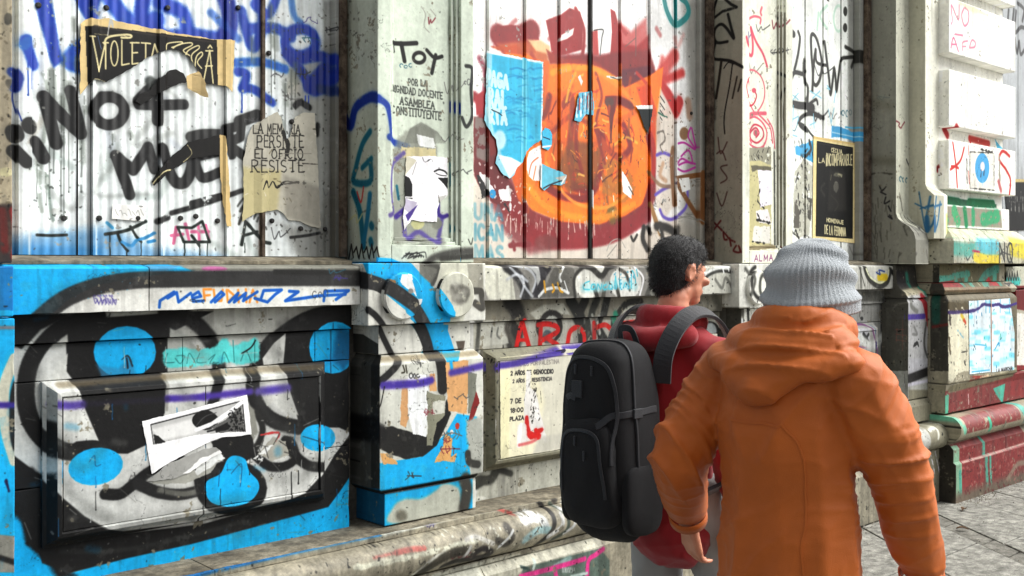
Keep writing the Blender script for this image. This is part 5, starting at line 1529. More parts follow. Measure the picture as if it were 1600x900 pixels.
# ------------------------------------------------ ledge 2, band, wall 2, panel 2
K = Pen({'ledge2'}, 740, 400, 3.81)
K.f([(0, 20), (1600, 20), (1600, 270), (0, 270)], (150, 148, 142))
cr_ = (222, 222, 208)
K.f([(50, 40), (150, 50), (230, 120), (250, 260), (90, 260), (60, 180)], cr_, soft=16)
K.f([(340, 50), (480, 50), (430, 130), (400, 250), (340, 250), (370, 150)], (52, 50, 56), soft=16)
K.s([(200, 60), (260, 110), (300, 180), (310, 250)], 60, (40, 40, 42), soft=20, alpha=.9)
for a in ([(220, 70), (270, 120), (310, 190), (350, 240)], [(260, 60), (330, 80), (370, 140), (350, 210)], [(200, 140), (260, 110), (320, 150)], [(280, 240), (300, 170), (290, 120)]):
    K.s(a, 14, (206, 210, 214), soft=10, alpha=.85)
K.f([(330, 60), (390, 60), (400, 140), (380, 180), (370, 110)], (196, 198, 196), soft=14)
K.f([(480, 60), (560, 50), (600, 80), (600, 240), (400, 250), (440, 150)], (110, 108, 102), soft=18)
K.s([(540, 60), (512, 120), (520, 150)], 12, (226, 228, 226), soft=6)
K.s([(390, 240), (430, 200), (500, 190), (565, 220)], 14, (226, 228, 226), soft=6); K.s([(540, 150), (560, 210)], 7, (226, 228, 226), soft=5)
K.ell(680, 160, 80, 95, (228, 228, 220), soft=14); K.ell(905, 160, 95, 100, (220, 220, 214), soft=14); K.f([(640, 55), (780, 55), (770, 100), (740, 110)], (226, 226, 218), soft=10)
K.s([(640, 55), (700, 70), (760, 120), (800, 70), (850, 50)], 28, (56, 54, 50), soft=10); K.s([(605, 250), (600, 130), (650, 70)], 16, (60, 58, 54), soft=12)
K.s([(720, 190), (740, 260)], 24, (60, 58, 52), soft=8); K.s([(780, 190), (770, 260)], 24, (90, 88, 80), soft=8); K.s([(850, 180), (870, 260)], 20, (70, 68, 60), soft=8)
K.s([(960, 70), (1010, 130), (990, 230)], 10, (240, 240, 240), soft=6); K.s([(870, 80), (910, 110), (930, 200)], 16, (80, 78, 72), soft=8)
K.s([(1030, 60), (1060, 140), (1030, 240)], 26, (90, 90, 84), soft=14); K.f([(1060, 50), (1150, 50), (1150, 260), (1050, 260)], (140, 140, 132), soft=20)
for a in ([(420, 150), (428, 215)], [(470, 170), (480, 200), (470, 215)], [(500, 160), (515, 205), (530, 215)]): K.s(a, 10, (222, 170, 40), soft=5)
cy2 = (96, 200, 216)
K.s([(655, 190), (760, 185), (860, 170), (960, 180)], 40, (170, 220, 224), soft=20, alpha=.6)
for a in ([(690, 150), (660, 165), (655, 195), (690, 200)], [(705, 170), (700, 195), (722, 195), (722, 170), (705, 170)], [(735, 198), (740, 168), (757, 198), (762, 170)], [(790, 170), (772, 180), (778, 200), (795, 196)],
          [(810, 172), (804, 195), (825, 192), (822, 170)], [(838, 196), (846, 120), (850, 196)], [(870, 150), (876, 196)], [(892, 190), (905, 160), (925, 190)], [(940, 190), (942, 90), (960, 120), (965, 160)], [(970, 80), (976, 120)]):
    K.s(a, 7, cy2, soft=3)
K.spat(820, 90, 960, 200, 30, 7, (70, 160, 190), alpha=.7)
K.f([(1340, 60), (1560, 50), (1560, 220), (1310, 230)], (206, 206, 196), soft=4); K.s([(1310, 220), (1360, 130), (1440, 80), (1560, 70)], 16, (236, 238, 234), soft=6)
K.s([(1340, 210), (1380, 130), (1460, 90), (1560, 100)], 12, (70, 70, 66), soft=8); K.s([(1440, 140), (1480, 190), (1500, 130), (1540, 190)], 14, (110, 110, 104), soft=8, alpha=.7)
K.s([(1480, 60), (1490, 100)], 7, W, soft=4); K.s([(1515, 56), (1520, 90)], 7, W, soft=4)
K = Pen({'wall2', 'panel2'}, 740, 400, 3.81)
K.f([(0, 250), (1600, 230), (1600, 700), (0, 700)], (186, 185, 174))
K = Pen({'wall2'}, 740, 400, 3.81)
K.f([(40, 250), (1560, 230), (1560, 380), (40, 380)], (140, 136, 122), soft=6, alpha=.8)  # band under the ledge darkened, ledge shade painted in
K.s([(200, 260), (240, 320), (260, 420), (240, 520)], 90, (58, 56, 52), soft=30)
K.f([(320, 340), (400, 290), (520, 280), (560, 350), (480, 340), (360, 380)], (196, 196, 184), soft=16)
K.ell(450, 420, 80, 100, (50, 48, 44), soft=14); K.ell(450, 430, 52, 78, (176, 178, 170), soft=14); K.ell(440, 480, 30, 40, (90, 104, 110), soft=16)
K.s([(560, 260), (600, 330), (640, 420), (650, 520)], 60, (44, 46, 42), soft=14); K.s([(650, 260), (620, 320)], 50, (44, 44, 40), soft=14)
K.s([(720, 260), (690, 330), (680, 420), (700, 520)], 40, (60, 62, 56), soft=14); K.s([(780, 250), (760, 340), (740, 420), (780, 500)], 44, (40, 42, 38), soft=12)
K.s([(730, 360), (750, 460)], 18, (190, 192, 184), soft=10); K.s([(690, 350), (720, 440)], 14, (170, 172, 164), soft=8)
K.ell(930, 340, 100, 70, (204, 204, 192), soft=16); K.s([(830, 420), (840, 350), (900, 280), (980, 270)], 30, (52, 52, 46), soft=12)
K.f([(30, 390), (180, 390), (210, 520), (40, 540)], (200, 200, 190), soft=14); K.s([(110, 430), (104, 480)], 10, (130, 130, 124), soft=8); K.s([(146, 430), (140, 470), (156, 490)], 10, (130, 130, 124), soft=8)
K.s([(210, 400), (200, 440), (240, 520)], 30, (100, 96, 88), soft=20)
rd = dict(soft=4)
K.s([(255, 540), (288, 385), (330, 540)], 26, RED, smooth=False, **rd); K.s([(262, 500), (320, 500)], 16, RED, **rd)
K.s([(395, 540), (400, 415)], 26, RED, **rd); K.s([(384, 410), (440, 404), (494, 420), (500, 450), (450, 480), (410, 500)], 24, RED, **rd); K.s([(440, 490), (500, 530)], 24, RED, **rd)
K.s([(560, 520), (575, 450), (620, 425), (655, 460), (660, 520)], 24, RED, **rd)
K.s([(716, 400), (720, 490)], 24, RED, **rd); K.s([(722, 430), (780, 410), (820, 440), (830, 480)], 22, RED, **rd)
K.s([(838, 384), (870, 404), (950, 396), (1040, 390)], 24, RED, **rd); K.s([(940, 400), (944, 500)], 22, RED, **rd); K.s([(1060, 500), (1100, 400), (1140, 500)], 22, RED, **rd)
K.ell(1402, 455, 66, 68, (40, 40, 38), soft=8); K.ell(1410, 450, 38, 52, (170, 176, 176), soft=14); K.s([(1380, 430), (1400, 500)], 10, (60, 60, 58), soft=5)
K.s([(1420, 250), (1440, 330), (1300, 400)], 40, (100, 98, 90), soft=24, alpha=.6)
K.s([(0, 380), (30, 400), (20, 560)], 24, (90, 90, 84), soft=16)
P2_ = Pen({'panel2', 'wall2'})
P2_.f([(752, 735), (770, 728), (870, 705), (900, 790), (740, 800)], (196, 196, 184), soft=3)
P2_.s([(745, 760), (760, 750), (772, 745), (780, 735), (798, 740)], 8, (70, 70, 64), soft=4); P2_.s([(722, 758), (740, 750), (765, 750), (772, 740)], 12, (80, 80, 72), soft=5)
P2_.ell(752, 778, 7, 3, (220, 220, 210), soft=2)
P2_.spat(760, 700, 870, 735, 30, 1.4, (70, 70, 60), alpha=.6)
P2_ = Pen({'panel2'})
P2_.f([(755, 540), (1200, 520), (1200, 720), (755, 740)], (136, 133, 114))
P2_.f([(776, 545), (1200, 525), (1200, 690), (776, 716)], (150, 148, 130), soft=5)
P2_.s([(768, 575), (800, 571), (840, 560), (890, 545)], 10, (90, 72, 160), soft=5)
P2_.f([(880, 520), (1200, 510), (1200, 600), (880, 600)], (214, 210, 196), soft=10)
P2_.spat(762, 560, 780, 720, 40, 2.4, (70, 70, 60), alpha=.8); P2_.f([(771, 640), (776, 660), (773, 688), (769, 690)], (200, 200, 190), warp=2)

# ------------------------------------------------ ledge strip, torus, plinth
T = Pen({'mbase'})
X4 = Pen({'mbase'}, 540, 700, 4)
TT = Pen({'base_t'}, 540, 700, 4)
T.s([(0, 965), (300, 900), (460, 862), (540, 845), (606, 832)], 11, (40, 130, 190), soft=3, erode=.2, smooth=False)
T.s([(400, 873), (500, 853), (600, 833)], 5, (206, 220, 226), soft=2, erode=.3, smooth=False)
T.s([(606, 832), (740, 798)], 13, (214, 214, 202), soft=2, smooth=False, erode=.1)
T.s([(742, 800), (870, 765)], 9, (200, 196, 180), soft=2, smooth=False, erode=.2)
X4.s([(700, 430), (780, 415)], 24, (104, 104, 110), soft=8); X4.s([(850, 390), (940, 375)], 16, (80, 80, 74), soft=5); X4.s([(960, 365), (1030, 345)], 16, (214, 140, 140), soft=6)
X4.s([(1060, 350), (1090, 345)], 24, (120, 120, 100), soft=6); X4.s([(820, 410), (850, 380)], 20, (220, 220, 214), soft=5)
X4.s([(270, 640), (350, 620), (440, 610)], 26, (206, 110, 100), soft=14, erode=.3, alpha=.9); X4.s([(130, 670), (260, 640)], 14, (200, 120, 110), soft=12, erode=.4, alpha=.8)
X4.s([(0, 730), (200, 690), (400, 650), (560, 610), (760, 560)], 26, (224, 224, 206), soft=10, erode=.42, warp=10)
X4.s([(390, 780), (480, 680), (560, 640)], 26, (222, 222, 212), soft=8); X4.s([(430, 770), (560, 660), (700, 620)], 50, (76, 72, 62), soft=18, alpha=.9)
X4.s([(660, 690), (700, 640), (720, 600)], 20, (200, 200, 196), soft=8); X4.s([(560, 730), (640, 690), (760, 680), (860, 640)], 24, (60, 56, 52), soft=12)
X4.s([(740, 650), (800, 610), (860, 640), (830, 680), (750, 670)], 30, (70, 66, 66), soft=16); X4.s([(700, 560), (760, 540), (860, 580)], 24, (216, 214, 206), soft=10, erode=.25)
X4.s([(890, 560), (940, 580), (980, 540), (960, 480)], 40, (96, 92, 84), soft=14); X4.s([(900, 600), (960, 540), (990, 500)], 14, (220, 222, 220), soft=6)
X4.s([(1080, 440), (1130, 420), (1180, 440), (1190, 480)], 50, (226, 228, 226), soft=16, erode=.1); X4.s([(1060, 560), (1140, 500), (1220, 500)], 36, (170, 196, 196), soft=14)
X4.s([(1160, 590), (1230, 500), (1250, 400), (1220, 330)], 26, (60, 58, 54), soft=10); X4.s([(1210, 540), (1290, 470), (1300, 400)], 22, (222, 222, 218), soft=7)
X4.s([(1250, 560), (1320, 500), (1330, 410), (1290, 350)], 20, (100, 110, 100), soft=8); X4.s([(1310, 520), (1370, 460), (1350, 400), (1310, 370)], 16, (220, 222, 220), soft=6)
X4.s([(1120, 520), (1150, 480)], 4, (20, 20, 20)); X4.s([(920, 360), (1010, 400), (1050, 410)], 16, (206, 120, 110), soft=8, erode=.3)
X4.spat(540, 480, 1100, 640, 70, 7, (226, 226, 212), alpha=.8); X4.spat(0, 500, 900, 760, 90, 6, (90, 84, 70), alpha=.6)
for a in ((870, 762), (930, 748), (1000, 730), (1080, 714), (1200, 690), (1320, 668)):
    T.s([(a[0], a[1] + 20), (a[0] + 14, a[1]), (a[0] + 26, a[1] + 30)], 9, (90, 86, 80), soft=5, erode=.2); T.s([(a[0] + 10, a[1] + 30), (a[0] + 22, a[1] + 4), (a[0] + 36, a[1] + 24)], 5, (220, 220, 214), soft=3)
# plinth with pink lettering
X4.f([(840, 700), (1600, 560), (1600, 640), (1080, 770), (1000, 900), (860, 900)], (206, 204, 188), soft=10)
X4.f([(540, 780), (840, 705), (870, 900), (400, 900)], (206, 206, 192), soft=6)
X4.f([(1100, 745), (1580, 625), (1640, 700), (1640, 860), (1060, 860)], (110, 126, 116), soft=10)
X4.s([(1090, 740), (1140, 760), (1100, 790)], 14, (60, 80, 76), soft=4); X4.s([(1150, 800), (1180, 700)], 16, (200, 214, 206), soft=6); X4.s([(1390, 690), (1300, 740)], 30, (160, 186, 180), soft=10)
X4.s([(1085, 800), (1300, 745), (1485, 690)], 24, (222, 70, 150), soft=5); X4.s([(1500, 800), (1510, 700), (1560, 660), (1600, 630)], 24, (222, 70, 150), soft=5); X4.s([(1300, 760), (1310, 820)], 24, (222, 70, 150), soft=5)
for i in range(9): X4.s([(1345 + i * 9, 775), (1348 + i * 9, 745)], 3, (240, 240, 240), soft=1)
X4.s([(1400, 800), (1500, 780)], 14, (190, 206, 200), soft=8)

# ------------------------------------------------ pilaster 2
q = on(G0, 'pil2')
q.f([(1105, 0), (1160, 0), (1160, 412), (1105, 412)], (140, 137, 124), soft=1.5, alpha=.75)  # left-facing reveal greyed, shade painted into its colour
Y4 = Pen({'pil2'}, 1000, 0, 4.5); k = (28, 26, 24)
Y4.s([(540, -5), (520, 60), (516, 130), (580, 80), (680, 50), (640, 30), (600, -5)], 16, k, smooth=False, soft=3)
Y4.s([(618, 100), (640, 190), (660, 270), (610, 200), (570, 170), (530, 200), (520, 260), (545, 300), (615, 292)], 17, k, soft=3)
Y4.s([(530, 300), (514, 405), (580, 420), (640, 430), (720, 470)], 17, k, soft=3)
Y4.s([(572, 430), (555, 560), (535, 690)], 17, (44, 38, 30), soft=4); Y4.s([(650, 450), (630, 600), (600, 760), (590, 860), (596, 940)], 9, k, soft=3)
Y4.s([(590, 480), (620, 440), (660, 450)], 7, k, soft=3); Y4.s([(682, 540), (650, 690)], 12, (60, 54, 46), soft=4); Y4.s([(712, 560), (690, 640)], 12, (60, 54, 46), soft=4)
Y4.s([(500, 660), (505, 830)], 50, (40, 38, 34), soft=34, alpha=.8)
for a in ([(1122, 215), (1126, 240), (1136, 222)], [(1120, 240), (1128, 236), (1134, 250)], [(1136, 258), (1126, 262), (1136, 278), (1126, 286)], [(1120, 302), (1128, 322), (1136, 300)]): q.s(a, 1.8, (90, 60, 56))
rd2 = (110, 36, 36)
for a in ([(1116, 348), (1128, 360)], [(1126, 345), (1116, 358)], [(1130, 362), (1138, 372), (1132, 374), (1130, 362)], [(1140, 372), (1142, 384)], [(1140, 374), (1148, 378)], [(1150, 384), (1146, 392), (1156, 394), (1154, 384), (1158, 394)]): q.s(a, 2.6, rd2)
pk2 = (222, 104, 124)
A4 = Pen({'pil2'}, 1150, 0, 4.5)
kw = dict(soft=3)
A4.s([(112, 46), (112, 80)], 7, (220, 130, 130), **kw); A4.s([(224, 44), (214, 76), (220, 96)], 14, (222, 130, 140), **kw)
A4.s([(118, 174), (128, 130), (170, 106), (214, 120), (212, 156)], 12, (226, 122, 138), **kw)
A4.s([(75, 262), (92, 320), (150, 384), (160, 300), (146, 190)], 16, pk2, **kw); A4.s([(146, 185), (180, 280), (230, 370), (260, 460)], 15, pk2, **kw)
A4.s([(98, 400), (104, 450), (124, 490)], 12, (226, 122, 138), **kw)
A4.s([(100, 496), (160, 486), (216, 530), (242, 610), (236, 700), (200, 770), (174, 790), (120, 680), (86, 560)], 9, (224, 116, 132), **kw)
A4.s([(100, 530), (76, 600), (88, 680)], 7, (214, 90, 110), **kw); A4.s([(168, 630), (186, 670), (160, 730), (120, 736), (98, 716)], 9, (206, 60, 86), **kw); A4.ell(168, 630, 16, 18, pk2, soft=4)
A4.s([(106, 836), (150, 796), (250, 792)], 18, (224, 114, 132), **kw); A4.s([(104, 850), (110, 920), (150, 1000)], 9, (224, 114, 132), **kw)
A4.s([(200, 800), (250, 850), (284, 900), (298, 1000)], 10, (224, 114, 132), **kw)
B3 = Pen({'pil2'}, 1150, 180, 3.75)
B3.s([(90, 30), (140, 5), (190, 40), (216, 100), (200, 170), (160, 190), (110, 160), (90, 100)], 9, (224, 114, 132), **kw)
B3.s([(110, 100), (140, 52), (185, 70), (196, 120), (160, 158), (124, 140), (118, 100), (150, 70), (170, 100), (152, 125)], 8, (210, 70, 96), **kw); B3.ell(150, 100, 14, 20, pk2, soft=3)
B3.s([(220, 20), (250, 80), (262, 190)], 8, (224, 114, 132), **kw); B3.s([(200, 160), (196, 200)], 6, (214, 120, 130), **kw)
B3.f([(86, 190), (240, 180), (240, 300), (88, 300)], (170, 168, 150), erode=.45, warp=6)
for i in range(24):
    r_ = random.Random(i + 11); x = r_.uniform(90, 230); y = r_.uniform(180, 260); B3.s([(x, y), (x + r_.uniform(-8, 8), y + r_.uniform(4, 26))], 3, (60, 56, 50), warp=3)
B3.f([(86, 270), (170, 262), (240, 290), (240, 780), (90, 780)], (206, 200, 158), warp=5)
B3.f([(160, 310), (242, 320), (246, 520), (176, 540), (170, 400)], (240, 236, 246), warp=5)
B3.f([(120, 290), (240, 300), (242, 322), (160, 318), (130, 330)], (120, 116, 98), warp=6, soft=6)
B3.f([(150, 560), (220, 545), (240, 640), (160, 620)], (236, 232, 232), warp=8); B3.f([(140, 650), (235, 650), (235, 750), (130, 740)], (232, 230, 222), warp=8)
B3.s([(88, 330), (100, 400), (86, 460), (110, 510)], 3, (80, 76, 60), warp=5); B3.s([(170, 370), (176, 430), (162, 500), (200, 545)], 4, (40, 38, 36), warp=6); B3.s([(155, 610), (235, 630)], 7, (50, 48, 44), warp=7); B3.s([(160, 575), (175, 610)], 5, (50, 48, 44), warp=5)
B3.s([(130, 740), (210, 750)], 5, (50, 48, 44), warp=6); B3.s([(90, 780), (250, 770)], 16, (150, 140, 110), soft=6, warp=4)
B3.s([(258, 190), (262, 780)], 10, (90, 90, 84), soft=6, erode=.35)
for s_, x_ in (('ALMA', 118),): B3.text(s_, [(108, 820), (216, 818), (216, 852), (108, 856)], 4, (140, 60, 120))
B3.spat(80, 300, 250, 780, 60, 4, (90, 86, 70), alpha=.6)

# ------------------------------------------------ hoarding 3
h = Pen({'hoard3'})
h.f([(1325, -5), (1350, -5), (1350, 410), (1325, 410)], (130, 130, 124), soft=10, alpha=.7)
A4 = Pen({'hoard3'}, 1150, 0, 4.5)
mt = (200, 226, 210)
A4.s([(400, 20), (410, 80)], 10, mt, soft=6); A4.s([(570, 210), (580, 90)], 14, mt, soft=6); A4.s([(640, 40), (590, 110), (640, 200)], 14, mt, soft=6); A4.ring(720, 130, 34, 90, 12, mt, 60, 300, soft=6)
k = (44, 44, 38); kk = dict(soft=3)
A4.s([(385, 222), (405, 240)], 34, k, **kk); A4.s([(438, 222), (450, 270), (440, 360), (425, 440), (412, 490)], 16, k, **kk)
A4.s([(385, 575), (412, 510), (470, 520), (486, 500)], 20, k, **kk); A4.s([(482, 425), (478, 500), (486, 580)], 22, k, **kk); A4.s([(486, 580), (505, 620), (500, 740)], 16, k, **kk)
A4.s([(535, 640), (540, 520), (530, 380), (530, 250), (560, 260), (590, 360), (604, 460), (588, 560), (560, 600), (540, 560), (548, 430), (560, 350)], 17, k, **kk)
A4.s([(560, 360), (570, 440), (640, 460)], 14, k, **kk); A4.s([(622, 295), (640, 440), (655, 560), (664, 664), (680, 560), (690, 480), (700, 560), (706, 640), (722, 520), (740, 420), (780, 405), (830, 400)], 16, k, **kk)
A4.s([(768, 330), (836, 380), (812, 470)], 17, k, **kk)
A4.ell(768, 80, 14, 34, k, soft=6); A4.ell(766, 195, 15, 32, k, soft=6); A4.s([(845, 82), (846, 86)], 8, k)
A4.s([(388, 725), (440, 740), (490, 745), (540, 755)], 34, k, **kk); A4.s([(500, 745), (560, 700), (574, 730)], 14, k, **kk); A4.s([(500, 690), (510, 780), (560, 800), (615, 830)], 18, k, **kk)
A4.s([(615, 830), (520, 800), (455, 830), (450, 880), (500, 920)], 18, k, **kk); A4.s([(640, 0), (652, 6)], 7, k)
lb = (150, 208, 226)
for a in ([(392, 660), (440, 700)], [(440, 655), (395, 710)], [(520, 640), (600, 690)], [(590, 640), (540, 690)], [(640, 600), (660, 630), (640, 620)], [(405, 740), (400, 860)], [(400, 840), (440, 820), (430, 870)],
          [(650, 770), (670, 870)], [(690, 760), (670, 860)], [(545, 800), (550, 900)], [(400, 880), (390, 940), (430, 960)], [(700, 640), (690, 720)], [(520, 880), (560, 860)]): A4.s(a, 6, lb, soft=3)
B3 = Pen({'hoard3'}, 1150, 180, 3.75)
B3.s([(330, 20), (325, 70), (345, 90), (370, 20)], 4, (110, 160, 180)); B3.s([(365, 45), (400, 60), (440, 110), (460, 130)], 9, k, **kk)
B3.f([(560, 60), (620, 70), (680, 100), (745, 90), (740, 330), (720, 330), (716, 160), (620, 130), (560, 130)], (80, 176, 222), soft=3, warp=5)
B3.s([(565, 100), (700, 130)], 5, (180, 220, 236)); B3.s([(640, 70), (736, 80)], 6, (90, 190, 230))
B3.f([(345, 185), (380, 175), (450, 150), (455, 280), (400, 250), (350, 230)], (84, 184, 228), soft=4, warp=8); B3.s([(430, 150), (440, 200), (410, 240)], 12, k, soft=5)
B3.f([(345, 330), (400, 250), (450, 300), (445, 480), (430, 700), (350, 720), (335, 560)], (206, 206, 192), erode=.3, warp=8)
for i in range(70):
    r_ = random.Random(i + 31); x = 395 + r_.gauss(0, 26); y = r_.uniform(130, 720); B3.s([(x, y), (x + r_.uniform(-8, 8), y + r_.uniform(6, 34))], r_.uniform(2, 6), (44, 42, 38), warp=4, soft=1)
B3.f([(345, 500), (372, 490), (372, 660), (338, 660)], (110, 106, 96), erode=.3, warp=5); B3.f([(420, 480), (445, 490), (440, 620), (418, 600)], (90, 88, 80), erode=.35, warp=5)
B3.f([(285, 335), (320, 370), (318, 490), (300, 490), (296, 400)], (150, 140, 204), soft=4); B3.s([(318, 550), (318, 570)], 8, (110, 90, 180)); B3.s([(300, 410), (310, 480)], 8, (90, 70, 170))
B3.s([(325, 680), (370, 720)], 6, k, warp=6); B3.s([(340, 700), (350, 670), (360, 710)], 5, k, warp=5); B3.s([(330, 280), (325, 300)], 8, (90, 90, 86), warp=5)
B3.s([(665, 770), (690, 820), (700, 760)], 5, (130, 128, 124), soft=4)

# ------------------------------------------------ right jamb, strips, blocks
r = Pen({'rjamb'})
r.f([(1340, -5), (1402, -5), (1402, 340), (1432, 376), (1432, 412), (1340, 412)], (142, 141, 132), soft=1.5, alpha=.85)  # reveal and side of the flare toned grey as painted shade
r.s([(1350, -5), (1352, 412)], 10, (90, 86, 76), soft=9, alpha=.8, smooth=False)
r.s([(1356, 160), (1392, 166)], 14, (128, 124, 110), soft=12, alpha=.5); r.s([(1355, 250), (1395, 252)], 12, (120, 116, 102), soft=12, alpha=.6)
r.s([(1356, 276), (1370, 270), (1395, 272)], 2, (90, 88, 80), warp=2)
bk = (40, 38, 44)
for a in ([(1374, 290), (1378, 298), (1384, 292)], [(1376, 300), (1384, 304)], [(1384, 308), (1382, 318), (1390, 314)], [(1388, 322), (1392, 330)], [(1390, 336), (1394, 342), (1388, 338)]): r.s(a, 2, bk)
for i in range(34):
    r_ = random.Random(i + 77); x = r_.uniform(1358, 1424); y = r_.uniform(300, 405)
    r.s([(x, y), (x + r_.uniform(-3, 3), y + r_.uniform(6, 22))], 1.2, (92, 90, 82), alpha=.8)
r.text('VD', [(1433, 382), (1458, 380), (1458, 404), (1433, 406)], 3.4, (60, 60, 56), soft=2)
r.s([(1434, 372), (1446, 398)], 4, (80, 80, 76), soft=2)
r.spat(1350, 0, 1400, 400, 50, 1.6, (110, 106, 96), alpha=.6)
r = Pen({'rstrip'})
r.f([(1410, -5), (1447, -5), (1447, 290), (1462, 300), (1462, 390), (1410, 340)], (160, 157, 138), soft=1, alpha=.55)  # left return of the strip darker, shade mixed into its colour
bb_ = (60, 120, 160)
for a in ([(1430, 318), (1446, 326)], [(1436, 300), (1444, 350), (1448, 362)], [(1450, 308), (1446, 350)], [(1456, 316), (1452, 350), (1446, 362)], [(1438, 326), (1458, 320)]): r.s(a, 2, bb_)
r.s([(1447, 340), (1448, 358)], 5, bb_, soft=3)
r.f([(1465, 335), (1480, 330), (1480, 362), (1466, 366)], (226, 226, 140), soft=8, alpha=.9)
r.s([(1466, 262), (1466, 266)], 4, (160, 40, 40), soft=2)
r = Pen({'rblocks'})
C = Pen({'rblocks'}, 1440, 0, 7.5)
pk3 = (226, 150, 172)
for a in ([(350, 280), (360, 230), (350, 60), (430, 230), (440, 60)], [(500, 90), (470, 180), (500, 300), (545, 260), (550, 140), (510, 90)]): C.s(a, 15, pk3, soft=6)
C.s([(345, 560), (375, 440), (430, 600)], 15, (228, 130, 160), soft=6); C.s([(360, 520), (410, 520)], 12, (228, 130, 160), soft=6); C.s([(480, 590), (480, 500), (540, 480)], 11, pk3, soft=6); C.s([(484, 545), (520, 545)], 9, pk3, soft=6)
C.s([(560, 560), (590, 470), (630, 500), (620, 550), (570, 560)], 13, pk3, soft=6); C.s([(390, 400), (480, 415)], 14, pk3, soft=6); C.s([(545, 378), (543, 390)], 10, (60, 70, 70)); C.f([(400, 10), (600, 60), (780, 180), (600, 150)], (230, 232, 190), soft=50, alpha=.7)
D4 = Pen({'rblocks'}, 1380, 180, 3.75)
rr_ = (206, 56, 52)
D4.s([(408, 160), (425, 290), (434, 420)], 9, rr_, soft=3); D4.s([(474, 190), (450, 270), (395, 318)], 9, rr_, soft=3); D4.s([(400, 300), (430, 300)], 9, rr_, soft=3); D4.s([(425, 300), (440, 310)], 9, rr_, soft=3)
D4.s([(740, 240), (700, 210), (680, 260), (720, 320), (746, 380), (740, 460)], 10, rr_, soft=3); D4.s([(500, 180), (500, 230)], 5, (222, 140, 130), soft=3); D4.s([(500, 330), (504, 400)], 6, (222, 140, 130), soft=4)
D4.s([(430, 70), (450, 110)], 24, (180, 40, 44), soft=8); D4.s([(580, 130), (690, 160)], 20, (196, 70, 64), soft=8, erode=.25); D4.s([(580, 120), (585, 160)], 8, rr_, soft=4)
D4.f([(508, 215), (650, 222), (650, 440), (508, 428)], (232, 230, 220)); D4.s([(508, 215), (650, 222), (650, 440), (508, 428), (508, 215)], 3, (60, 60, 56), smooth=False, erode=.3, warp=3)
D4.s([(490, 260), (492, 400)], 5, (60, 58, 54), warp=5, erode=.3); D4.s([(570, 200), (640, 216)], 6, (60, 58, 54), warp=5, erode=.25); D4.s([(680, 240), (684, 420)], 10, (170, 166, 150), warp=5, erode=.35)
D4.ell(580, 310, 42, 88, (90, 176, 220), soft=3); D4.ell(582, 300, 13, 28, (226, 222, 226), soft=4); D4.s([(575, 320), (572, 360)], 5, (60, 60, 70), warp=3); D4.s([(592, 320), (590, 350)], 5, (60, 60, 70), warp=3)
D4.s([(584, 380), (584, 410)], 4, (140, 200, 226)); D4.s([(676, 390), (690, 440)], 16, (200, 120, 120), soft=10)
D4.f([(725, 130), (745, 160), (780, 200), (740, 200)], (100, 190, 220), warp=5, soft=3); D4.s([(322, 296), (324, 304)], 14, (160, 40, 40), soft=6)
gn = (40, 150, 100)
D4.f([(390, 470), (720, 520), (720, 540), (390, 520)], (60, 120, 90), soft=6); D4.s([(420, 492), (500, 505)], 26, (20, 120, 80), soft=6); D4.s([(560, 510), (700, 520)], 28, (20, 130, 84), soft=6)
D4.f([(385, 530), (720, 556), (730, 660), (385, 640)], (168, 162, 146), soft=3)
D4.s([(390, 570), (400, 620)], 40, (80, 176, 130), soft=8, erode=.1); D4.s([(450, 560), (470, 620)], 40, (90, 180, 130), soft=8, erode=.2); D4.s([(510, 550), (520, 640)], 24, gn, soft=10, erode=.15); D4.s([(560, 560), (560, 630)], 24, (70, 170, 124), soft=8, erode=.2)
D4.s([(620, 610), (700, 590)], 44, (80, 176, 130), soft=10, erode=.15); D4.spat(390, 530, 720, 650, 70, 6, (190, 150, 140), alpha=.6)
r = Pen({'rcornice'}, 1380, 180, 3.75)
r.f([(380, 640), (825, 680), (825, 740), (370, 720)], (206, 208, 180), soft=6, alpha=.8); r.spat(380, 650, 820, 740, 90, 6, (150, 180, 150), alpha=.6); r.spat(380, 650, 820, 740, 50, 5, (214, 170, 150), alpha=.6)
r.s([(410, 780), (480, 790), (540, 780)], 44, (120, 190, 176), soft=16, erode=.15); r.s([(560, 770), (660, 775)], 54, (120, 202, 214), soft=14, erode=.1)
r.s([(540, 830), (600, 850), (670, 850)], 36, (232, 214, 90), soft=10); r.s([(760, 770), (830, 790)], 60, (236, 222, 90), soft=12); r.s([(520, 795), (560, 800)], 8, (190, 80, 110), warp=4)
r.text('NQ', [(678, 750), (756, 748), (756, 862), (678, 866)], 8, (84, 84, 80), soft=4)
r.spat(400, 740, 820, 870, 60, 7, (190, 180, 160), alpha=.6)

# ------------------------------------------------ lower pier
r = Pen(set(['rlowb', 'rlowa', 'ledge3', 'wall3', 'panel3', 'rnext']), 1300, 380, 4.5)
l3 = on(r, 'ledge3', 'ped2'); 
l3.f([(0, 155), (470, 160), (470, 325), (0, 325)], (208, 208, 200)); l3.s([(230, 170), (260, 250), (330, 300), (390, 270), (410, 190)], 26, (56, 56, 50), soft=8); l3.s([(240, 180), (270, 240), (340, 280), (390, 240), (400, 190)], 9, (230, 232, 200), soft=4)
l3.s([(200, 170), (205, 310)], 14, (120, 120, 112), soft=6); l3.s([(190, 160), (230, 300)], 7, (90, 90, 84), soft=4); l3.s([(420, 200), (470, 240)], 20, (40, 40, 38), soft=8)
l3.s([(330, 240), (380, 240)], 30, (222, 196, 40), soft=6); l3.s([(310, 205), (340, 220), (330, 190), (370, 200)], 7, (50, 80, 150), soft=2)
w3 = on(r, 'wall3', 'panel3')
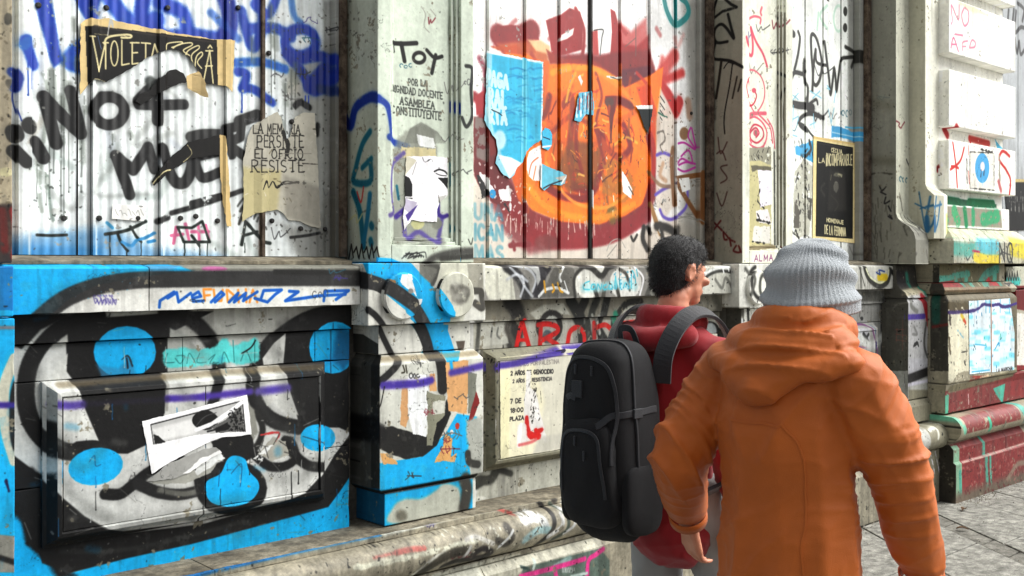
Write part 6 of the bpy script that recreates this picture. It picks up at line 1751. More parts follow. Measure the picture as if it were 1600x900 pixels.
w3.f([(0, 320), (380, 320), (380, 900), (0, 900)], (168, 168, 164)); w3.f([(190, 340), (400, 330), (400, 410), (190, 410)], (110, 110, 104), soft=16); w3.s([(350, 400), (360, 900)], 30, (70, 70, 68), soft=20)  # dark strip just below the ledge paints in its shade
w3.s([(170, 580), (270, 580), (310, 700), (320, 780)], 10, (120, 70, 120), soft=5); w3.s([(175, 600), (180, 720), (300, 730)], 8, (150, 100, 130), soft=4); w3.f([(185, 600), (260, 600), (270, 710), (190, 710)], (196, 196, 200), soft=6)
w3.s([(225, 640), (262, 700)], 20, (50, 50, 50), soft=6); w3.s([(260, 640), (228, 700)], 14, (50, 50, 50), soft=6); w3.s([(205, 420), (195, 510), (210, 540)], 5, (70, 70, 66)); w3.ell(210, 530, 10, 14, (60, 60, 60), soft=4)
w3.s([(300, 580), (310, 640)], 6, (90, 110, 150), soft=3)
a = on(r, 'rlowa')
a.f([(330, 150), (545, 150), (545, 900), (330, 900)], (92, 90, 82), soft=2, alpha=.85)  # left return of the inner step darkened with painted shade
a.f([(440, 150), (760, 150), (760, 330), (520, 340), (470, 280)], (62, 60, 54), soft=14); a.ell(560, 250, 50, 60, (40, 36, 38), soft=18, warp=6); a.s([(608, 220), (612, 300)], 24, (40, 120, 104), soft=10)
a.f([(540, 360), (640, 370), (690, 400), (690, 900), (538, 900)], (196, 196, 196), soft=3)
a.s([(480, 300), (520, 350), (600, 340), (660, 330)], 26, (190, 184, 160), soft=10); a.s([(670, 330), (690, 380), (684, 440)], 30, (90, 190, 164), soft=6); a.s([(640, 380), (660, 440), (680, 560)], 34, (180, 46, 56), soft=6)
a.s([(540, 520), (650, 514)], 22, (96, 76, 170), soft=6); a.s([(570, 380), (560, 440), (600, 480)], 20, (140, 140, 136), soft=10); a.s([(665, 560), (650, 700), (680, 820), (720, 900)], 14, (110, 110, 108), soft=6)
a.s([(580, 720), (600, 700), (610, 720)], 14, (70, 70, 70), warp=6); a.s([(600, 880), (630, 850)], 12, (70, 70, 70), warp=6); a.s([(580, 590), (600, 640), (570, 640)], 12, (150, 150, 148), soft=6)
for c_ in ([(430, 610), (500, 606)], [(428, 640), (500, 650)], [(430, 680), (500, 690)], [(440, 600), (436, 690)], [(480, 540), (480, 760)]): a.s(c_, 3, (170, 110, 100))
a.s([(410, 470), (440, 430), (520, 420)], 12, (130, 128, 120), soft=8); a.spat(420, 420, 530, 880, 40, 4, (60, 58, 54), alpha=.6)
A5 = Pen({'rlowa'}, 1420, 560, 2.647)
A5.f([(0, 0), (90, 0), (88, 70), (0, 110)], (196, 196, 200), soft=3); A5.s([(0, 85), (40, 70), (90, 50)], 22, (46, 44, 44), soft=5); A5.s([(0, 110), (90, 90)], 8, (206, 204, 214), soft=4)
A5.f([(0, 130), (110, 130), (110, 600), (0, 600)], (150, 146, 128), soft=8); A5.s([(70, 260), (100, 290), (100, 310)], 8, (220, 220, 206), soft=3); A5.s([(10, 290), (40, 280), (30, 320)], 7, (214, 214, 204), soft=4)
for i in range(9): A5.s([(40 + i * 7, 380 + i % 3 * 30), (46 + i * 7, 400 + i % 3 * 34)], 4, (226, 224, 226), soft=2, warp=3)
A5.s([(84, 400), (96, 500)], 8, (220, 220, 230), soft=4, erode=.3)
b_ = on(r, 'rlowb')
b_.f([(680, 150), (822, 150), (822, 900), (680, 900)], (66, 64, 58), soft=2, alpha=.85)  # left return of the outer step, shade painted into the stone colour
b_.s([(720, 390), (720, 540)], 60, (40, 110, 96), soft=20, alpha=.8); b_.s([(700, 590), (810, 570)], 18, (130, 60, 54), soft=8)
b_.f([(780, 150), (1250, 150), (1250, 360), (800, 350)], (122, 116, 84), soft=4); b_.s([(780, 250), (900, 250), (940, 230), (1040, 215)], 26, AQ, soft=6)
b_.s([(880, 250), (860, 270), (790, 262)], 22, AQ, soft=6); b_.s([(1025, 215), (1020, 300)], 30, AQ, soft=5); b_.s([(950, 240), (960, 300)], 24, AQ, soft=5); b_.f([(780, 285), (930, 262), (960, 305), (800, 330)], (160, 44, 46), soft=5)
b_.s([(1110, 300), (1160, 220), (1240, 180)], 34, AQ, soft=6); b_.f([(1140, 300), (1180, 235), (1210, 300)], (190, 50, 54), soft=4); b_.f([(1205, 200), (1240, 190), (1230, 300), (1210, 300)], AQ, soft=4)
b_.s([(1060, 240), (1075, 300)], 5, (200, 196, 170)); b_.s([(980, 240), (1000, 290)], 5, (60, 90, 80)); b_.f([(800, 310), (1260, 305), (1300, 350), (820, 362)], (150, 130, 104), soft=4)
b_.f([(820, 345), (1310, 345), (1315, 900), (820, 900)], (128, 120, 100), soft=2)
E_ = Pen({'rlowb'}, 1480, 440, 5)
E_.f([(8, 170), (160, 190), (170, 700), (90, 710), (40, 780), (8, 780)], (232, 228, 206), warp=12)
E_.s([(10, 190), (60, 200), (150, 200)], 40, (110, 100, 76), warp=10, erode=.3); E_.s([(18, 240), (24, 330)], 16, (110, 100, 90), warp=8, erode=.2); E_.s([(110, 260), (130, 300)], 18, (224, 200, 80), soft=8, warp=5); E_.s([(128, 300), (140, 320)], 14, (206, 90, 60), soft=6, warp=5)
E_.s([(80, 380), (125, 440)], 6, (150, 200, 214), warp=5); E_.s([(110, 552), (150, 545)], 6, (90, 90, 84), warp=3); E_.s([(130, 620), (140, 650)], 9, (90, 90, 84), warp=4); E_.s([(14, 440), (24, 560)], 14, (120, 110, 90), warp=8, erode=.2); E_.s([(50, 630), (52, 650)], 6, (90, 90, 84))
E_.f([(180, 735), (350, 735), (420, 740), (520, 720), (545, 760), (180, 830)], (170, 70, 58), soft=8, erode=.2); E_.f([(400, 690), (540, 670), (530, 720), (420, 745)], (226, 222, 196), warp=8); E_.s([(260, 750), (330, 740), (420, 750)], 12, (220, 200, 170), warp=8, erode=.2)
E_.s([(0, 180 + 60), (60, 240), (170, 232)], 14, (80, 60, 120), soft=5, warp=4); E_.s([(480, 190), (555, 165)], 10, (80, 60, 150), soft=4)
E_.spat(10, 720, 160, 800, 40, 6, (226, 222, 200), alpha=.8); E_.s([(540, 300), (545, 350), (535, 520)], 12, (90, 84, 66), warp=6, erode=.3)
r = Pen({'rlowb', 'rtorus', 'rplinth', 'rnext'}, 1420, 560, 2.647)
F_ = on(r, 'rlowb')
F_.f([(150, 140), (480, 60), (480, 240), (150, 260)], (140, 60, 60), soft=3, alpha=.9, erode=.28); F_.f([(150, 160), (178, 150), (175, 240), (150, 245)], (110, 190, 164), soft=3); F_.f([(360, 125), (410, 105), (400, 190), (372, 150)], (100, 186, 166), soft=4)
F_.s([(180, 130), (440, 60)], 16, (140, 134, 110), soft=5); F_.spat(180, 140, 380, 230, 40, 4, (120, 30, 36), alpha=.7); F_.s([(258, 150), (260, 190)], 4, (214, 190, 190)); F_.spat(180, 140, 400, 230, 30, 4, (170, 150, 130), alpha=.6)
F_.f([(440, 60), (500, 40), (500, 170), (430, 150)], (150, 60, 60), soft=6)
t_ = on(r, 'rtorus')
t_.f([(215, 245), (370, 205), (440, 190), (440, 250), (215, 310)], (150, 72, 70), soft=5, erode=.32); t_.s([(195, 245), (212, 300)], 15, (130, 196, 170), soft=4); t_.s([(314, 250), (318, 290)], 13, (90, 190, 160), soft=4); t_.s([(455, 200), (465, 240)], 24, (100, 190, 176), soft=5)
t_.spat(200, 220, 460, 300, 80, 4, (190, 170, 150), alpha=.6); t_.f([(140, 230), (180, 225), (190, 320), (120, 330)], (190, 186, 164), soft=6)
p_ = on(r, 'rplinth')
p_.f([(110, 360), (190, 360), (190, 600), (110, 600)], (58, 54, 48), soft=1.5, alpha=.85)  # left end of the plinth darkened, its shade painted on
p_.f([(190, 360), (480, 280), (480, 620), (190, 620)], (144, 60, 60), soft=3, erode=.26); p_.f([(188, 365), (212, 360), (212, 600), (190, 600)], (150, 186, 160), soft=4, erode=.1)
p_.s([(312, 335), (318, 540)], 14, AQ, soft=3, erode=.08); p_.s([(330, 400), (334, 520)], 9, AQ, soft=3, erode=.1); p_.s([(205, 470), (208, 560)], 12, AQ, soft=4, erode=.1); p_.s([(286, 300), (310, 306)], 8, AQ, soft=3)
p_.s([(218, 430), (350, 392), (480, 350)], 4, (190, 160, 150), soft=2); p_.s([(200, 600), (330, 555), (480, 500)], 46, (120, 108, 94), soft=24, erode=.2); p_.spat(215, 350, 470, 520, 120, 5, (180, 120, 116), alpha=.6); p_.spat(215, 420, 470, 560, 90, 6, (110, 40, 44), alpha=.6)
p_.s([(400, 500), (440, 440), (470, 430)], 12, (150, 130, 116), soft=6, erode=.3)
n_ = Pen({'rnext'}, 1300, 380, 4.5)
n_.f([(1220, 160), (1400, 150), (1400, 290), (1240, 295)], (206, 206, 190), soft=3); n_.s([(1240, 272), (1360, 268)], 30, (80, 200, 190), soft=4)
for i in range(7): n_.s([(1236 + i * 18, 260), (1242 + i * 18, 200 + i % 2 * 14), (1250 + i * 18, 258)], 7, (50, 50, 48), soft=2, smooth=False)
n_.f([(1300, 300), (1400, 300), (1400, 480), (1300, 460)], (130, 40, 42), soft=4); n_.f([(1310, 490), (1400, 500), (1400, 860), (1310, 860)], (236, 234, 226)); n_.f([(1310, 860), (1400, 860), (1400, 1100), (1300, 1100)], (150, 44, 48), soft=4)
h = Pen({'hoard4'}, 1560, 0, 4)
h.s([(64, 60), (60, 160), (80, 220), (90, 130), (96, 60)], 12, BK, soft=4); h.s([(110, 70), (104, 200), (140, 170), (170, 180)], 12, BK, soft=4); h.s([(120, 20), (160, 60), (150, 130)], 12, BK, soft=4)
h.s([(104, 240), (110, 300), (118, 330), (130, 260), (140, 340), (170, 300)], 11, BK, soft=4); h.s([(76, 0), (84, 30)], 12, BK, soft=4)
# pedestal 2
d = Pen({'ped2'})
d.ring(1184, 442, 17, 26, 4, (50, 50, 46), 60, 250, soft=3); d.s([(1196, 425), (1182, 432), (1180, 455), (1188, 470)], 4, (90, 92, 84), soft=3); d.s([(1163, 420), (1172, 436), (1166, 460)], 4, (110, 110, 104), soft=3)
d.f([(1120, 480), (1170, 480), (1170, 700), (1120, 700)], (80, 78, 70), soft=3, alpha=.8); d.s([(1176, 484), (1178, 520)], 4, (60, 60, 56), soft=2); d.s([(1166, 500), (1170, 520)], 6, W, soft=3)  # first fill darkens the left side with painted shade
d.s([(1210, 424), (1230, 440), (1226, 470)], 5, (90, 90, 84), soft=4)

# the same hands further along the dado, mostly behind the walkers
o = Pen({'ped2', 'wall3', 'panel3', 'wall2', 'panel2'})
def throw(x, y, sc, col, seed):
    r_ = random.Random(seed); pts = [(x, y)]
    for _ in range(7): pts.append((pts[-1][0] + sc * r_.uniform(-.3, 1.0), pts[-1][1] + sc * r_.uniform(-1.2, 1.2)))
    o.s(pts, sc * .28, col, soft=4, thin=.2)
for i in range(16):
    r_ = random.Random(i + 1500)
    throw(r_.uniform(930, 1370), r_.uniform(520, 660), r_.uniform(14, 34), [(30, 30, 30), (60, 60, 62), (190, 40, 40), (40, 120, 190), (210, 212, 208), (90, 60, 150), (230, 120, 30), (40, 150, 120)][i % 8], i)
o.s([(890, 548), (1000, 540), (1150, 560), (1330, 540)], 8, (84, 66, 160), soft=5, erode=.15)
for i in range(8):
    r_ = random.Random(i + 1600); x = r_.uniform(900, 1360); y = r_.uniform(520, 650)
    o.f([(x, y), (x + 20, y + 3), (x + 22, y + 30), (x + 8, y + 36), (x - 2, y + 28)], [(236, 234, 226), (214, 180, 130), (150, 200, 220)][i % 3], warp=5)
o = Pen({'mbase', 'plinth'})
for i in range(14):
    r_ = random.Random(i + 1700)
    throw(r_.uniform(700, 1420), r_.uniform(760, 880), r_.uniform(10, 22), [(220, 70, 150), (220, 222, 218), (50, 50, 50), (60, 130, 170)][i % 4], i + 50)
# ================================================================== POSTERS AND BILLS
def paper(name, key, pen, outline, label, depth, base, p=.232, cat='poster', cuts=(), ppm=520, warpn=1, curl=0, extra=None, group=None, parent=None, mat=None):
    """a pasted sheet: real outline and thickness, draped over whatever lies behind it"""
    px = pen._t(outline)
    pts = [on_front(x, y, p)[:2] for x, y in px]
    # small tears along the edge
    out = []
    r_ = random.Random(len(key) * 13 + len(pts))
    for i, a in enumerate(pts):
        b = pts[(i + 1) % len(pts)]
        L = math.hypot(b[0] - a[0], b[1] - a[1]); n = max(1, int(L / .012)) if warpn else 1
        for j in range(n):
            t = j / n
            k = .0022 * warpn if j else 0
            out.append((a[0] + (b[0] - a[0]) * t + r_.uniform(-k, k), a[1] + (b[1] - a[1]) * t + r_.uniform(-k, k)))
    s0 = min(a[0] for a in out); s1 = max(a[0] for a in out); z0 = min(a[1] for a in out); z1 = max(a[1] for a in out)
    if mat is None:
        sk = Skin(key, s0, s1, z0, z1, p, None, base=base, ppm=ppm, tags=['poster', key], rough=.55, bump=.1, mottling=.06, grime=.12)
    tri = tessellate_polygon([[Vector((a[0], a[1], 0)) for a in out]])
    bm = bmesh.new()
    vs = [bm.verts.new((a[0], 0, a[1])) for a in out]
    for t in tri:
        try: bm.faces.new([vs[i] for i in t])
        except ValueError: pass
    lines = [c for c in cuts if s0 < c < s1] + list(np.arange(s0 + .02, s1, .03))
    for c in lines:
        bmesh.ops.bisect_plane(bm, geom=bm.verts[:] + bm.edges[:] + bm.faces[:], plane_co=(c, 0, 0), plane_no=(1, 0, 0))
    for c in np.arange(z0 + .03, z1, .05):
        bmesh.ops.bisect_plane(bm, geom=bm.verts[:] + bm.edges[:] + bm.faces[:], plane_co=(0, 0, c), plane_no=(0, 0, 1))
    for v in bm.verts:
        s, z = v.co.x, v.co.z
        wv = .0008 * mnoise.noise(Vector((s * 22, z * 9, 3.1)))
        v.co.y = depth(s) - .0022 + wv - (curl * max(0, (z - z0) / (z1 - z0)) ** 2 if curl > 0 else 0)
        if curl < 0: v.co.y += curl * max(0, (s - s0) / (s1 - s0)) ** 2
    bmesh.ops.recalc_face_normals(bm, faces=bm.faces)
    me = bpy.data.meshes.new(name); bm.to_mesh(me); bm.free()
    if mat is None: sk.unwrap(me)
    o = link(name, me, sk.mat if mat is None else mat, parent)
    m = o.modifiers.new('paper', 'SOLIDIFY'); m.thickness = .0009; m.offset = 0
    if label: tag(o, label, cat, group)
    return o

def draped(seams, ribw, ribp, flat=.236):
    def d(s):
        best = flat
        for c, w in seams:
            q = abs(s - c)
            if q < w / 2 + .002: best = min(best, ribp)
            elif q < w / 2 + .012: best = min(best, ribp + (flat - ribp) * (q - w / 2 - .002) / .010)
        return best
    return d
d1 = draped([(s + .006, .018) for s in seams1[:3]] + [(seams1[3], .022)], .018, .2275)
c1 = [s + .006 + k for s in seams1 for k in (-.02, -.011, .011, .02)]
d2 = draped([(s + (.020 if i == 3 else .013), .014) for i, s in enumerate(seams2)], .014, .2315)
c2 = [s + .013 + k for s in seams2 for k in (-.018, -.009, .009, .018)]
d3 = lambda s: .2385
cream = (230, 220, 176)

# 1 black and cream poster in the left opening
paper('torn_poster', 'po_top', Z1, [(378, 112), (400, 92), (425, 84), (470, 90), (510, 84), (540, 96), (800, 150), (1010, 184), (1103, 190), (1090, 432), (1052, 402), (1000, 394), (957, 392),
      (940, 340), (900, 285), (850, 240), (800, 232), (740, 246), (690, 268), (640, 306), (560, 352), (498, 385), (470, 374), (440, 372), (410, 402), (376, 444)],
      'torn black and cream poster with curly lettering, high on the left hoarding', d1, (226, 204, 154), cuts=c1)
v_ = Pen({'po_top'}, 0, 0, 3)
v_.f([(400, 122), (470, 124), (1018, 188), (1022, 420), (380, 460)], (26, 24, 22))
v_.f([(378, 112), (400, 122), (412, 400), (376, 450)], (226, 204, 154), warp=1)
v_.s([(440, 122), (700, 160), (1010, 198)], 8, (70, 62, 56), soft=6, alpha=.8)
v_.s([(505, 165), (520, 90), (530, 130)], 7, (200, 200, 196), warp=4); v_.s([(455, 170), (476, 230)], 3, (120, 150, 200))
kv = dict(soft=1.2)
for a in ([(430, 172), (462, 336), (494, 205)], [(496, 205), (496, 322)], [(422, 170), (442, 172)], [(484, 200), (508, 200)]): v_.s(a, 8, cream, smooth=False, **kv)
v_.s([(490, 205), (500, 180), (530, 168), (590, 162), (616, 166), (610, 176), (570, 176)], 10, cream, **kv)
v_.ring(537, 250, 17, 58, 7, cream, **kv)
for a in ([(572, 188), (572, 305), (606, 298)], [(620, 200), (620, 300), (650, 296)], [(612, 200), (652, 200)], [(620, 248), (645, 246)], [(664, 200), (706, 204)], [(684, 202), (684, 290)], [(706, 290), (726, 206), (752, 290)]): v_.s(a, 7.5, cream, smooth=False, **kv)
v_.s([(778, 232), (786, 204), (850, 196), (850, 206), (806, 222)], 6, cream, **kv); v_.s([(812, 226), (840, 208), (894, 200), (900, 212), (860, 236), (890, 260)], 6, cream, **kv)
v_.s([(866, 280), (880, 240), (926, 214), (934, 226), (898, 262), (916, 330)], 6, cream, **kv); v_.s([(914, 340), (920, 270), (944, 244), (950, 258), (926, 290), (946, 320)], 6, cream, **kv)
for a in ([(954, 386), (984, 236), (1000, 390)], [(964, 310), (996, 308)], [(966, 238), (998, 238)], [(976, 224), (986, 212), (994, 224)]): v_.s(a, 7, cream, smooth=False, **kv)
v_.s([(440, 160), (600, 170)], 2, cream); v_.spat(400, 120, 1020, 400, 60, 2, (90, 84, 76), alpha=.8)
v_.f([(410, 402), (440, 370), (470, 372), (498, 384), (480, 392), (440, 400)], cream, warp=4)
paper('torn_poster', 'po_flap', Z1, [(876, 356), (925, 336), (945, 378), (958, 462), (930, 448), (880, 412)],
      'cream folded flap of torn paper curling off the left hoarding', d1, (224, 202, 156), cuts=c1, curl=-.035)
paper('torn_poster', 'po_b', Z1, [(636, 474), (660, 440), (706, 420), (748, 366), (800, 328), (826, 324), (862, 344), (882, 384), (840, 392), (752, 432), (700, 470), (664, 492)],
      'black scrap of torn poster above the plus sign of the slogan', d1, (30, 28, 26), cuts=c1)
paper('torn_poster', 'po_c', Z1, [(1042, 628), (880, 668), (800, 740), (752, 786), (712, 850), (722, 872), (752, 842), (790, 806), (900, 742), (1030, 726), (1040, 900), (1060, 1060), (1080, 1062), (1068, 800), (1054, 640)],
      'torn strip of black poster with a kraft edge, across the slogan letters', d1, (30, 28, 26), cuts=c1)
v_ = Pen({'po_c'}, 0, 0, 3)
v_.f([(1030, 630), (1090, 640), (1090, 1070), (1040, 1070), (1032, 800)], (222, 198, 146)); v_.s([(880, 680), (900, 720), (860, 760)], 3, cream, warp=3); v_.s([(712, 868), (760, 810), (800, 795)], 5, cream, warp=4)
# 2 cream lettered sheet
paper('pasted_notice', 'po_txt', Z2, [(262, 640), (285, 585), (330, 560), (360, 545), (402, 524), (418, 548), (430, 600), (446, 650), (462, 640), (468, 600), (484, 548), (522, 528), (576, 530), (590, 760), (604, 1068), (560, 1062), (500, 1036), (452, 1030), (430, 1000),
      (400, 982), (340, 992), (300, 1000), (236, 1040), (244, 900), (240, 760)],
      'torn cream notice with thin serif capitals, right of the slogan', d1, (204, 200, 186), cuts=c1)
v_ = Pen({'po_txt'}, 300, 0, 3)
v_.f([(230, 780), (420, 800), (400, 1000), (230, 1040)], (206, 196, 150), soft=30, alpha=.8)
ki = (46, 44, 42)
v_.text('LA MEMORIA', [(288, 578), (508, 586), (508, 628), (288, 626)], 4.2, ki, serif=.1)
v_.text('PERSISTE', [(306, 636), (522, 636), (522, 692), (306, 690)], 4.6, ki, serif=.1)
v_.text('EL OFICIO', [(296, 700), (520, 700), (520, 744), (296, 742)], 4.4, ki, serif=.1)
v_.text('RESISTE', [(280, 752), (524, 750), (524, 806), (280, 806)], 4.8, ki, serif=.1)
v_.s([(330, 890), (348, 850), (360, 880), (380, 850), (400, 880), (440, 850), (500, 860)], 7, ki, warp=4); v_.s([(400, 870), (500, 852)], 6, ki, warp=5, erode=.2)
for i in range(50):
    r_ = random.Random(i + 3); x = r_.uniform(250, 580); y = r_.uniform(600, 1040); v_.s([(x, y), (x + r_.uniform(-20, 20), y + r_.uniform(-4, 20))], r_.uniform(2, 4), [(90, 86, 76), (236, 232, 220), (120, 110, 80)][i % 3], warp=4, alpha=.7)
v_.s([(430, 620), (450, 680), (446, 720)], 20, (60, 58, 54), warp=6, erode=.2); v_.s([(430, 720), (560, 720)], 3, (160, 156, 146)); v_.s([(520, 766), (590, 770)], 4, (90, 86, 80), warp=4)
v_.f([(430, 820), (600, 880), (604, 1068), (440, 1020)], (150, 146, 136), soft=30, alpha=.6)
# 3 white sticker
paper('sticker', 'po_st', Z1, [(528, 958), (678, 964), (676, 1036), (526, 1026)], 'small white sticker with faint scribble, low on the left hoarding', d1, (240, 240, 236), cat='sticker', cuts=c1, warpn=.4)
v_ = Pen({'po_st'}, 0, 0, 3)
for i in range(7): v_.s([(540 + i * 20, 980 + i % 3 * 10), (548 + i * 20, 1000 - i % 2 * 14), (556 + i * 20, 1010)], 2, (130, 130, 126))
# 4 monochrome flyer over the mural
A2 = Pen(None, 0, 500, 2.25)
paper('torn_flyer', 'po_fly', A2, [(500, 356), (700, 306), (868, 263), (878, 330), (884, 402), (836, 408), (780, 412), (720, 436), (640, 478), (590, 505), (534, 541)],
      'tilted white flyer with a black photo, torn, on the mural mouth', lambda s: .0525, (242, 242, 242), p=.05, warpn=.5)
v_ = Pen({'po_fly'}, 0, 500, 2.25)
v_.f([(530, 368), (852, 284), (862, 392), (700, 402), (580, 428), (540, 440)], (196, 196, 194)); v_.f([(534, 384), (690, 344), (690, 400), (560, 424)], (226, 226, 224), soft=14)
v_.s([(530, 368), (852, 284), (862, 392)], 4, (40, 40, 40), smooth=False); v_.s([(530, 368), (540, 436)], 3, (60, 60, 60))
v_.f([(540, 400), (556, 404), (582, 428), (542, 438)], (40, 40, 40), warp=5)
v_.ell(722, 352, 46, 36, (26, 26, 26), soft=2, warp=3); v_.s([(690, 372), (720, 340), (760, 326)], 3, (90, 90, 90)); v_.f([(740, 380), (790, 350), (850, 300), (858, 392), (770, 396)], (110, 110, 108), warp=5)
v_.f([(756, 378), (800, 358), (806, 384), (760, 394)], (30, 30, 30), warp=5); v_.s([(690, 386), (760, 356), (850, 290)], 15, (240, 240, 240), warp=3)
v_.spat(800, 310, 856, 390, 60, 5, (24, 24, 24)); v_.s([(730, 392), (780, 380)], 6, (20, 20, 20)); v_.f([(560, 440), (860, 396), (880, 402), (720, 440), (540, 540)], (242, 242, 242))
paper('torn_flyer', 'po_fl2', A2, [(516, 568), (590, 505), (640, 486), (720, 452), (760, 448), (780, 466), (720, 500), (660, 540), (600, 560)],
      'grey torn remnant of paper under the white flyer', lambda s: .0528, (172, 172, 168), p=.05)
v_ = Pen({'po_fl2'}, 0, 500, 2.25); v_.f([(640, 540), (700, 490), (780, 455), (790, 470), (700, 530)], (238, 238, 236), warp=8, erode=.2)
# 5 bills in the sunk panel of the first pilaster
A6 = Pen(None, 600, 180, 4.09)
paper('torn_poster', 'po_p1', A6, [(140, 262), (205, 262), (300, 262), (402, 272), (406, 350), (404, 440), (404, 512), (352, 560), (338, 600), (336, 682), (250, 680), (172, 668), (128, 735), (120, 640), (134, 570), (134, 400)],
      'torn white and black poster pasted in the sunk panel of the first pilaster', lambda s: .0385, (242, 240, 242), p=.038)
v_ = Pen({'po_p1'}, 600, 180, 4.09)
v_.f([(130, 385), (160, 400), (178, 440), (178, 520), (130, 520)], (24, 24, 26)); v_.f([(132, 390), (205, 290), (150, 262), (132, 262)], (212, 208, 190), warp=4); v_.f([(340, 400), (410, 400), (410, 480), (372, 430)], (30, 30, 32))
v_.s([(320, 360), (350, 348), (385, 358), (402, 376)], 9, (30, 30, 32)); v_.s([(330, 372), (360, 384), (396, 388)], 5, (50, 50, 52)); v_.s([(245, 272), (260, 300), (300, 280), (310, 300)], 4, (70, 70, 70), warp=4)
v_.f([(134, 530), (210, 560), (170, 640), (128, 600)], (196, 190, 206), soft=4, warp=5); v_.f([(135, 640), (215, 570), (170, 650), (150, 680)], (90, 70, 150), soft=3, warp=4); v_.f([(345, 520), (400, 510), (352, 570)], (206, 206, 200), warp=5); v_.s([(140, 528), (178, 532)], 4, (60, 60, 60), warp=3)
v_.s([(345, 510), (352, 560)], 5, (90, 86, 80), warp=5); v_.s([(205, 300), (180, 380)], 3, (120, 118, 110))
# 6 blue poster on the orange figure
H3 = Pen(None, 740, 0, 2.195)
paper('torn_poster', 'po_blue', H3, [(46, 174), (140, 192), (240, 212), (238, 340), (234, 480), (206, 496), (180, 520), (170, 556), (150, 574), (140, 600), (124, 612), (100, 596), (76, 560), (84, 520), (78, 478), (50, 440), (38, 412), (40, 380), (44, 300)],
      'large torn sky blue poster beside the orange figure', d2, (74, 190, 222), p=.232, cuts=c2, ppm=420)
v_ = Pen({'po_blue'}, 740, 0, 2.195)
v_.f([(44, 170), (64, 176), (56, 400), (100, 540), (170, 560), (140, 620), (90, 600), (60, 520), (36, 420)], (176, 220, 232), soft=12, alpha=.9)
v_.s([(46, 176), (240, 214), (234, 490)], 9, (236, 244, 246), smooth=False, soft=3)
v_.s([(176, 200), (176, 560)], 12, (120, 214, 236), soft=8); v_.s([(170, 196), (166, 560)], 4, (150, 226, 240), soft=3)
for i in range(60):
    r_ = random.Random(i + 55); x = r_.uniform(100, 225); y = r_.uniform(210, 500); L = r_.uniform(14, 60); v_.s([(x, y), (x + L * .5, y - 5), (x + L, y + 2)], r_.uniform(3, 6), [(48, 158, 204), (110, 212, 234), (40, 140, 190)][i % 3], soft=4, alpha=.5)
tw = (206, 234, 238)
v_.text('PAGA', [(46, 238), (118, 262), (118, 304), (44, 290)], 11, tw, soft=2); v_.text('RAL', [(52, 306), (112, 318), (110, 372), (54, 362)], 12, tw, soft=2); v_.text('RTA', [(48, 374), (114, 382), (114, 426), (56, 420)], 11, tw, soft=2)
v_.s([(60, 376), (84, 386), (98, 396)], 3, (30, 40, 50)); v_.ell(90, 480, 22, 34, (200, 232, 240), soft=14); v_.f([(84, 530), (130, 540), (166, 560), (124, 612)], (236, 244, 246), soft=6)
paper('torn_poster', 'po_b1', H3, [(362, 318), (404, 312), (412, 360), (410, 396), (388, 390), (366, 418), (346, 412), (352, 380)], 'small torn blue scrap in the middle of the orange figure', d2, (120, 200, 222), cuts=c2)
v_ = Pen({'po_b1'}, 740, 0, 2.195)
for i in range(12): v_.s([(356 + i * 4.6, 320 + i % 2 * 10), (354 + i * 4.8, 400 - i % 3 * 12)], 3, [(240, 246, 248), (40, 110, 150), (190, 80, 60)][i % 3], warp=3)
paper('torn_poster', 'po_b2', H3, [(236, 450), (246, 438), (262, 444), (270, 462), (268, 500), (256, 516), (236, 506)], 'rounded pale blue scrap of paper just right of the large blue poster', d2, (84, 190, 220), cuts=c2)
v_ = Pen({'po_b2'}, 740, 0, 2.195); v_.s([(240, 470), (262, 478)], 3, (40, 60, 90)); v_.s([(238, 504), (266, 500)], 5, W)
paper('torn_poster', 'po_b3', H3, [(233, 560), (262, 574), (320, 600), (314, 630), (296, 636), (270, 632), (244, 654), (230, 640)], 'blue and white torn corner of a poster below the blue scrap', d2, (120, 200, 220), cuts=c2)
v_ = Pen({'po_b3'}, 740, 0, 2.195); v_.s([(234, 560), (232, 645)], 5, W); v_.f([(280, 610), (318, 600), (312, 630)], (200, 196, 186), soft=4); v_.s([(240, 646), (262, 634), (300, 620)], 4, (60, 70, 80)); v_.s([(300, 630), (320, 604)], 4, W)
paper('torn_poster', 'po_b4', H3, [(556, 362), (612, 360), (614, 376), (606, 420), (600, 462), (584, 430), (570, 384)], 'dark wedge of torn paper with a white top edge, right of the figure', d2, (44, 52, 54), cuts=c2)
v_ = Pen({'po_b4'}, 740, 0, 2.195); v_.s([(556, 366), (614, 366)], 12, W, smooth=False)
# 7 black poster with kraft tape frame
B5 = Pen(None, 1150, 180, 3.75)
e7 = empty('framed_poster', (6.3, .238, 2.0), 'black poster with pale capitals in a kraft paper border on the right hoarding', 'poster')
paper('tape_border', 'po_in0', B5, [(458, 122), (716, 166), (712, 752), (452, 722)], None, d3, (238, 222, 172), parent=e7, warpn=.4, ppm=320)
v_ = Pen({'po_in0'}, 1150, 180, 3.75); v_.s([(456, 130), (716, 172)], 8, (222, 198, 140), soft=6); v_.s([(700, 170), (700, 750)], 8, (222, 200, 146), soft=6)
paper('print', 'po_in', B5, [(476, 150), (688, 188), (686, 724), (470, 708)], None, lambda s: .2365, (30, 30, 28), parent=e7, warpn=.2, ppm=420)
v_ = Pen({'po_in'}, 1150, 180, 3.75)
ct = (214, 206, 170)
v_.text('CECILIA', [(560, 192), (622, 204), (622, 226), (560, 214)], 4.5, ct)
v_.text('LA', [(485, 250), (520, 254), (520, 280), (485, 276)], 4.5, ct)
v_.text('INCOMPARABLE', [(532, 226), (682, 232), (682, 290), (532, 296)], 5.5, ct, gap=.2)
v_.s([(530, 238), (530, 298)], 5, ct)
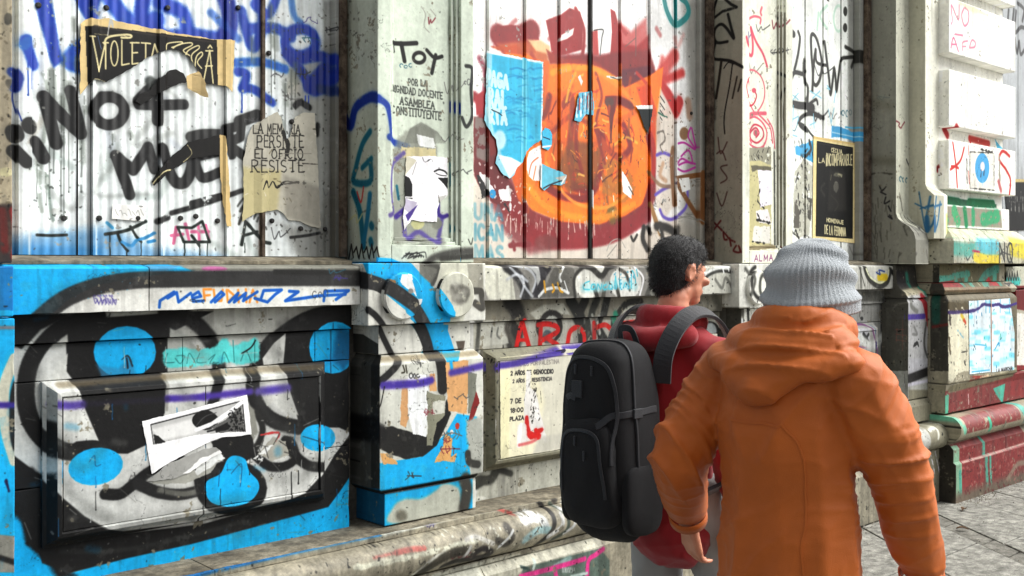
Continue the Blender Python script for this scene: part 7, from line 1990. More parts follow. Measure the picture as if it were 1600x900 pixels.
v_.f([(550, 320), (640, 330), (650, 560), (540, 560)], (58, 56, 52), soft=30, alpha=.8); v_.ell(600, 350, 26, 14, (120, 118, 104), soft=12, warp=8); v_.s([(600, 346), (616, 350), (620, 360)], 6, (170, 166, 140), soft=4); v_.s([(560, 350), (556, 380)], 4, (120, 116, 100))
v_.ell(588, 420, 14, 34, (130, 128, 118), soft=8, warp=4); 
for i in range(5): v_.s([(578 + i * 5, 396), (580 + i * 4, 450)], 2, (40, 40, 38))
v_.s([(520, 400), (500, 430), (520, 470)], 10, (64, 62, 58), soft=10); v_.s([(560, 470), (600, 520), (580, 560)], 5, (70, 68, 62), soft=5); v_.s([(622, 380), (622, 560)], 4, (60, 58, 54), soft=3)
v_.text('HOMENAJE', [(534, 602), (630, 618), (630, 638), (534, 624)], 4.5, ct); v_.text('DE LA FERMINA', [(522, 644), (644, 662), (644, 708), (522, 694)], 5.5, ct, gap=.22)
v_.s([(480, 164), (684, 198)], 2, (70, 66, 60)); v_.s([(472, 700), (684, 716)], 2, (80, 76, 66)); v_.spat(476, 160, 686, 710, 60, 3, (66, 64, 58), alpha=.8)
# 8 cream notice on the second panel
C8 = Pen(None, 740, 540, 4.5)
paper('pasted_notice', 'po_pal', C8, [(186, 86), (300, 72), (480, 50), (640, 24), (760, 20), (750, 560), (746, 700), (560, 738), (300, 776), (190, 797)],
      'yellowed paper notice with black capitals and a red smear, beside the backpack', lambda s: .0525, (226, 222, 198), p=.05, warpn=.5)
v_ = Pen({'po_pal'}, 740, 540, 4.5)
v_.f([(420, 60), (760, 20), (760, 720), (420, 760), (500, 400)], (206, 204, 192), soft=60, alpha=.8); v_.f([(186, 84), (260, 76), (250, 790), (186, 800)], (230, 226, 190), soft=30, alpha=.8)
kt = (58, 56, 56)
v_.text('VAMOS POR PALESTINA', [(300, 122), (600, 96), (600, 124), (300, 148)], 5, (150, 146, 140), gap=.22)
v_.text('2 AÑOS DE GENOCIDIO', [(262, 182), (560, 166), (560, 194), (262, 208)], 6.5, kt, gap=.22)
v_.text('2 AÑOS DE RESISTENCIA', [(276, 240), (550, 220), (550, 244), (276, 262)], 5.5, (80, 78, 76), gap=.22)
v_.text('7 DE OCT', [(260, 378), (420, 364), (420, 392), (260, 408)], 6.5, kt, gap=.22); v_.text('18:00 H', [(260, 444), (390, 430), (390, 458), (260, 472)], 6.5, kt, gap=.22); v_.text('PLAZA A', [(256, 504), (390, 488), (390, 516), (256, 530)], 6.5, kt, gap=.22)
v_.f([(368, 180), (400, 176), (398, 300), (440, 330), (470, 480), (510, 640), (510, 690), (470, 640), (360, 680), (300, 720), (310, 560), (354, 540), (356, 380), (372, 300)], (222, 220, 216), soft=2, warp=8)
v_.s([(330, 560), (320, 700)], 26, (236, 234, 230), warp=10); v_.s([(430, 400), (450, 500)], 30, (236, 234, 230), warp=10)
v_.s([(372, 510), (380, 560), (400, 640), (460, 600), (480, 590)], 26, (196, 36, 34), soft=8, warp=8); v_.s([(390, 620), (460, 640), (440, 600)], 30, (206, 30, 26), soft=8, warp=6); v_.s([(320, 700), (400, 680), (440, 660)], 16, (206, 120, 120), soft=14)
for i in range(44):
    r_ = random.Random(i + 8); x = 435 + r_.gauss(0, 14) - (i % 3) * 8; y = r_.uniform(260, 540); v_.s([(x, y), (x + r_.uniform(-8, 8), y + r_.uniform(4, 22))], r_.uniform(3, 6), (70, 68, 62), warp=4)
v_.s([(470, 320), (476, 400)], 4, (80, 78, 70), warp=5); v_.s([(190, 140), (300, 124), (420, 92), (540, 60), (620, 40)], 34, (86, 66, 160), soft=18); v_.s([(580, 36), (640, 30), (620, 50)], 12, (50, 44, 80), warp=6)
v_.s([(280, 630), (290, 640)], 4, (90, 60, 60)); v_.f([(470, 640), (750, 600), (750, 700), (420, 760)], (196, 194, 184), soft=30, alpha=.7)
# 9 two blue printed sheets on the pier
E9 = Pen(None, 1480, 440, 5)
def sheet(key, outl, label, seed):
    paper('printed_sheet', key, E9, outl, label, lambda s: -.2232, (226, 236, 240), p=-.224, warpn=.4, ppm=300)
    v = Pen({key}, 1480, 440, 5); x0 = min(a[0] for a in outl); x1 = max(a[0] for a in outl)
    r_ = random.Random(seed)
    for i in range(46):
        x = r_.uniform(x0, x1); y = 150 + 560 * r_.random(); v.s([(x - 16, y), (x + 20, y + r_.uniform(-6, 6))], r_.uniform(6, 26), [(120, 214, 232), (170, 228, 240), (206, 238, 244), (236, 236, 244)][i % 4], soft=12, alpha=.7)
    for i in range(14):
        x = r_.uniform(x0, x1); y = 150 + 560 * r_.random(); v.s([(x, y), (x + r_.uniform(-4, 4), y + r_.uniform(4, 18))], 5, [(40, 150, 190), (60, 190, 170), (60, 110, 130)][i % 3], warp=4, soft=2)
    for x in (x0 + 70, x1 - 40, x1 - 12): v.s([(x, 140), (x, 240)], 8, (60, 170, 206), soft=5, alpha=.7)
    v.s([(x0 - 10, 236 - (40 if seed > 1 else 0)), (x0 + 70, 214 - (30 if seed > 1 else 0)), (x0 + 110, 180), (x1, 186)] if seed < 2 else [(x0, 186), (x0 + 60, 180), (x0 + 90, 196), (x1, 188)], 13, (74, 60, 130), soft=4, warp=4)
    return v
va = sheet('po_sh1', [(168, 152), (336, 142), (340, 706), (174, 724)], 'left one of two pale blue printed sheets on the pier base', 1)
va.s([(190, 706), (330, 690)], 5, (60, 180, 220), soft=3); va.s([(205, 490), (220, 530)], 6, (60, 110, 120), warp=4); va.s([(215, 490), (300, 500), (296, 520)], 6, (90, 190, 220), soft=4)
vb = sheet('po_sh2', [(342, 142), (488, 130), (524, 400), (522, 690), (346, 708)], 'right one of two pale blue printed sheets on the pier base', 2)
vb.s([(342, 142), (346, 700)], 9, (236, 190, 170), soft=4); vb.s([(370, 530), (400, 480), (404, 500)], 9, (50, 170, 210), warp=4); vb.text('LA MARCHA', [(385, 686), (506, 664), (506, 690), (385, 712)], 5, (50, 50, 50))
# 10 dark poster beyond the pier
paper('torn_poster', 'po_far', Pen(None, 1560, 0, 4), [(40, 1120), (200, 1120), (200, 1440), (60, 1440)], 'dark poster with pale drips beyond the pier cornice, at the right edge', lambda s: .236, (26, 26, 26), ppm=200)
v_ = Pen({'po_far'}, 1560, 0, 4); v_.s([(60, 1126), (200, 1126)], 14, (214, 196, 140), soft=4)
for i in range(8): v_.s([(70 + i * 12, 1200 + i % 3 * 30), (70 + i * 12, 1260 + i % 2 * 60)], 5, (150, 150, 146), warp=4)
# ================================================================== THE TWO WALKERS
def cam_pt(x, y, depth):
    """survey pixel and distance along the view -> place"""
    k = (x - 800) / 1650 * depth
    return Vector((CT * depth + ST * k, ST * depth - CT * k - CAM_D, CAM_H + (415 - y) / 1650 * depth))

SPH = None
def unit_sphere():
    global SPH
    if SPH is None:
        bm = bmesh.new(); bmesh.ops.create_icosphere(bm, subdivisions=2, radius=1)
        SPH = (np.array([v.co[:] for v in bm.verts]), [tuple(v.index for v in f.verts) for f in bm.faces]); bm.free()
    return SPH

class Clay:
    def __init__(self): self.V = []; self.F = []; self.n = 0
    def ball(self, c, r, rot=None):
        V, F = unit_sphere()
        r = np.array(r if hasattr(r, '__len__') else (r, r, r), float)
        P = V * r
        if rot is not None: P = P @ np.array(rot.to_3x3().transposed())
        P = P + np.array(c[:])
        self.V.append(P); self.F += [tuple(i + self.n for i in f) for f in F]; self.n += len(P)
    def limb(self, pts, radii, step=.35, flat=None):
        """smooth tapering run of overlapping balls through joints"""
        S = spline([tuple(p) for p in pts], 6)
        m = len(pts) - 1
        R = np.interp(np.linspace(0, m, len(S)), range(m + 1), radii)
        if len(pts) == 2: S = [np.array(pts[0]) * (1 - t) + np.array(pts[1]) * t for t in np.linspace(0, 1, 7)]; R = np.interp(np.linspace(0, 1, 7), [0, 1], radii)
        for i in range(len(S) - 1):
            a, b = S[i], S[i + 1]; L = np.linalg.norm(b - a); k = max(1, int(L / (max(R[i], .004) * step)))
            for j in range(k):
                t = j / k; r = R[i] * (1 - t) + R[i + 1] * t
                self.ball(a + (b - a) * t, r if flat is None else (r * flat[0], r * flat[1], r * flat[2]))
        self.ball(S[-1], R[-1] if flat is None else tuple(R[-1] * f for f in flat))
    def build(self, name, voxel, mat, parent=None, smooth=6, disp=None):
        me = bpy.data.meshes.new(name)
        V = np.concatenate(self.V)
        me.from_pydata([tuple(v) for v in V], [], self.F)
        o = bpy.data.objects.new(name, me); COL.objects.link(o)
        m = o.modifiers.new('r', 'REMESH'); m.mode = 'VOXEL'; m.voxel_size = voxel
        s = o.modifiers.new('s', 'SMOOTH'); s.factor = .5; s.iterations = smooth
        dg = bpy.context.evaluated_depsgraph_get(); dg.update()
        em = bpy.data.meshes.new_from_object(o.evaluated_get(dg))
        bpy.data.objects.remove(o); bpy.data.meshes.remove(me)
        n = len(em.vertices)
        if disp:
            co = np.empty(n * 3, np.float32); no = np.empty(n * 3, np.float32)
            em.vertices.foreach_get('co', co); em.vertex_normals.foreach_get('vector', no)
            co = co.reshape(-1, 3); no = no.reshape(-1, 3)
            d = disp(co, no)
            co = co + no * d[:, None]
            em.vertices.foreach_set('co', co.ravel().astype(np.float32)); em.update()
        em.materials.clear()
        em.name = name
        ob = link(name, em, mat, parent, smooth=True)
        return ob

def tri_noise(co, sc, seed, axes=(1, 1, 1)):
    """cheap 3D noise from three lattice planes"""
    x, y, z = co[:, 0] * axes[0] * sc, co[:, 1] * axes[1] * sc, co[:, 2] * axes[2] * sc
    return (vnoise(x + 31.7, y + z * .7, seed) + vnoise(y + 11.3, z - x * .6, seed + 1) + vnoise(z + 7.9, x + y * .5, seed + 2)) / 1.5 - 1
def ridge(n, p=1.6): return (1 - np.abs(n) * 2.2).clip(0, 1) ** p

def cloth_mat(name, c, rough=.75, weave=900, sheen=.2, bump=.15):
    m, nt, b = new_mat(name)
    L = nt.links.new
    geo = N(nt, 'ShaderNodeNewGeometry')
    n = N(nt, 'ShaderNodeTexNoise', Scale=7., Detail=4.); L(geo.outputs['Position'], n.inputs['Vector'])
    cr = N(nt, 'ShaderNodeValToRGB'); cr.color_ramp.elements[0].position = .3; cr.color_ramp.elements[1].position = .7
    c0 = srgb(c); cr.color_ramp.elements[0].color = tuple(v * .86 for v in c0[:3]) + (1,); cr.color_ramp.elements[1].color = tuple(min(1, v * 1.1) for v in c0[:3]) + (1,)
    L(n.outputs[0], cr.inputs[0]); L(cr.outputs[0], b.inputs['Base Color'])
    b.inputs['Roughness'].default_value = rough
    b.inputs['Sheen Weight'].default_value = sheen
    b.inputs['Specular IOR Level'].default_value = .3
    n2 = N(nt, 'ShaderNodeTexNoise', Scale=float(weave), Detail=2.); L(geo.outputs['Position'], n2.inputs['Vector'])
    mpp = N(nt, 'ShaderNodeMapping'); mpp.inputs['Scale'].default_value = (1, 1, .45); L(geo.outputs['Position'], mpp.inputs['Vector'])
    n3 = N(nt, 'ShaderNodeTexNoise', Scale=26., Detail=7., Roughness=.62, Distortion=1.2); L(mpp.outputs[0], n3.inputs['Vector'])
    ad = N(nt, 'ShaderNodeMath', _operation='ADD'); L(n2.outputs[0], ad.inputs[0]); L(n3.outputs[0], ad.inputs[1])
    bp = N(nt, 'ShaderNodeBump', Strength=min(1, bump * 2.2), Distance=.006); L(ad.outputs[0], bp.inputs['Height']); L(bp.outputs[0], b.inputs['Normal'])
    return m
def skin_mat(name, c):
    m, nt, b = new_mat(name)
    L = nt.links.new
    geo = N(nt, 'ShaderNodeNewGeometry')
    n = N(nt, 'ShaderNodeTexNoise', Scale=24., Detail=5.); L(geo.outputs['Position'], n.inputs['Vector'])
    cr = N(nt, 'ShaderNodeValToRGB'); cr.color_ramp.elements[0].position = .3; cr.color_ramp.elements[1].position = .7
    c0 = srgb(c); cr.color_ramp.elements[0].color = (c0[0] * .8, c0[1] * .68, c0[2] * .64, 1); cr.color_ramp.elements[1].color = c0
    L(n.outputs[0], cr.inputs[0]); L(cr.outputs[0], b.inputs['Base Color'])
    b.inputs['Roughness'].default_value = .5
    b.inputs['Subsurface Weight'].default_value = .08
    b.inputs['Subsurface Radius'].default_value = (.01, .004, .002)
    bp = N(nt, 'ShaderNodeBump', Strength=.1, Distance=.001); L(n.outputs[0], bp.inputs['Height']); L(bp.outputs[0], b.inputs['Normal'])
    return m

M_skin = skin_mat('skin', (206, 142, 112))
M_orange = cloth_mat('orange_rain_shell', (180, 91, 28), rough=.52, weave=500, sheen=.05, bump=.1)
M_red = cloth_mat('red_jersey', (146, 26, 34), rough=.85)
M_black = cloth_mat('black_nylon', (13, 13, 16), rough=.8, weave=700, sheen=.04, bump=.2)
M_black2 = cloth_mat('dark_grey_nylon', (24, 26, 31), rough=.5, weave=500, bump=.15)
M_hair = cloth_mat('black_hair', (18, 16, 16), rough=.55, weave=300, sheen=.1, bump=.4)
M_grey = cloth_mat('light_grey_trousers', (150, 150, 148), rough=.85)
M_navy = cloth_mat('dark_trousers', (38, 42, 54), rough=.85)
M_shoe = cloth_mat('dark_shoes', (30, 28, 28), rough=.6)
M_eye = plain_mat('eye_white', (225, 222, 216), rough=.3, bump=0, mottling=0, grime=0)
M_knit = cloth_mat('grey_knit', (176, 182, 186), rough=.95, weave=420, sheen=.4, bump=.5)

def hand(cl, wrist, d, palm_n, side, curl=.6, s=1.0):
    """palm, four unequal fingers bent at the knuckles and a thumb off the side of the palm"""
    d = Vector(d).normalized(); n = Vector(palm_n); n = (n - d * n.dot(d)).normalized(); w = d.cross(n).normalized() * side
    wrist = Vector(wrist)
    k0 = wrist + d * .088 * s
    for u in np.linspace(-1, 1, 5):
        cl.limb([wrist + d * .008 + w * u * .020 * s, k0 + w * u * .034 * s], [.016 * s, .0125 * s], step=.5)
    for i, (off, L) in enumerate(((.034, .070), (.012, .079), (-.012, .074), (-.034, .058))):
        b = k0 + w * off * s; c = curl * (1 + .12 * i)
        pts = [b]; ang = .25 * c; dd = d
        for q, fr in enumerate((.45, .30, .25)):
            dv = d * math.cos(ang) + n * math.sin(ang)
            b = b + dv * L * fr * s; pts.append(b); ang += .55 * c
        cl.limb([tuple(p) for p in pts], [.0098 * s, .009 * s, .0084 * s, .0072 * s], step=.45)
    tb = wrist + d * .030 * s + w * .026 * s
    t1 = tb + (d * .55 + w * .75 + n * .25).normalized() * .036 * s
    t2 = t1 + (d * .85 + w * .25 + n * .45).normalized() * .032 * s
    t3 = t2 + (d * .9 + n * .5).normalized() * .024 * s
    cl.limb([tuple(tb), tuple(t1), tuple(t2), tuple(t3)], [.015 * s, .0125 * s, .0108 * s, .0088 * s], step=.45)

def head_clay(cl, c, yaw, s=1.0, tilt=0):
    """c is the middle of the skull; local +x is where the face points"""
    R = Matrix.Rotation(yaw, 4, 'Z') @ Matrix.Rotation(tilt, 4, 'Y')
    def p(x, y, z): return Vector(c) + (R @ Vector((x * s, y * s, z * s)))
    def b(x, y, z, r): cl.ball(p(x, y, z), tuple(v * s for v in r), R)
    b(-.012, 0, .018, (.096, .076, .088)); b(-.03, 0, .0, (.078, .072, .08)); b(.03, 0, -.01, (.062, .062, .075))
    b(.035, 0, -.06, (.052, .054, .05)); b(.055, 0, -.095, (.030, .034, .022)); b(.0, .0, -.07, (.055, .056, .045))
    b(.078, 0, .008, (.016, .045, .012)); b(.086, 0, -.018, (.014, .010, .026)); b(.098, 0, -.034, (.014, .013, .011))
    b(.085, .032, -.035, (.016, .02, .016)); b(.085, -.032, -.035, (.016, .02, .016))
    b(.085, 0, -.066, (.012, .024, .006)); b(.084, 0, -.075, (.012, .020, .006))
    for sgn in (1, -1):
        for a in range(10):
            t = a / 9 * math.pi * 1.35 - 1.1
            cl.ball(p(-.006 - .016 * math.cos(t), sgn * .079, -.012 + .028 * math.sin(t)), .0055 * s)
        b(-.004, sgn * .073, -.018, (.010, .008, .020))
    return p, R

def eyes(p, R, s, parent):
    for sgn in (1, -1):
        c = p(.074, sgn * .030, -.010)
        V, F = unit_sphere()
        me = mesh_from([tuple(Vector(v) * .0125 * s) for v in V], F)
        o = link('eye', me, M_eye, parent, smooth=True)
        o.location = o.location + c

def fold_fn(centers, seed, base=.004, elbow=(), vert=1.0):
    """drape folds, sharp broken creases, and bunching round the joints"""
    def f(co, no):
        n1 = tri_noise(co, 4.2, seed, (1, 1, .45 * vert)); n2 = tri_noise(co, 9, seed + 5, (1, 1, .6)); n3 = tri_noise(co, 30, seed + 9); n4 = tri_noise(co, 17, seed + 31, (1, 1, .8))
        d = base * (1.1 * n1 + 1.5 * ridge(n2, 2.2) - .5) + base * .5 * (ridge(n4, 3) - .25) + base * .10 * n3
        gate = (tri_noise(co, 7.5, seed + 50) * 1.6 + .55).clip(0, 1)
        for (c, ax, rad, amp, freq) in elbow:
            c = np.array(c); ax = np.array(Vector(ax).normalized())
            q = co - c; t = q @ ax; r = np.linalg.norm(q, axis=1)
            w = np.exp(-(r / rad) ** 2)
            perp = np.cross(ax, (0.3, .8, .5)); perp /= np.linalg.norm(perp)
            sl = q @ perp
            ph = t * freq + sl * freq * .55 * np.sign(tri_noise(co, 3.1, seed + 60)) * .8 + tri_noise(co, 6.5, seed + 20) * 5.5
            cr_ = (1 - np.abs(np.sin(ph * .5))) ** 2.4
            d = d + amp * w * gate * (1.9 * cr_ - .55)
        return d
    return f

def figure(name, label, o, lean, skin_parts, up):
    pass

from mathutils.bvhtree import BVHTree
def tree_of(*objs):
    V = []; F = []
    for o in objs:
        k = len(V); V += [v.co.copy() for v in o.data.vertices]; F += [[i + k for i in p.vertices] for p in o.data.polygons]
    return BVHTree.FromPolygons(V, F)
def lay_on(tree, name, pts, w, t, mat, parent, lift=.001, n=6):
    """a band that follows the cloth under it"""
    S = [Vector(p) for p in spline([tuple(p) for p in pts], n)]
    L = []; NN = []
    for p in S:
        c, nn, _, _ = tree.find_nearest(p)
        if (p - c).dot(nn) < 0 and (p - c).length < .001: pass
        L.append(c + nn * lift); NN.append(nn)
    for _ in range(2):
        L = [L[0]] + [(L[i - 1] + L[i] * 2 + L[i + 1]) / 4 for i in range(1, len(L) - 1)] + [L[-1]]
    for _ in range(14):
        NN = [NN[0]] + [(NN[i - 1] + NN[i] * 2 + NN[i + 1]).normalized() for i in range(1, len(NN) - 1)] + [NN[-1]]
    if w > .04:
        for _ in range(6): L = [L[0]] + [(L[i - 1] + L[i] * 2 + L[i + 1]) / 4 + NN[i] * .0006 for i in range(1, len(L) - 1)] + [L[-1]]
    V = []; F = []
    for i, p in enumerate(L):
        d = (L[min(i + 1, len(L) - 1)] - L[max(i - 1, 0)]).normalized(); nn = NN[i]
        side = d.cross(nn).normalized()
        for a, b in ((-w / 2, -t * .6), (w / 2, -t * .6), (w / 2, t), (-w / 2, t)): V.append(tuple(p + side * a + nn * b))
    for i in range(len(L) - 1):
        for k in range(4): F.append((4 * i + k, 4 * i + (k + 1) % 4, 4 * i + 4 + (k + 1) % 4, 4 * i + 4 + k))
    F += [(0, 1, 2, 3), tuple(4 * (len(L) - 1) + k for k in (3, 2, 1, 0))]
    me = mesh_from(V, F); fix(me)
    return bevel(link(name, me, mat, parent), min(w, t) * .3, 2, 50)

# ------------------------------------------------------------------ walker in the orange jacket
o2 = cam_pt(1238, 415, 2.62); o2.z = 0           # stands here, heading along the wall (+x)
ox, oy = o2.x, o2.y
p2 = empty('person', (ox, oy, 0), 'person seen from behind in an orange hooded rain jacket and pale grey knit beanie, walking', 'person')
def q2(x, y, z): return Vector((ox + x, oy + y, z))
# skeleton: x ahead, y towards the wall (left hand side), z up
Ls, Rs = q2(.0, .178, 1.325), q2(.0, -.178, 1.325)
Le = cam_pt(1062, 716, 2.74); Lw = cam_pt(1075, 812, 2.90)
Re = cam_pt(1404, 738, 2.52); Rw = cam_pt(1440, 905, 2.60)
bodyc = Clay()
def torso(cl, q, k=1.0, bottom=.86):
    cl.limb([q(-.005, 0, 1.36), q(-.01, 0, 1.22), q(0, 0, 1.08), q(.0, 0, .95)], [.115 * k, .12 * k, .11 * k, .125 * k], flat=(.85, 1.18, 1))
torso(bodyc, q2)
bodyc.limb([Rs, q2(0, 0, 1.39), Ls], [.055, .07, .055])
bodyc.limb([q2(-.01, 0, 1.36), q2(.030, -.025, 1.48)], [.058, .052])
hc2 = q2(.050, -.030, 1.562)
hp2, hR2 = head_clay(bodyc, hc2, math.radians(-12), 1.0, math.radians(4))
bodyc.limb([Ls, Le, Lw], [.048, .040, .026]); bodyc.limb([Rs, Re, Rw], [.048, .040, .026])
hand(bodyc, Lw, (.35, .1, -.95), (.9, -.3, 0), -1, .75); hand(bodyc, Rw, (.15, .0, -1), (.2, 1, 0), -1, .6)
# legs, mid-stride
LA = [q2(0, .085, .93), q2(.14, .085, .52), q2(.06, .085, .10)]; RA = [q2(0, -.085, .93), q2(.02, -.085, .50), q2(-.22, -.085, .14)]
for A in (LA, RA): bodyc.limb(A, [.085, .058, .038])
bodyc.limb([q2(.06, .085, .07), q2(.2, .085, .035)], [.036, .03]); bodyc.limb([q2(-.23, -.085, .12), q2(-.11, -.085, .035)], [.036, .03])
body2 = bodyc.build('body', .0058, M_skin, p2, smooth=3)
eyes(hp2, hR2, 1, p2)

jk = Clay()
jk.limb([q2(-.015, 0, 1.33), q2(-.03, 0, 1.20), q2(-.02, 0, 1.05), q2(-.015, 0, .90), q2(-.01, 0, .76)], [.150, .158, .156, .165, .176], flat=(.86, 1.14, 1))
jk.limb([Rs + Vector((0, .01, -.01)), q2(-.015, -.09, 1.358), q2(-.015, .0, 1.39), q2(-.015, .09, 1.358), Ls + Vector((0, -.01, -.01))], [.076, .084, .085, .084, .076])
jk.limb([Rs, (Rs + Re) / 2 + Vector((-.01, -.006, .0)), Re, (Re + Rw) / 2, Rw + Vector((0, 0, .035))], [.090, .090, .084, .070, .054])
jk.limb([Ls, (Ls + Le) / 2 + Vector((-.01, .006, 0)), Le, (Le + Lw) / 2, Lw + Vector((0, 0, .03))], [.088, .082, .077, .064, .050])
jf = fold_fn(None, 40, .0055, elbow=[(Re, Re - Rs, .15, .0105, 120), (Le, Le - Ls, .14, .0105, 125), ((Re + Rw) / 2, Rw - Re, .14, .0085, 110), ((Rs + Re) / 2, Re - Rs, .15, .0085, 95), ((Le + Lw) / 2, Lw - Le, .1, .008, 120), ((Ls + Le) / 2, Le - Ls, .12, .0075, 100), (q2(.0, -.17, 1.24), (.3, -.6, .8), .11, .008, 90), (q2(.0, .17, 1.24), (.3, .6, .8), .11, .008, 90), (q2(-.12, .05, .98), (0, .5, 1), .2, .0045, 60)])
jacket = jk.build('jacket', .0062, M_orange, p2, smooth=14, disp=jf)
tj = tree_of(jacket)
lay_on(tj, 'seam', [q2(-.2, -.10, 1.247), q2(-.2, -.05, 1.242), q2(-.2, 0, 1.240), q2(-.2, .05, 1.242), q2(-.2, .10, 1.247)], .005, .0018, M_orange, p2, n=10)
lay_on(tj, 'seam', [q2(-.2, -.10, 1.247), q2(-.2, -.135, 1.20), q2(-.19, -.150, 1.13), q2(-.19, -.148, 1.02), q2(-.19, -.148, .86)], .004, .0015, M_orange, p2, n=10)
# hood lying on the shoulders, collar round the neck
hd = Clay()
for a in np.linspace(-2.5, 2.5, 26):
    x, y = -math.cos(a), math.sin(a)
    hd.ball(q2(.012 + .088 * x, -.018 + .098 * y, 1.452 + .016 * math.cos(a)), (.034, .034, .046))
for a in np.linspace(-1.35, 1.35, 20):
    x, y = -math.cos(a), math.sin(a)
    hd.ball(q2(-.045 + .098 * x, -.01 + .178 * y, 1.392 - .030 * math.cos(a)), (.040, .042, .036))
    hd.ball(q2(-.02 + .088 * x, -.015 + .130 * y, 1.428 - .016 * math.cos(a)), (.05, .05, .044))
hd.limb([q2(-.135, -.09, 1.352), q2(-.158, -.01, 1.318), q2(-.135, .08, 1.352)], [.034, .044, .034])
hf = fold_fn(None, 63, .0060, elbow=[(q2(-.13, -.01, 1.39), (.2, .25, 1), .18, .0085, 120)], vert=2.6)
hd.build('hood', .0062, M_orange, p2, smooth=7, disp=hf)
# hem drawcord seam and cuffs
def ring_band(name, c, ax, r, h, mat, parent, t=.004, sq=(1, 1)):
    ax = Vector(ax).normalized(); u = ax.orthogonal().normalized(); v = ax.cross(u)
    n = 32; V = []; F = []
    for (hh, rr) in ((-h / 2, r), (-h / 2, r + t), (h / 2, r + t), (h / 2, r)):
        for i in range(n):
            a = 2 * math.pi * i / n
            V.append(tuple(Vector(c) + ax * hh + (u * math.cos(a) * sq[0] + v * math.sin(a) * sq[1]) * rr))
    for k in range(4):
        for i in range(n): F.append((k * n + i, k * n + (i + 1) % n, ((k + 1) % 4) * n + (i + 1) % n, ((k + 1) % 4) * n + i))
    me = mesh_from(V, F); fix(me)
    return link(name, me, mat, parent, smooth=True)
ring_band('cuff', Rw + Vector((0, 0, .012)), Rw - Re, .050, .03, M_orange, p2); ring_band('cuff', Lw + Vector((0, 0, .012)), Lw - Le, .049, .03, M_orange, p2)
def trousers(q, A, B, mat, parent, seed):
    t = Clay()
    t.limb([q(0, 0, .98), q(0, 0, .86)], [.12, .115], flat=(.85, 1.1, 1))
    for X in (A, B): t.limb([X[0], X[1], X[2] + Vector((0, 0, .02))], [.088, .082, .072])
    t.build('trousers', .011, mat, parent, smooth=4, disp=fold_fn(None, seed, .005, elbow=[(A[1], (0, 0, 1), .16, .005, 90), (B[1], (0, 0, 1), .16, .005, 90)]))
def shoe(c, parent, pitch=0):
    t = Clay(); R = Matrix.Rotation(pitch, 3, 'Y')
    def w(x, y, z): return Vector(c) + R @ Vector((x, y, z))
    t.limb([w(-.02, 0, .05), w(.08, 0, .035), w(.19, 0, .025)], [.045, .042, .036]); t.limb([w(-.04, 0, .03), w(.0, 0, .03)], [.034, .04])
    t.build('shoe', .008, M_shoe, parent, smooth=3)
trousers(q2, LA, RA, M_navy, p2, 71)
shoe(q2(.06, .085, .0), p2); shoe(q2(-.23, -.085, .07), p2, math.radians(32))
# knit beanie with rolled folds and fine ribs
def beanie(c, R, s, parent):
    n, m = 180, 64
    V = []; F = []
    for j in range(m + 1):
        t = j / m                                   # 0 rim .. 1 crown
        for i in range(n):
            a = 2 * math.pi * i / n
            ph = t * math.pi / 2
            r = math.cos(ph) ** .72
            z = math.sin(ph) ** 1.05
            slouch = .016 * math.exp(-((a - math.pi) / 1.1) ** 2) * math.sin(math.pi * min(1, t * 1.3)) * 1.6
            rx, ry = .117 * r, .101 * r
            fold = .0075 * math.sin(t * 21 + 1.9 * math.sin(a * 1.0 + 1.2) + .8 * math.sin(a * 2 + t * 5)) * (1 - t) ** .4 * (t > .12)
            rib_ = .0016 * math.sin(a * 54) + .0007 * math.sin(t * 190)
            cuff = .005 * max(0, min(1, (.2 - t) / .04)) if t < .2 else 0
            k = fold + rib_ + cuff + slouch
            x = (rx + k) * math.cos(a) - .012 * t; y = (ry + k) * math.sin(a)
            zz = -.068 + .182 * z - .012 * math.cos(a) * (1 - t) * -1 + .0025 * math.sin(3 * a + 1) * (1 - t)
            V.append(tuple(Vector(c) + R @ Vector((x * s, y * s, zz * s))))
    for j in range(m):
        for i in range(n): F.append((j * n + i, j * n + (i + 1) % n, (j + 1) * n + (i + 1) % n, (j + 1) * n + i))
    F.append(tuple(m * n + i for i in range(n)))
    # inner turn-up
    k0 = len(V)
    for i in range(n):
        v = Vector(V[i]) ; cc = Vector(c); V.append(tuple(cc + (v - cc) * .93 + Vector((0, 0, .012))))
    for i in range(n): F.append((i, k0 + i, k0 + (i + 1) % n, (i + 1) % n))
    me = mesh_from(V, F); fix(me)
    return link('beanie', me, M_knit, parent, smooth=True)
beanie(hc2, hR2 @ Matrix.Rotation(math.radians(-7), 4, 'Y') @ Matrix.Rotation(math.radians(5), 4, 'X'), 1.0, p2)

# ------------------------------------------------------------------ walker with the backpack
o1 = cam_pt(1050, 415, 3.22); ox1, oy1 = o1.x, o1.y
p1 = empty('person', (ox1, oy1, 0), 'dark-haired person in a dark red hoodie and light grey trousers, walking with a black backpack', 'person')
def q1(x, y, z): return Vector((ox1 + x, oy1 + y, z))
Ls1, Rs1 = q1(.0, .165, 1.325), q1(.0, -.165, 1.325)
Le1 = q1(.09, .235, 1.13); Lw1 = q1(.28, .19, 1.03)
Re1 = q1(-.03, -.225, 1.11); Rw1 = q1(.05, -.215, .88)
bc = Clay()
torso(bc, q1, .94)
bc.limb([Rs1, q1(0, 0, 1.37), Ls1], [.055, .07, .055])
bc.limb([q1(-.02, 0, 1.36), q1(.010, 0, 1.51)], [.056, .049])
hc1 = q1(.035, -.0, 1.594)
hp1, hR1 = head_clay(bc, hc1, math.radians(-14), .92, math.radians(3))
bc.limb([Ls1, Le1, Lw1], [.048, .040, .026]); bc.limb([Rs1, Re1, Rw1], [.048, .040, .026])
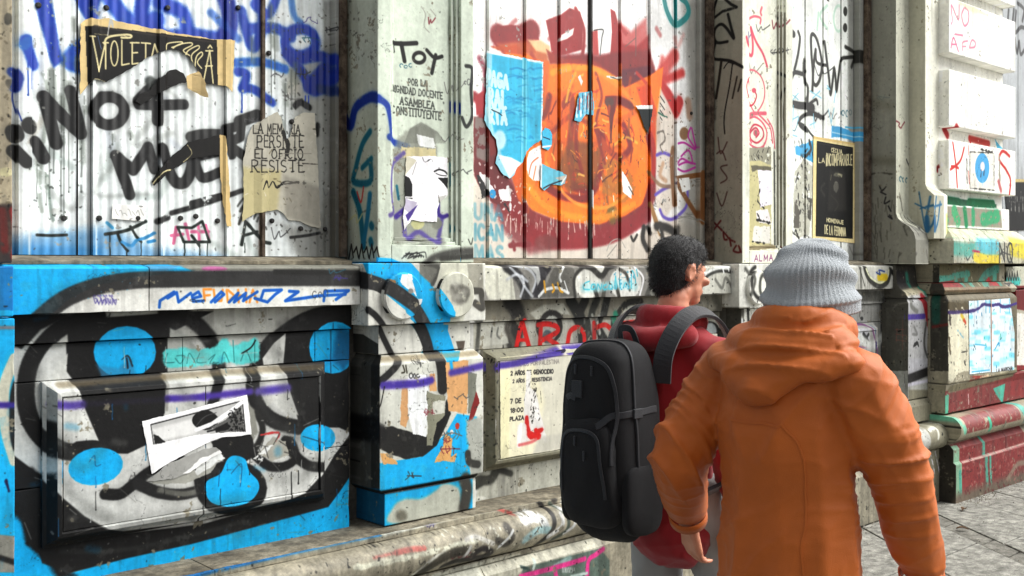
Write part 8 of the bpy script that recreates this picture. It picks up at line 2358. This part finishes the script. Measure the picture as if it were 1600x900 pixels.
hand(bc, Lw1, (.9, -.1, -.3), (0, -.3, 1), 1, .8); hand(bc, Rw1, (.3, 0, -.95), (.2, 1, 0), -1, .7)
LA1 = [q1(0, .085, .93), q1(.02, .085, .50), q1(-.2, .085, .14)]; RA1 = [q1(0, -.085, .93), q1(.16, -.085, .53), q1(.1, -.085, .10)]
for A in (LA1, RA1): bc.limb(A, [.085, .058, .038])
bc.limb([q1(.1, -.085, .07), q1(.24, -.085, .035)], [.036, .03]); bc.limb([q1(-.21, .085, .12), q1(-.09, .085, .035)], [.036, .03])
bc.build('body', .0058, M_skin, p1, smooth=3)
eyes(hp1, hR1, .92, p1)
hj = Clay()
hj.limb([q1(-.01, 0, 1.31), q1(-.02, 0, 1.20), q1(-.01, 0, 1.06), q1(0, 0, .93), q1(0, 0, .82)], [.130, .138, .136, .138, .140], flat=(.86, 1.10, 1))
hj.limb([Rs1, q1(-.01, -.09, 1.355), q1(-.01, 0, 1.385), q1(-.01, .09, 1.355), Ls1], [.066, .074, .074, .074, .066])
hj.limb([Rs1, (Rs1 + Re1) / 2, Re1, (Re1 + Rw1) / 2, Rw1 + Vector((0, 0, .03))], [.078, .068, .062, .052, .042])
hj.limb([Ls1, (Ls1 + Le1) / 2, Le1, (Le1 + Lw1) / 2, Lw1 - Vector((.03, 0, 0))], [.078, .068, .062, .052, .042])
hoodie1 = hj.build('hoodie', .007, M_red, p1, smooth=12, disp=fold_fn(None, 90, .0045, elbow=[(Re1, Re1 - Rs1, .14, .009, 120), (Le1, Le1 - Ls1, .14, .008, 120), (q1(0, 0, .86), (0, 0, 1), .2, .006, 90), (q1(.0, -.16, 1.25), (.2, -.5, .8), .12, .007, 90)]))
h2 = Clay()
for a in np.linspace(-2.7, 2.7, 24):
    x, y = -math.cos(a), math.sin(a)
    h2.ball(q1(-.004 + .080 * x, .086 * y, 1.445 + .012 * math.cos(a)), (.027, .027, .040))
for a in np.linspace(-1.2, 1.2, 14):
    x, y = -math.cos(a), math.sin(a)
    h2.ball(q1(-.045 + .080 * x, .120 * y, 1.410 - .02 * math.cos(a)), (.040, .040, .038))
hood1 = h2.build('hood', .0075, M_red, p1, smooth=4, disp=fold_fn(None, 97, .005, vert=2))
trousers(q1, LA1, RA1, M_grey, p1, 99)
shoe(q1(.1, -.085, .0), p1); shoe(q1(-.21, .085, .07), p1, math.radians(32))
# short black hair
hr = Clay()
def hb(x, y, z, r): hr.ball(hp1(x, y, z), tuple(v * .92 for v in r), hR1)
hb(-.016, 0, .028, (.096, .080, .090)); hb(-.032, 0, .004, (.081, .077, .084)); hb(-.045, 0, -.035, (.062, .068, .055)); hb(.02, 0, .055, (.078, .070, .060)); hb(-.05, 0, -.062, (.040, .052, .034))
hairf = lambda co, no: .003 * tri_noise(co, 70, 5) + .003 * tri_noise(co, 24, 9)
hair = hr.build('hair', .006, M_hair, p1, smooth=3, disp=hairf)
# loose locks
def locks(src, n, L, mat, parent, c):
    r_ = random.Random(12); V = []; F = []
    vs = src.data.vertices; off = Vector(src.location) + world_loc(parent)
    for _ in range(n):
        v = vs[r_.randrange(len(vs))]; b = v.co.copy(); nn = v.normal.copy()
        if b.z < c.z - .075 and r_.random() < .7: continue
        d = (nn * .55 + Vector((r_.uniform(-.5, .5), r_.uniform(-.5, .5), -.55 + r_.uniform(-.4, .4)))).normalized()
        w = nn.cross(d).normalized() * .0007
        l = L * r_.uniform(.5, 1.2); k = len(V)
        V += [tuple(b - w - nn * .002), tuple(b + w - nn * .002), tuple(b + d * l * .6 + w * .7), tuple(b + d * l * .6 - w * .7), tuple(b + d * l + Vector((0, 0, -.002)))]
        F += [(k, k + 1, k + 2, k + 3), (k + 3, k + 2, k + 4)]
    me = mesh_from(V, F)
    o = link('lock_fringe', me, mat, parent); tag(o, kind='stuff'); return o
locks(hair, 7500, .012, M_hair, p1, Vector(hc1))

def chip_box(name, c, r, mat, parent, rot=None):
    me = stack_mesh(-r[0], r[0], -r[1], r[1], [(-r[2], 0), (r[2], 0)])
    o = link(name, me, mat, parent); o.location = o.location + Vector(c)
    if rot: o.rotation_euler = rot
    return bevel(o, .0015)
# ------------------------------------------------------------------ backpack
bcx = q1(-.245, .022, 1.105)
bp_ = empty('backpack', (bcx.x, bcx.y, .82), 'large black backpack worn by the walker in the dark red hoodie', 'backpack')
def pillow(name, c, r, e1, e2, mat, parent, seed, amp=.004, n=64, m=44, taper=0, rot=None):
    V = []; F = []
    def sp(v, e): return math.copysign(abs(v) ** e, v)
    for j in range(m + 1):
        ph = -math.pi / 2 + math.pi * j / m
        for i in range(n):
            a = 2 * math.pi * i / n
            x = sp(math.cos(ph), e1) * sp(math.cos(a), e2); y = sp(math.cos(ph), e1) * sp(math.sin(a), e2); z = sp(math.sin(ph), e1)
            k = 1 - taper * (z * .5 + .5)
            V.append((x * r[0] * k, y * r[1] * (1 - taper * .3 * (z * .5 + .5)), z * r[2]))
    co = np.array(V); nn = co / np.array(r); nn /= np.maximum(1e-6, np.linalg.norm(nn, axis=1))[:, None]
    d = amp * (ridge(tri_noise(co, 9, seed, (1, 1, .6))) * 1.4 - .5) + amp * .4 * tri_noise(co, 26, seed + 4)
    co = co + nn * d[:, None]
    if rot is not None: co = co @ np.array(rot.to_3x3().transposed())
    co = co + np.array(c[:])
    for j in range(m):
        for i in range(n): F.append((j * n + i, j * n + (i + 1) % n, (j + 1) * n + (i + 1) % n, (j + 1) * n + i))
    me = mesh_from([tuple(v) for v in co], F); fix(me)
    return link(name, me, mat, parent, smooth=True)
Rb = Matrix.Rotation(math.radians(-5), 3, 'Y')
bp_main = pillow('main_compartment', bcx, (.118, .128, .285), .46, .60, M_black, bp_, 3, .0095, taper=.16, rot=Rb)
bp_front = pillow('front_pocket', bcx + Vector((-.085, 0, -.085)), (.052, .104, .160), .5, .6, M_black, bp_, 8, .009, taper=.1, rot=Rb)
pillow('side_pocket', bcx + Vector((-.01, -.120, -.155)), (.075, .022, .10), .5, .6, M_black, bp_, 13, .004)
pillow('side_pocket', bcx + Vector((-.01, .120, -.155)), (.075, .022, .10), .5, .6, M_black, bp_, 17, .004)
def strip(name, pts, w, t, mat, parent, up, closed=False):
    S = [Vector(p) for p in spline([tuple(p) for p in pts], 6)]
    V = []; F = []
    for i, p in enumerate(S):
        d = (S[min(i + 1, len(S) - 1)] - S[max(i - 1, 0)]).normalized()
        u = Vector(up(p)) if callable(up) else Vector(up)
        side = d.cross(u).normalized(); nn = side.cross(d).normalized()
        for (a, b) in ((-w / 2, 0), (w / 2, 0), (w / 2, t), (-w / 2, t)): V.append(tuple(p + side * a + nn * b))
    for i in range(len(S) - 1):
        for k in range(4): F.append((4 * i + k, 4 * i + (k + 1) % 4, 4 * i + 4 + (k + 1) % 4, 4 * i + 4 + k))
    F += [(0, 1, 2, 3), tuple(4 * (len(S) - 1) + k for k in (3, 2, 1, 0))]
    me = mesh_from(V, F); fix(me)
    o = link(name, me, mat, parent); bevel(o, .0015, 2, 50); return o
tsh = tree_of(hoodie1, hood1)
for sg in (1, -1):
    y = .112 * sg
    strip('shoulder_strap', [q1(-.165, y * .85, 1.27), q1(-.160, y * .9, 1.35), q1(-.118, y, 1.425), q1(-.045, y * 1.05, 1.466), q1(.045, y * 1.08, 1.452), q1(.112, y * 1.1, 1.38), q1(.134, y * 1.15, 1.27), q1(.134, y * 1.3, 1.16), q1(.11, y * 1.6, 1.08), q1(.02, y * 1.9, 1.0), q1(-.10, y * 1.5, .95)],
          .054, .011, M_black2, bp_, lambda p: (p - q1(-.01, 0, 1.25)))
strip('haul_loop', [bcx + Vector((.075, -.03, .275)), bcx + Vector((.06, -.02, .315)), bcx + Vector((.06, .02, .315)), bcx + Vector((.075, .03, .275))], .02, .004, M_black2, bp_, (-1, 0, 0))
tb_ = tree_of(bp_main, bp_front)
def bb(x, y, z): return bcx + Vector((x, y, z))
lay_on(tb_, 'zip', [bb(-.13, -.15, -.05), bb(-.13, -.14, .12), bb(-.13, -.09, .22), bb(-.13, 0, .25), bb(-.13, .09, .22), bb(-.13, .14, .12), bb(-.13, .15, -.05)], .010, .0035, M_black2, bp_, n=8)
lay_on(tb_, 'zip', [bb(-.2, -.10, -.16), bb(-.2, -.095, .0), bb(-.2, -.05, .045), bb(-.2, .05, .045), bb(-.2, .095, .0), bb(-.2, .10, -.16)], .009, .0035, M_black2, bp_, n=8)
lay_on(tb_, 'reflector', [bb(-.2, .03, .125), bb(-.2, .07, .127), bb(-.2, .11, .122)], .018, .0012, M_black2, bp_)
lay_on(tb_, 'compression_strap', [bb(.06, -.2, .10), bb(-.02, -.2, .10), bb(-.10, -.18, .09), bb(-.2, -.08, .085)], .018, .0028, M_black2, bp_, n=8)
lay_on(tb_, 'compression_strap', [bb(.06, -.2, -.10), bb(-.02, -.2, -.10), bb(-.09, -.2, -.11)], .018, .0028, M_black2, bp_, n=8)
lay_on(tb_, 'piping', [bb(-.03, -.2, -.25), bb(-.05, -.2, 0), bb(-.05, -.2, .18), bb(-.05, -.10, .3), bb(-.05, 0, .34), bb(-.05, .10, .3), bb(-.05, .2, .18)], .006, .005, M_black2, bp_, n=8)
# pullers, buckles, piping and a lash patch
for c in ((-.2, .035, .236), (-.2, -.03, .236), (-.25, .03, .03), (-.25, -.02, -.02)):
    p_, n_, _, _ = tb_.find_nearest(bb(*c))
    chip_box('zip_puller', p_ + n_ * .005 - Vector((0, 0, .014)), (.002, .004, .014), M_black2, bp_)
p_, n_, _, _ = tb_.find_nearest(bb(-.04, -.25, .10)); chip_box('buckle', p_ + n_ * .004, (.018, .004, .013), M_black2, bp_)
p_, n_, _, _ = tb_.find_nearest(bb(-.25, .02, .155)); chip_box('lash_patch', p_ + n_ * .001, (.003, .020, .024), M_black2, bp_)
for s in CANVASES: s.finish()
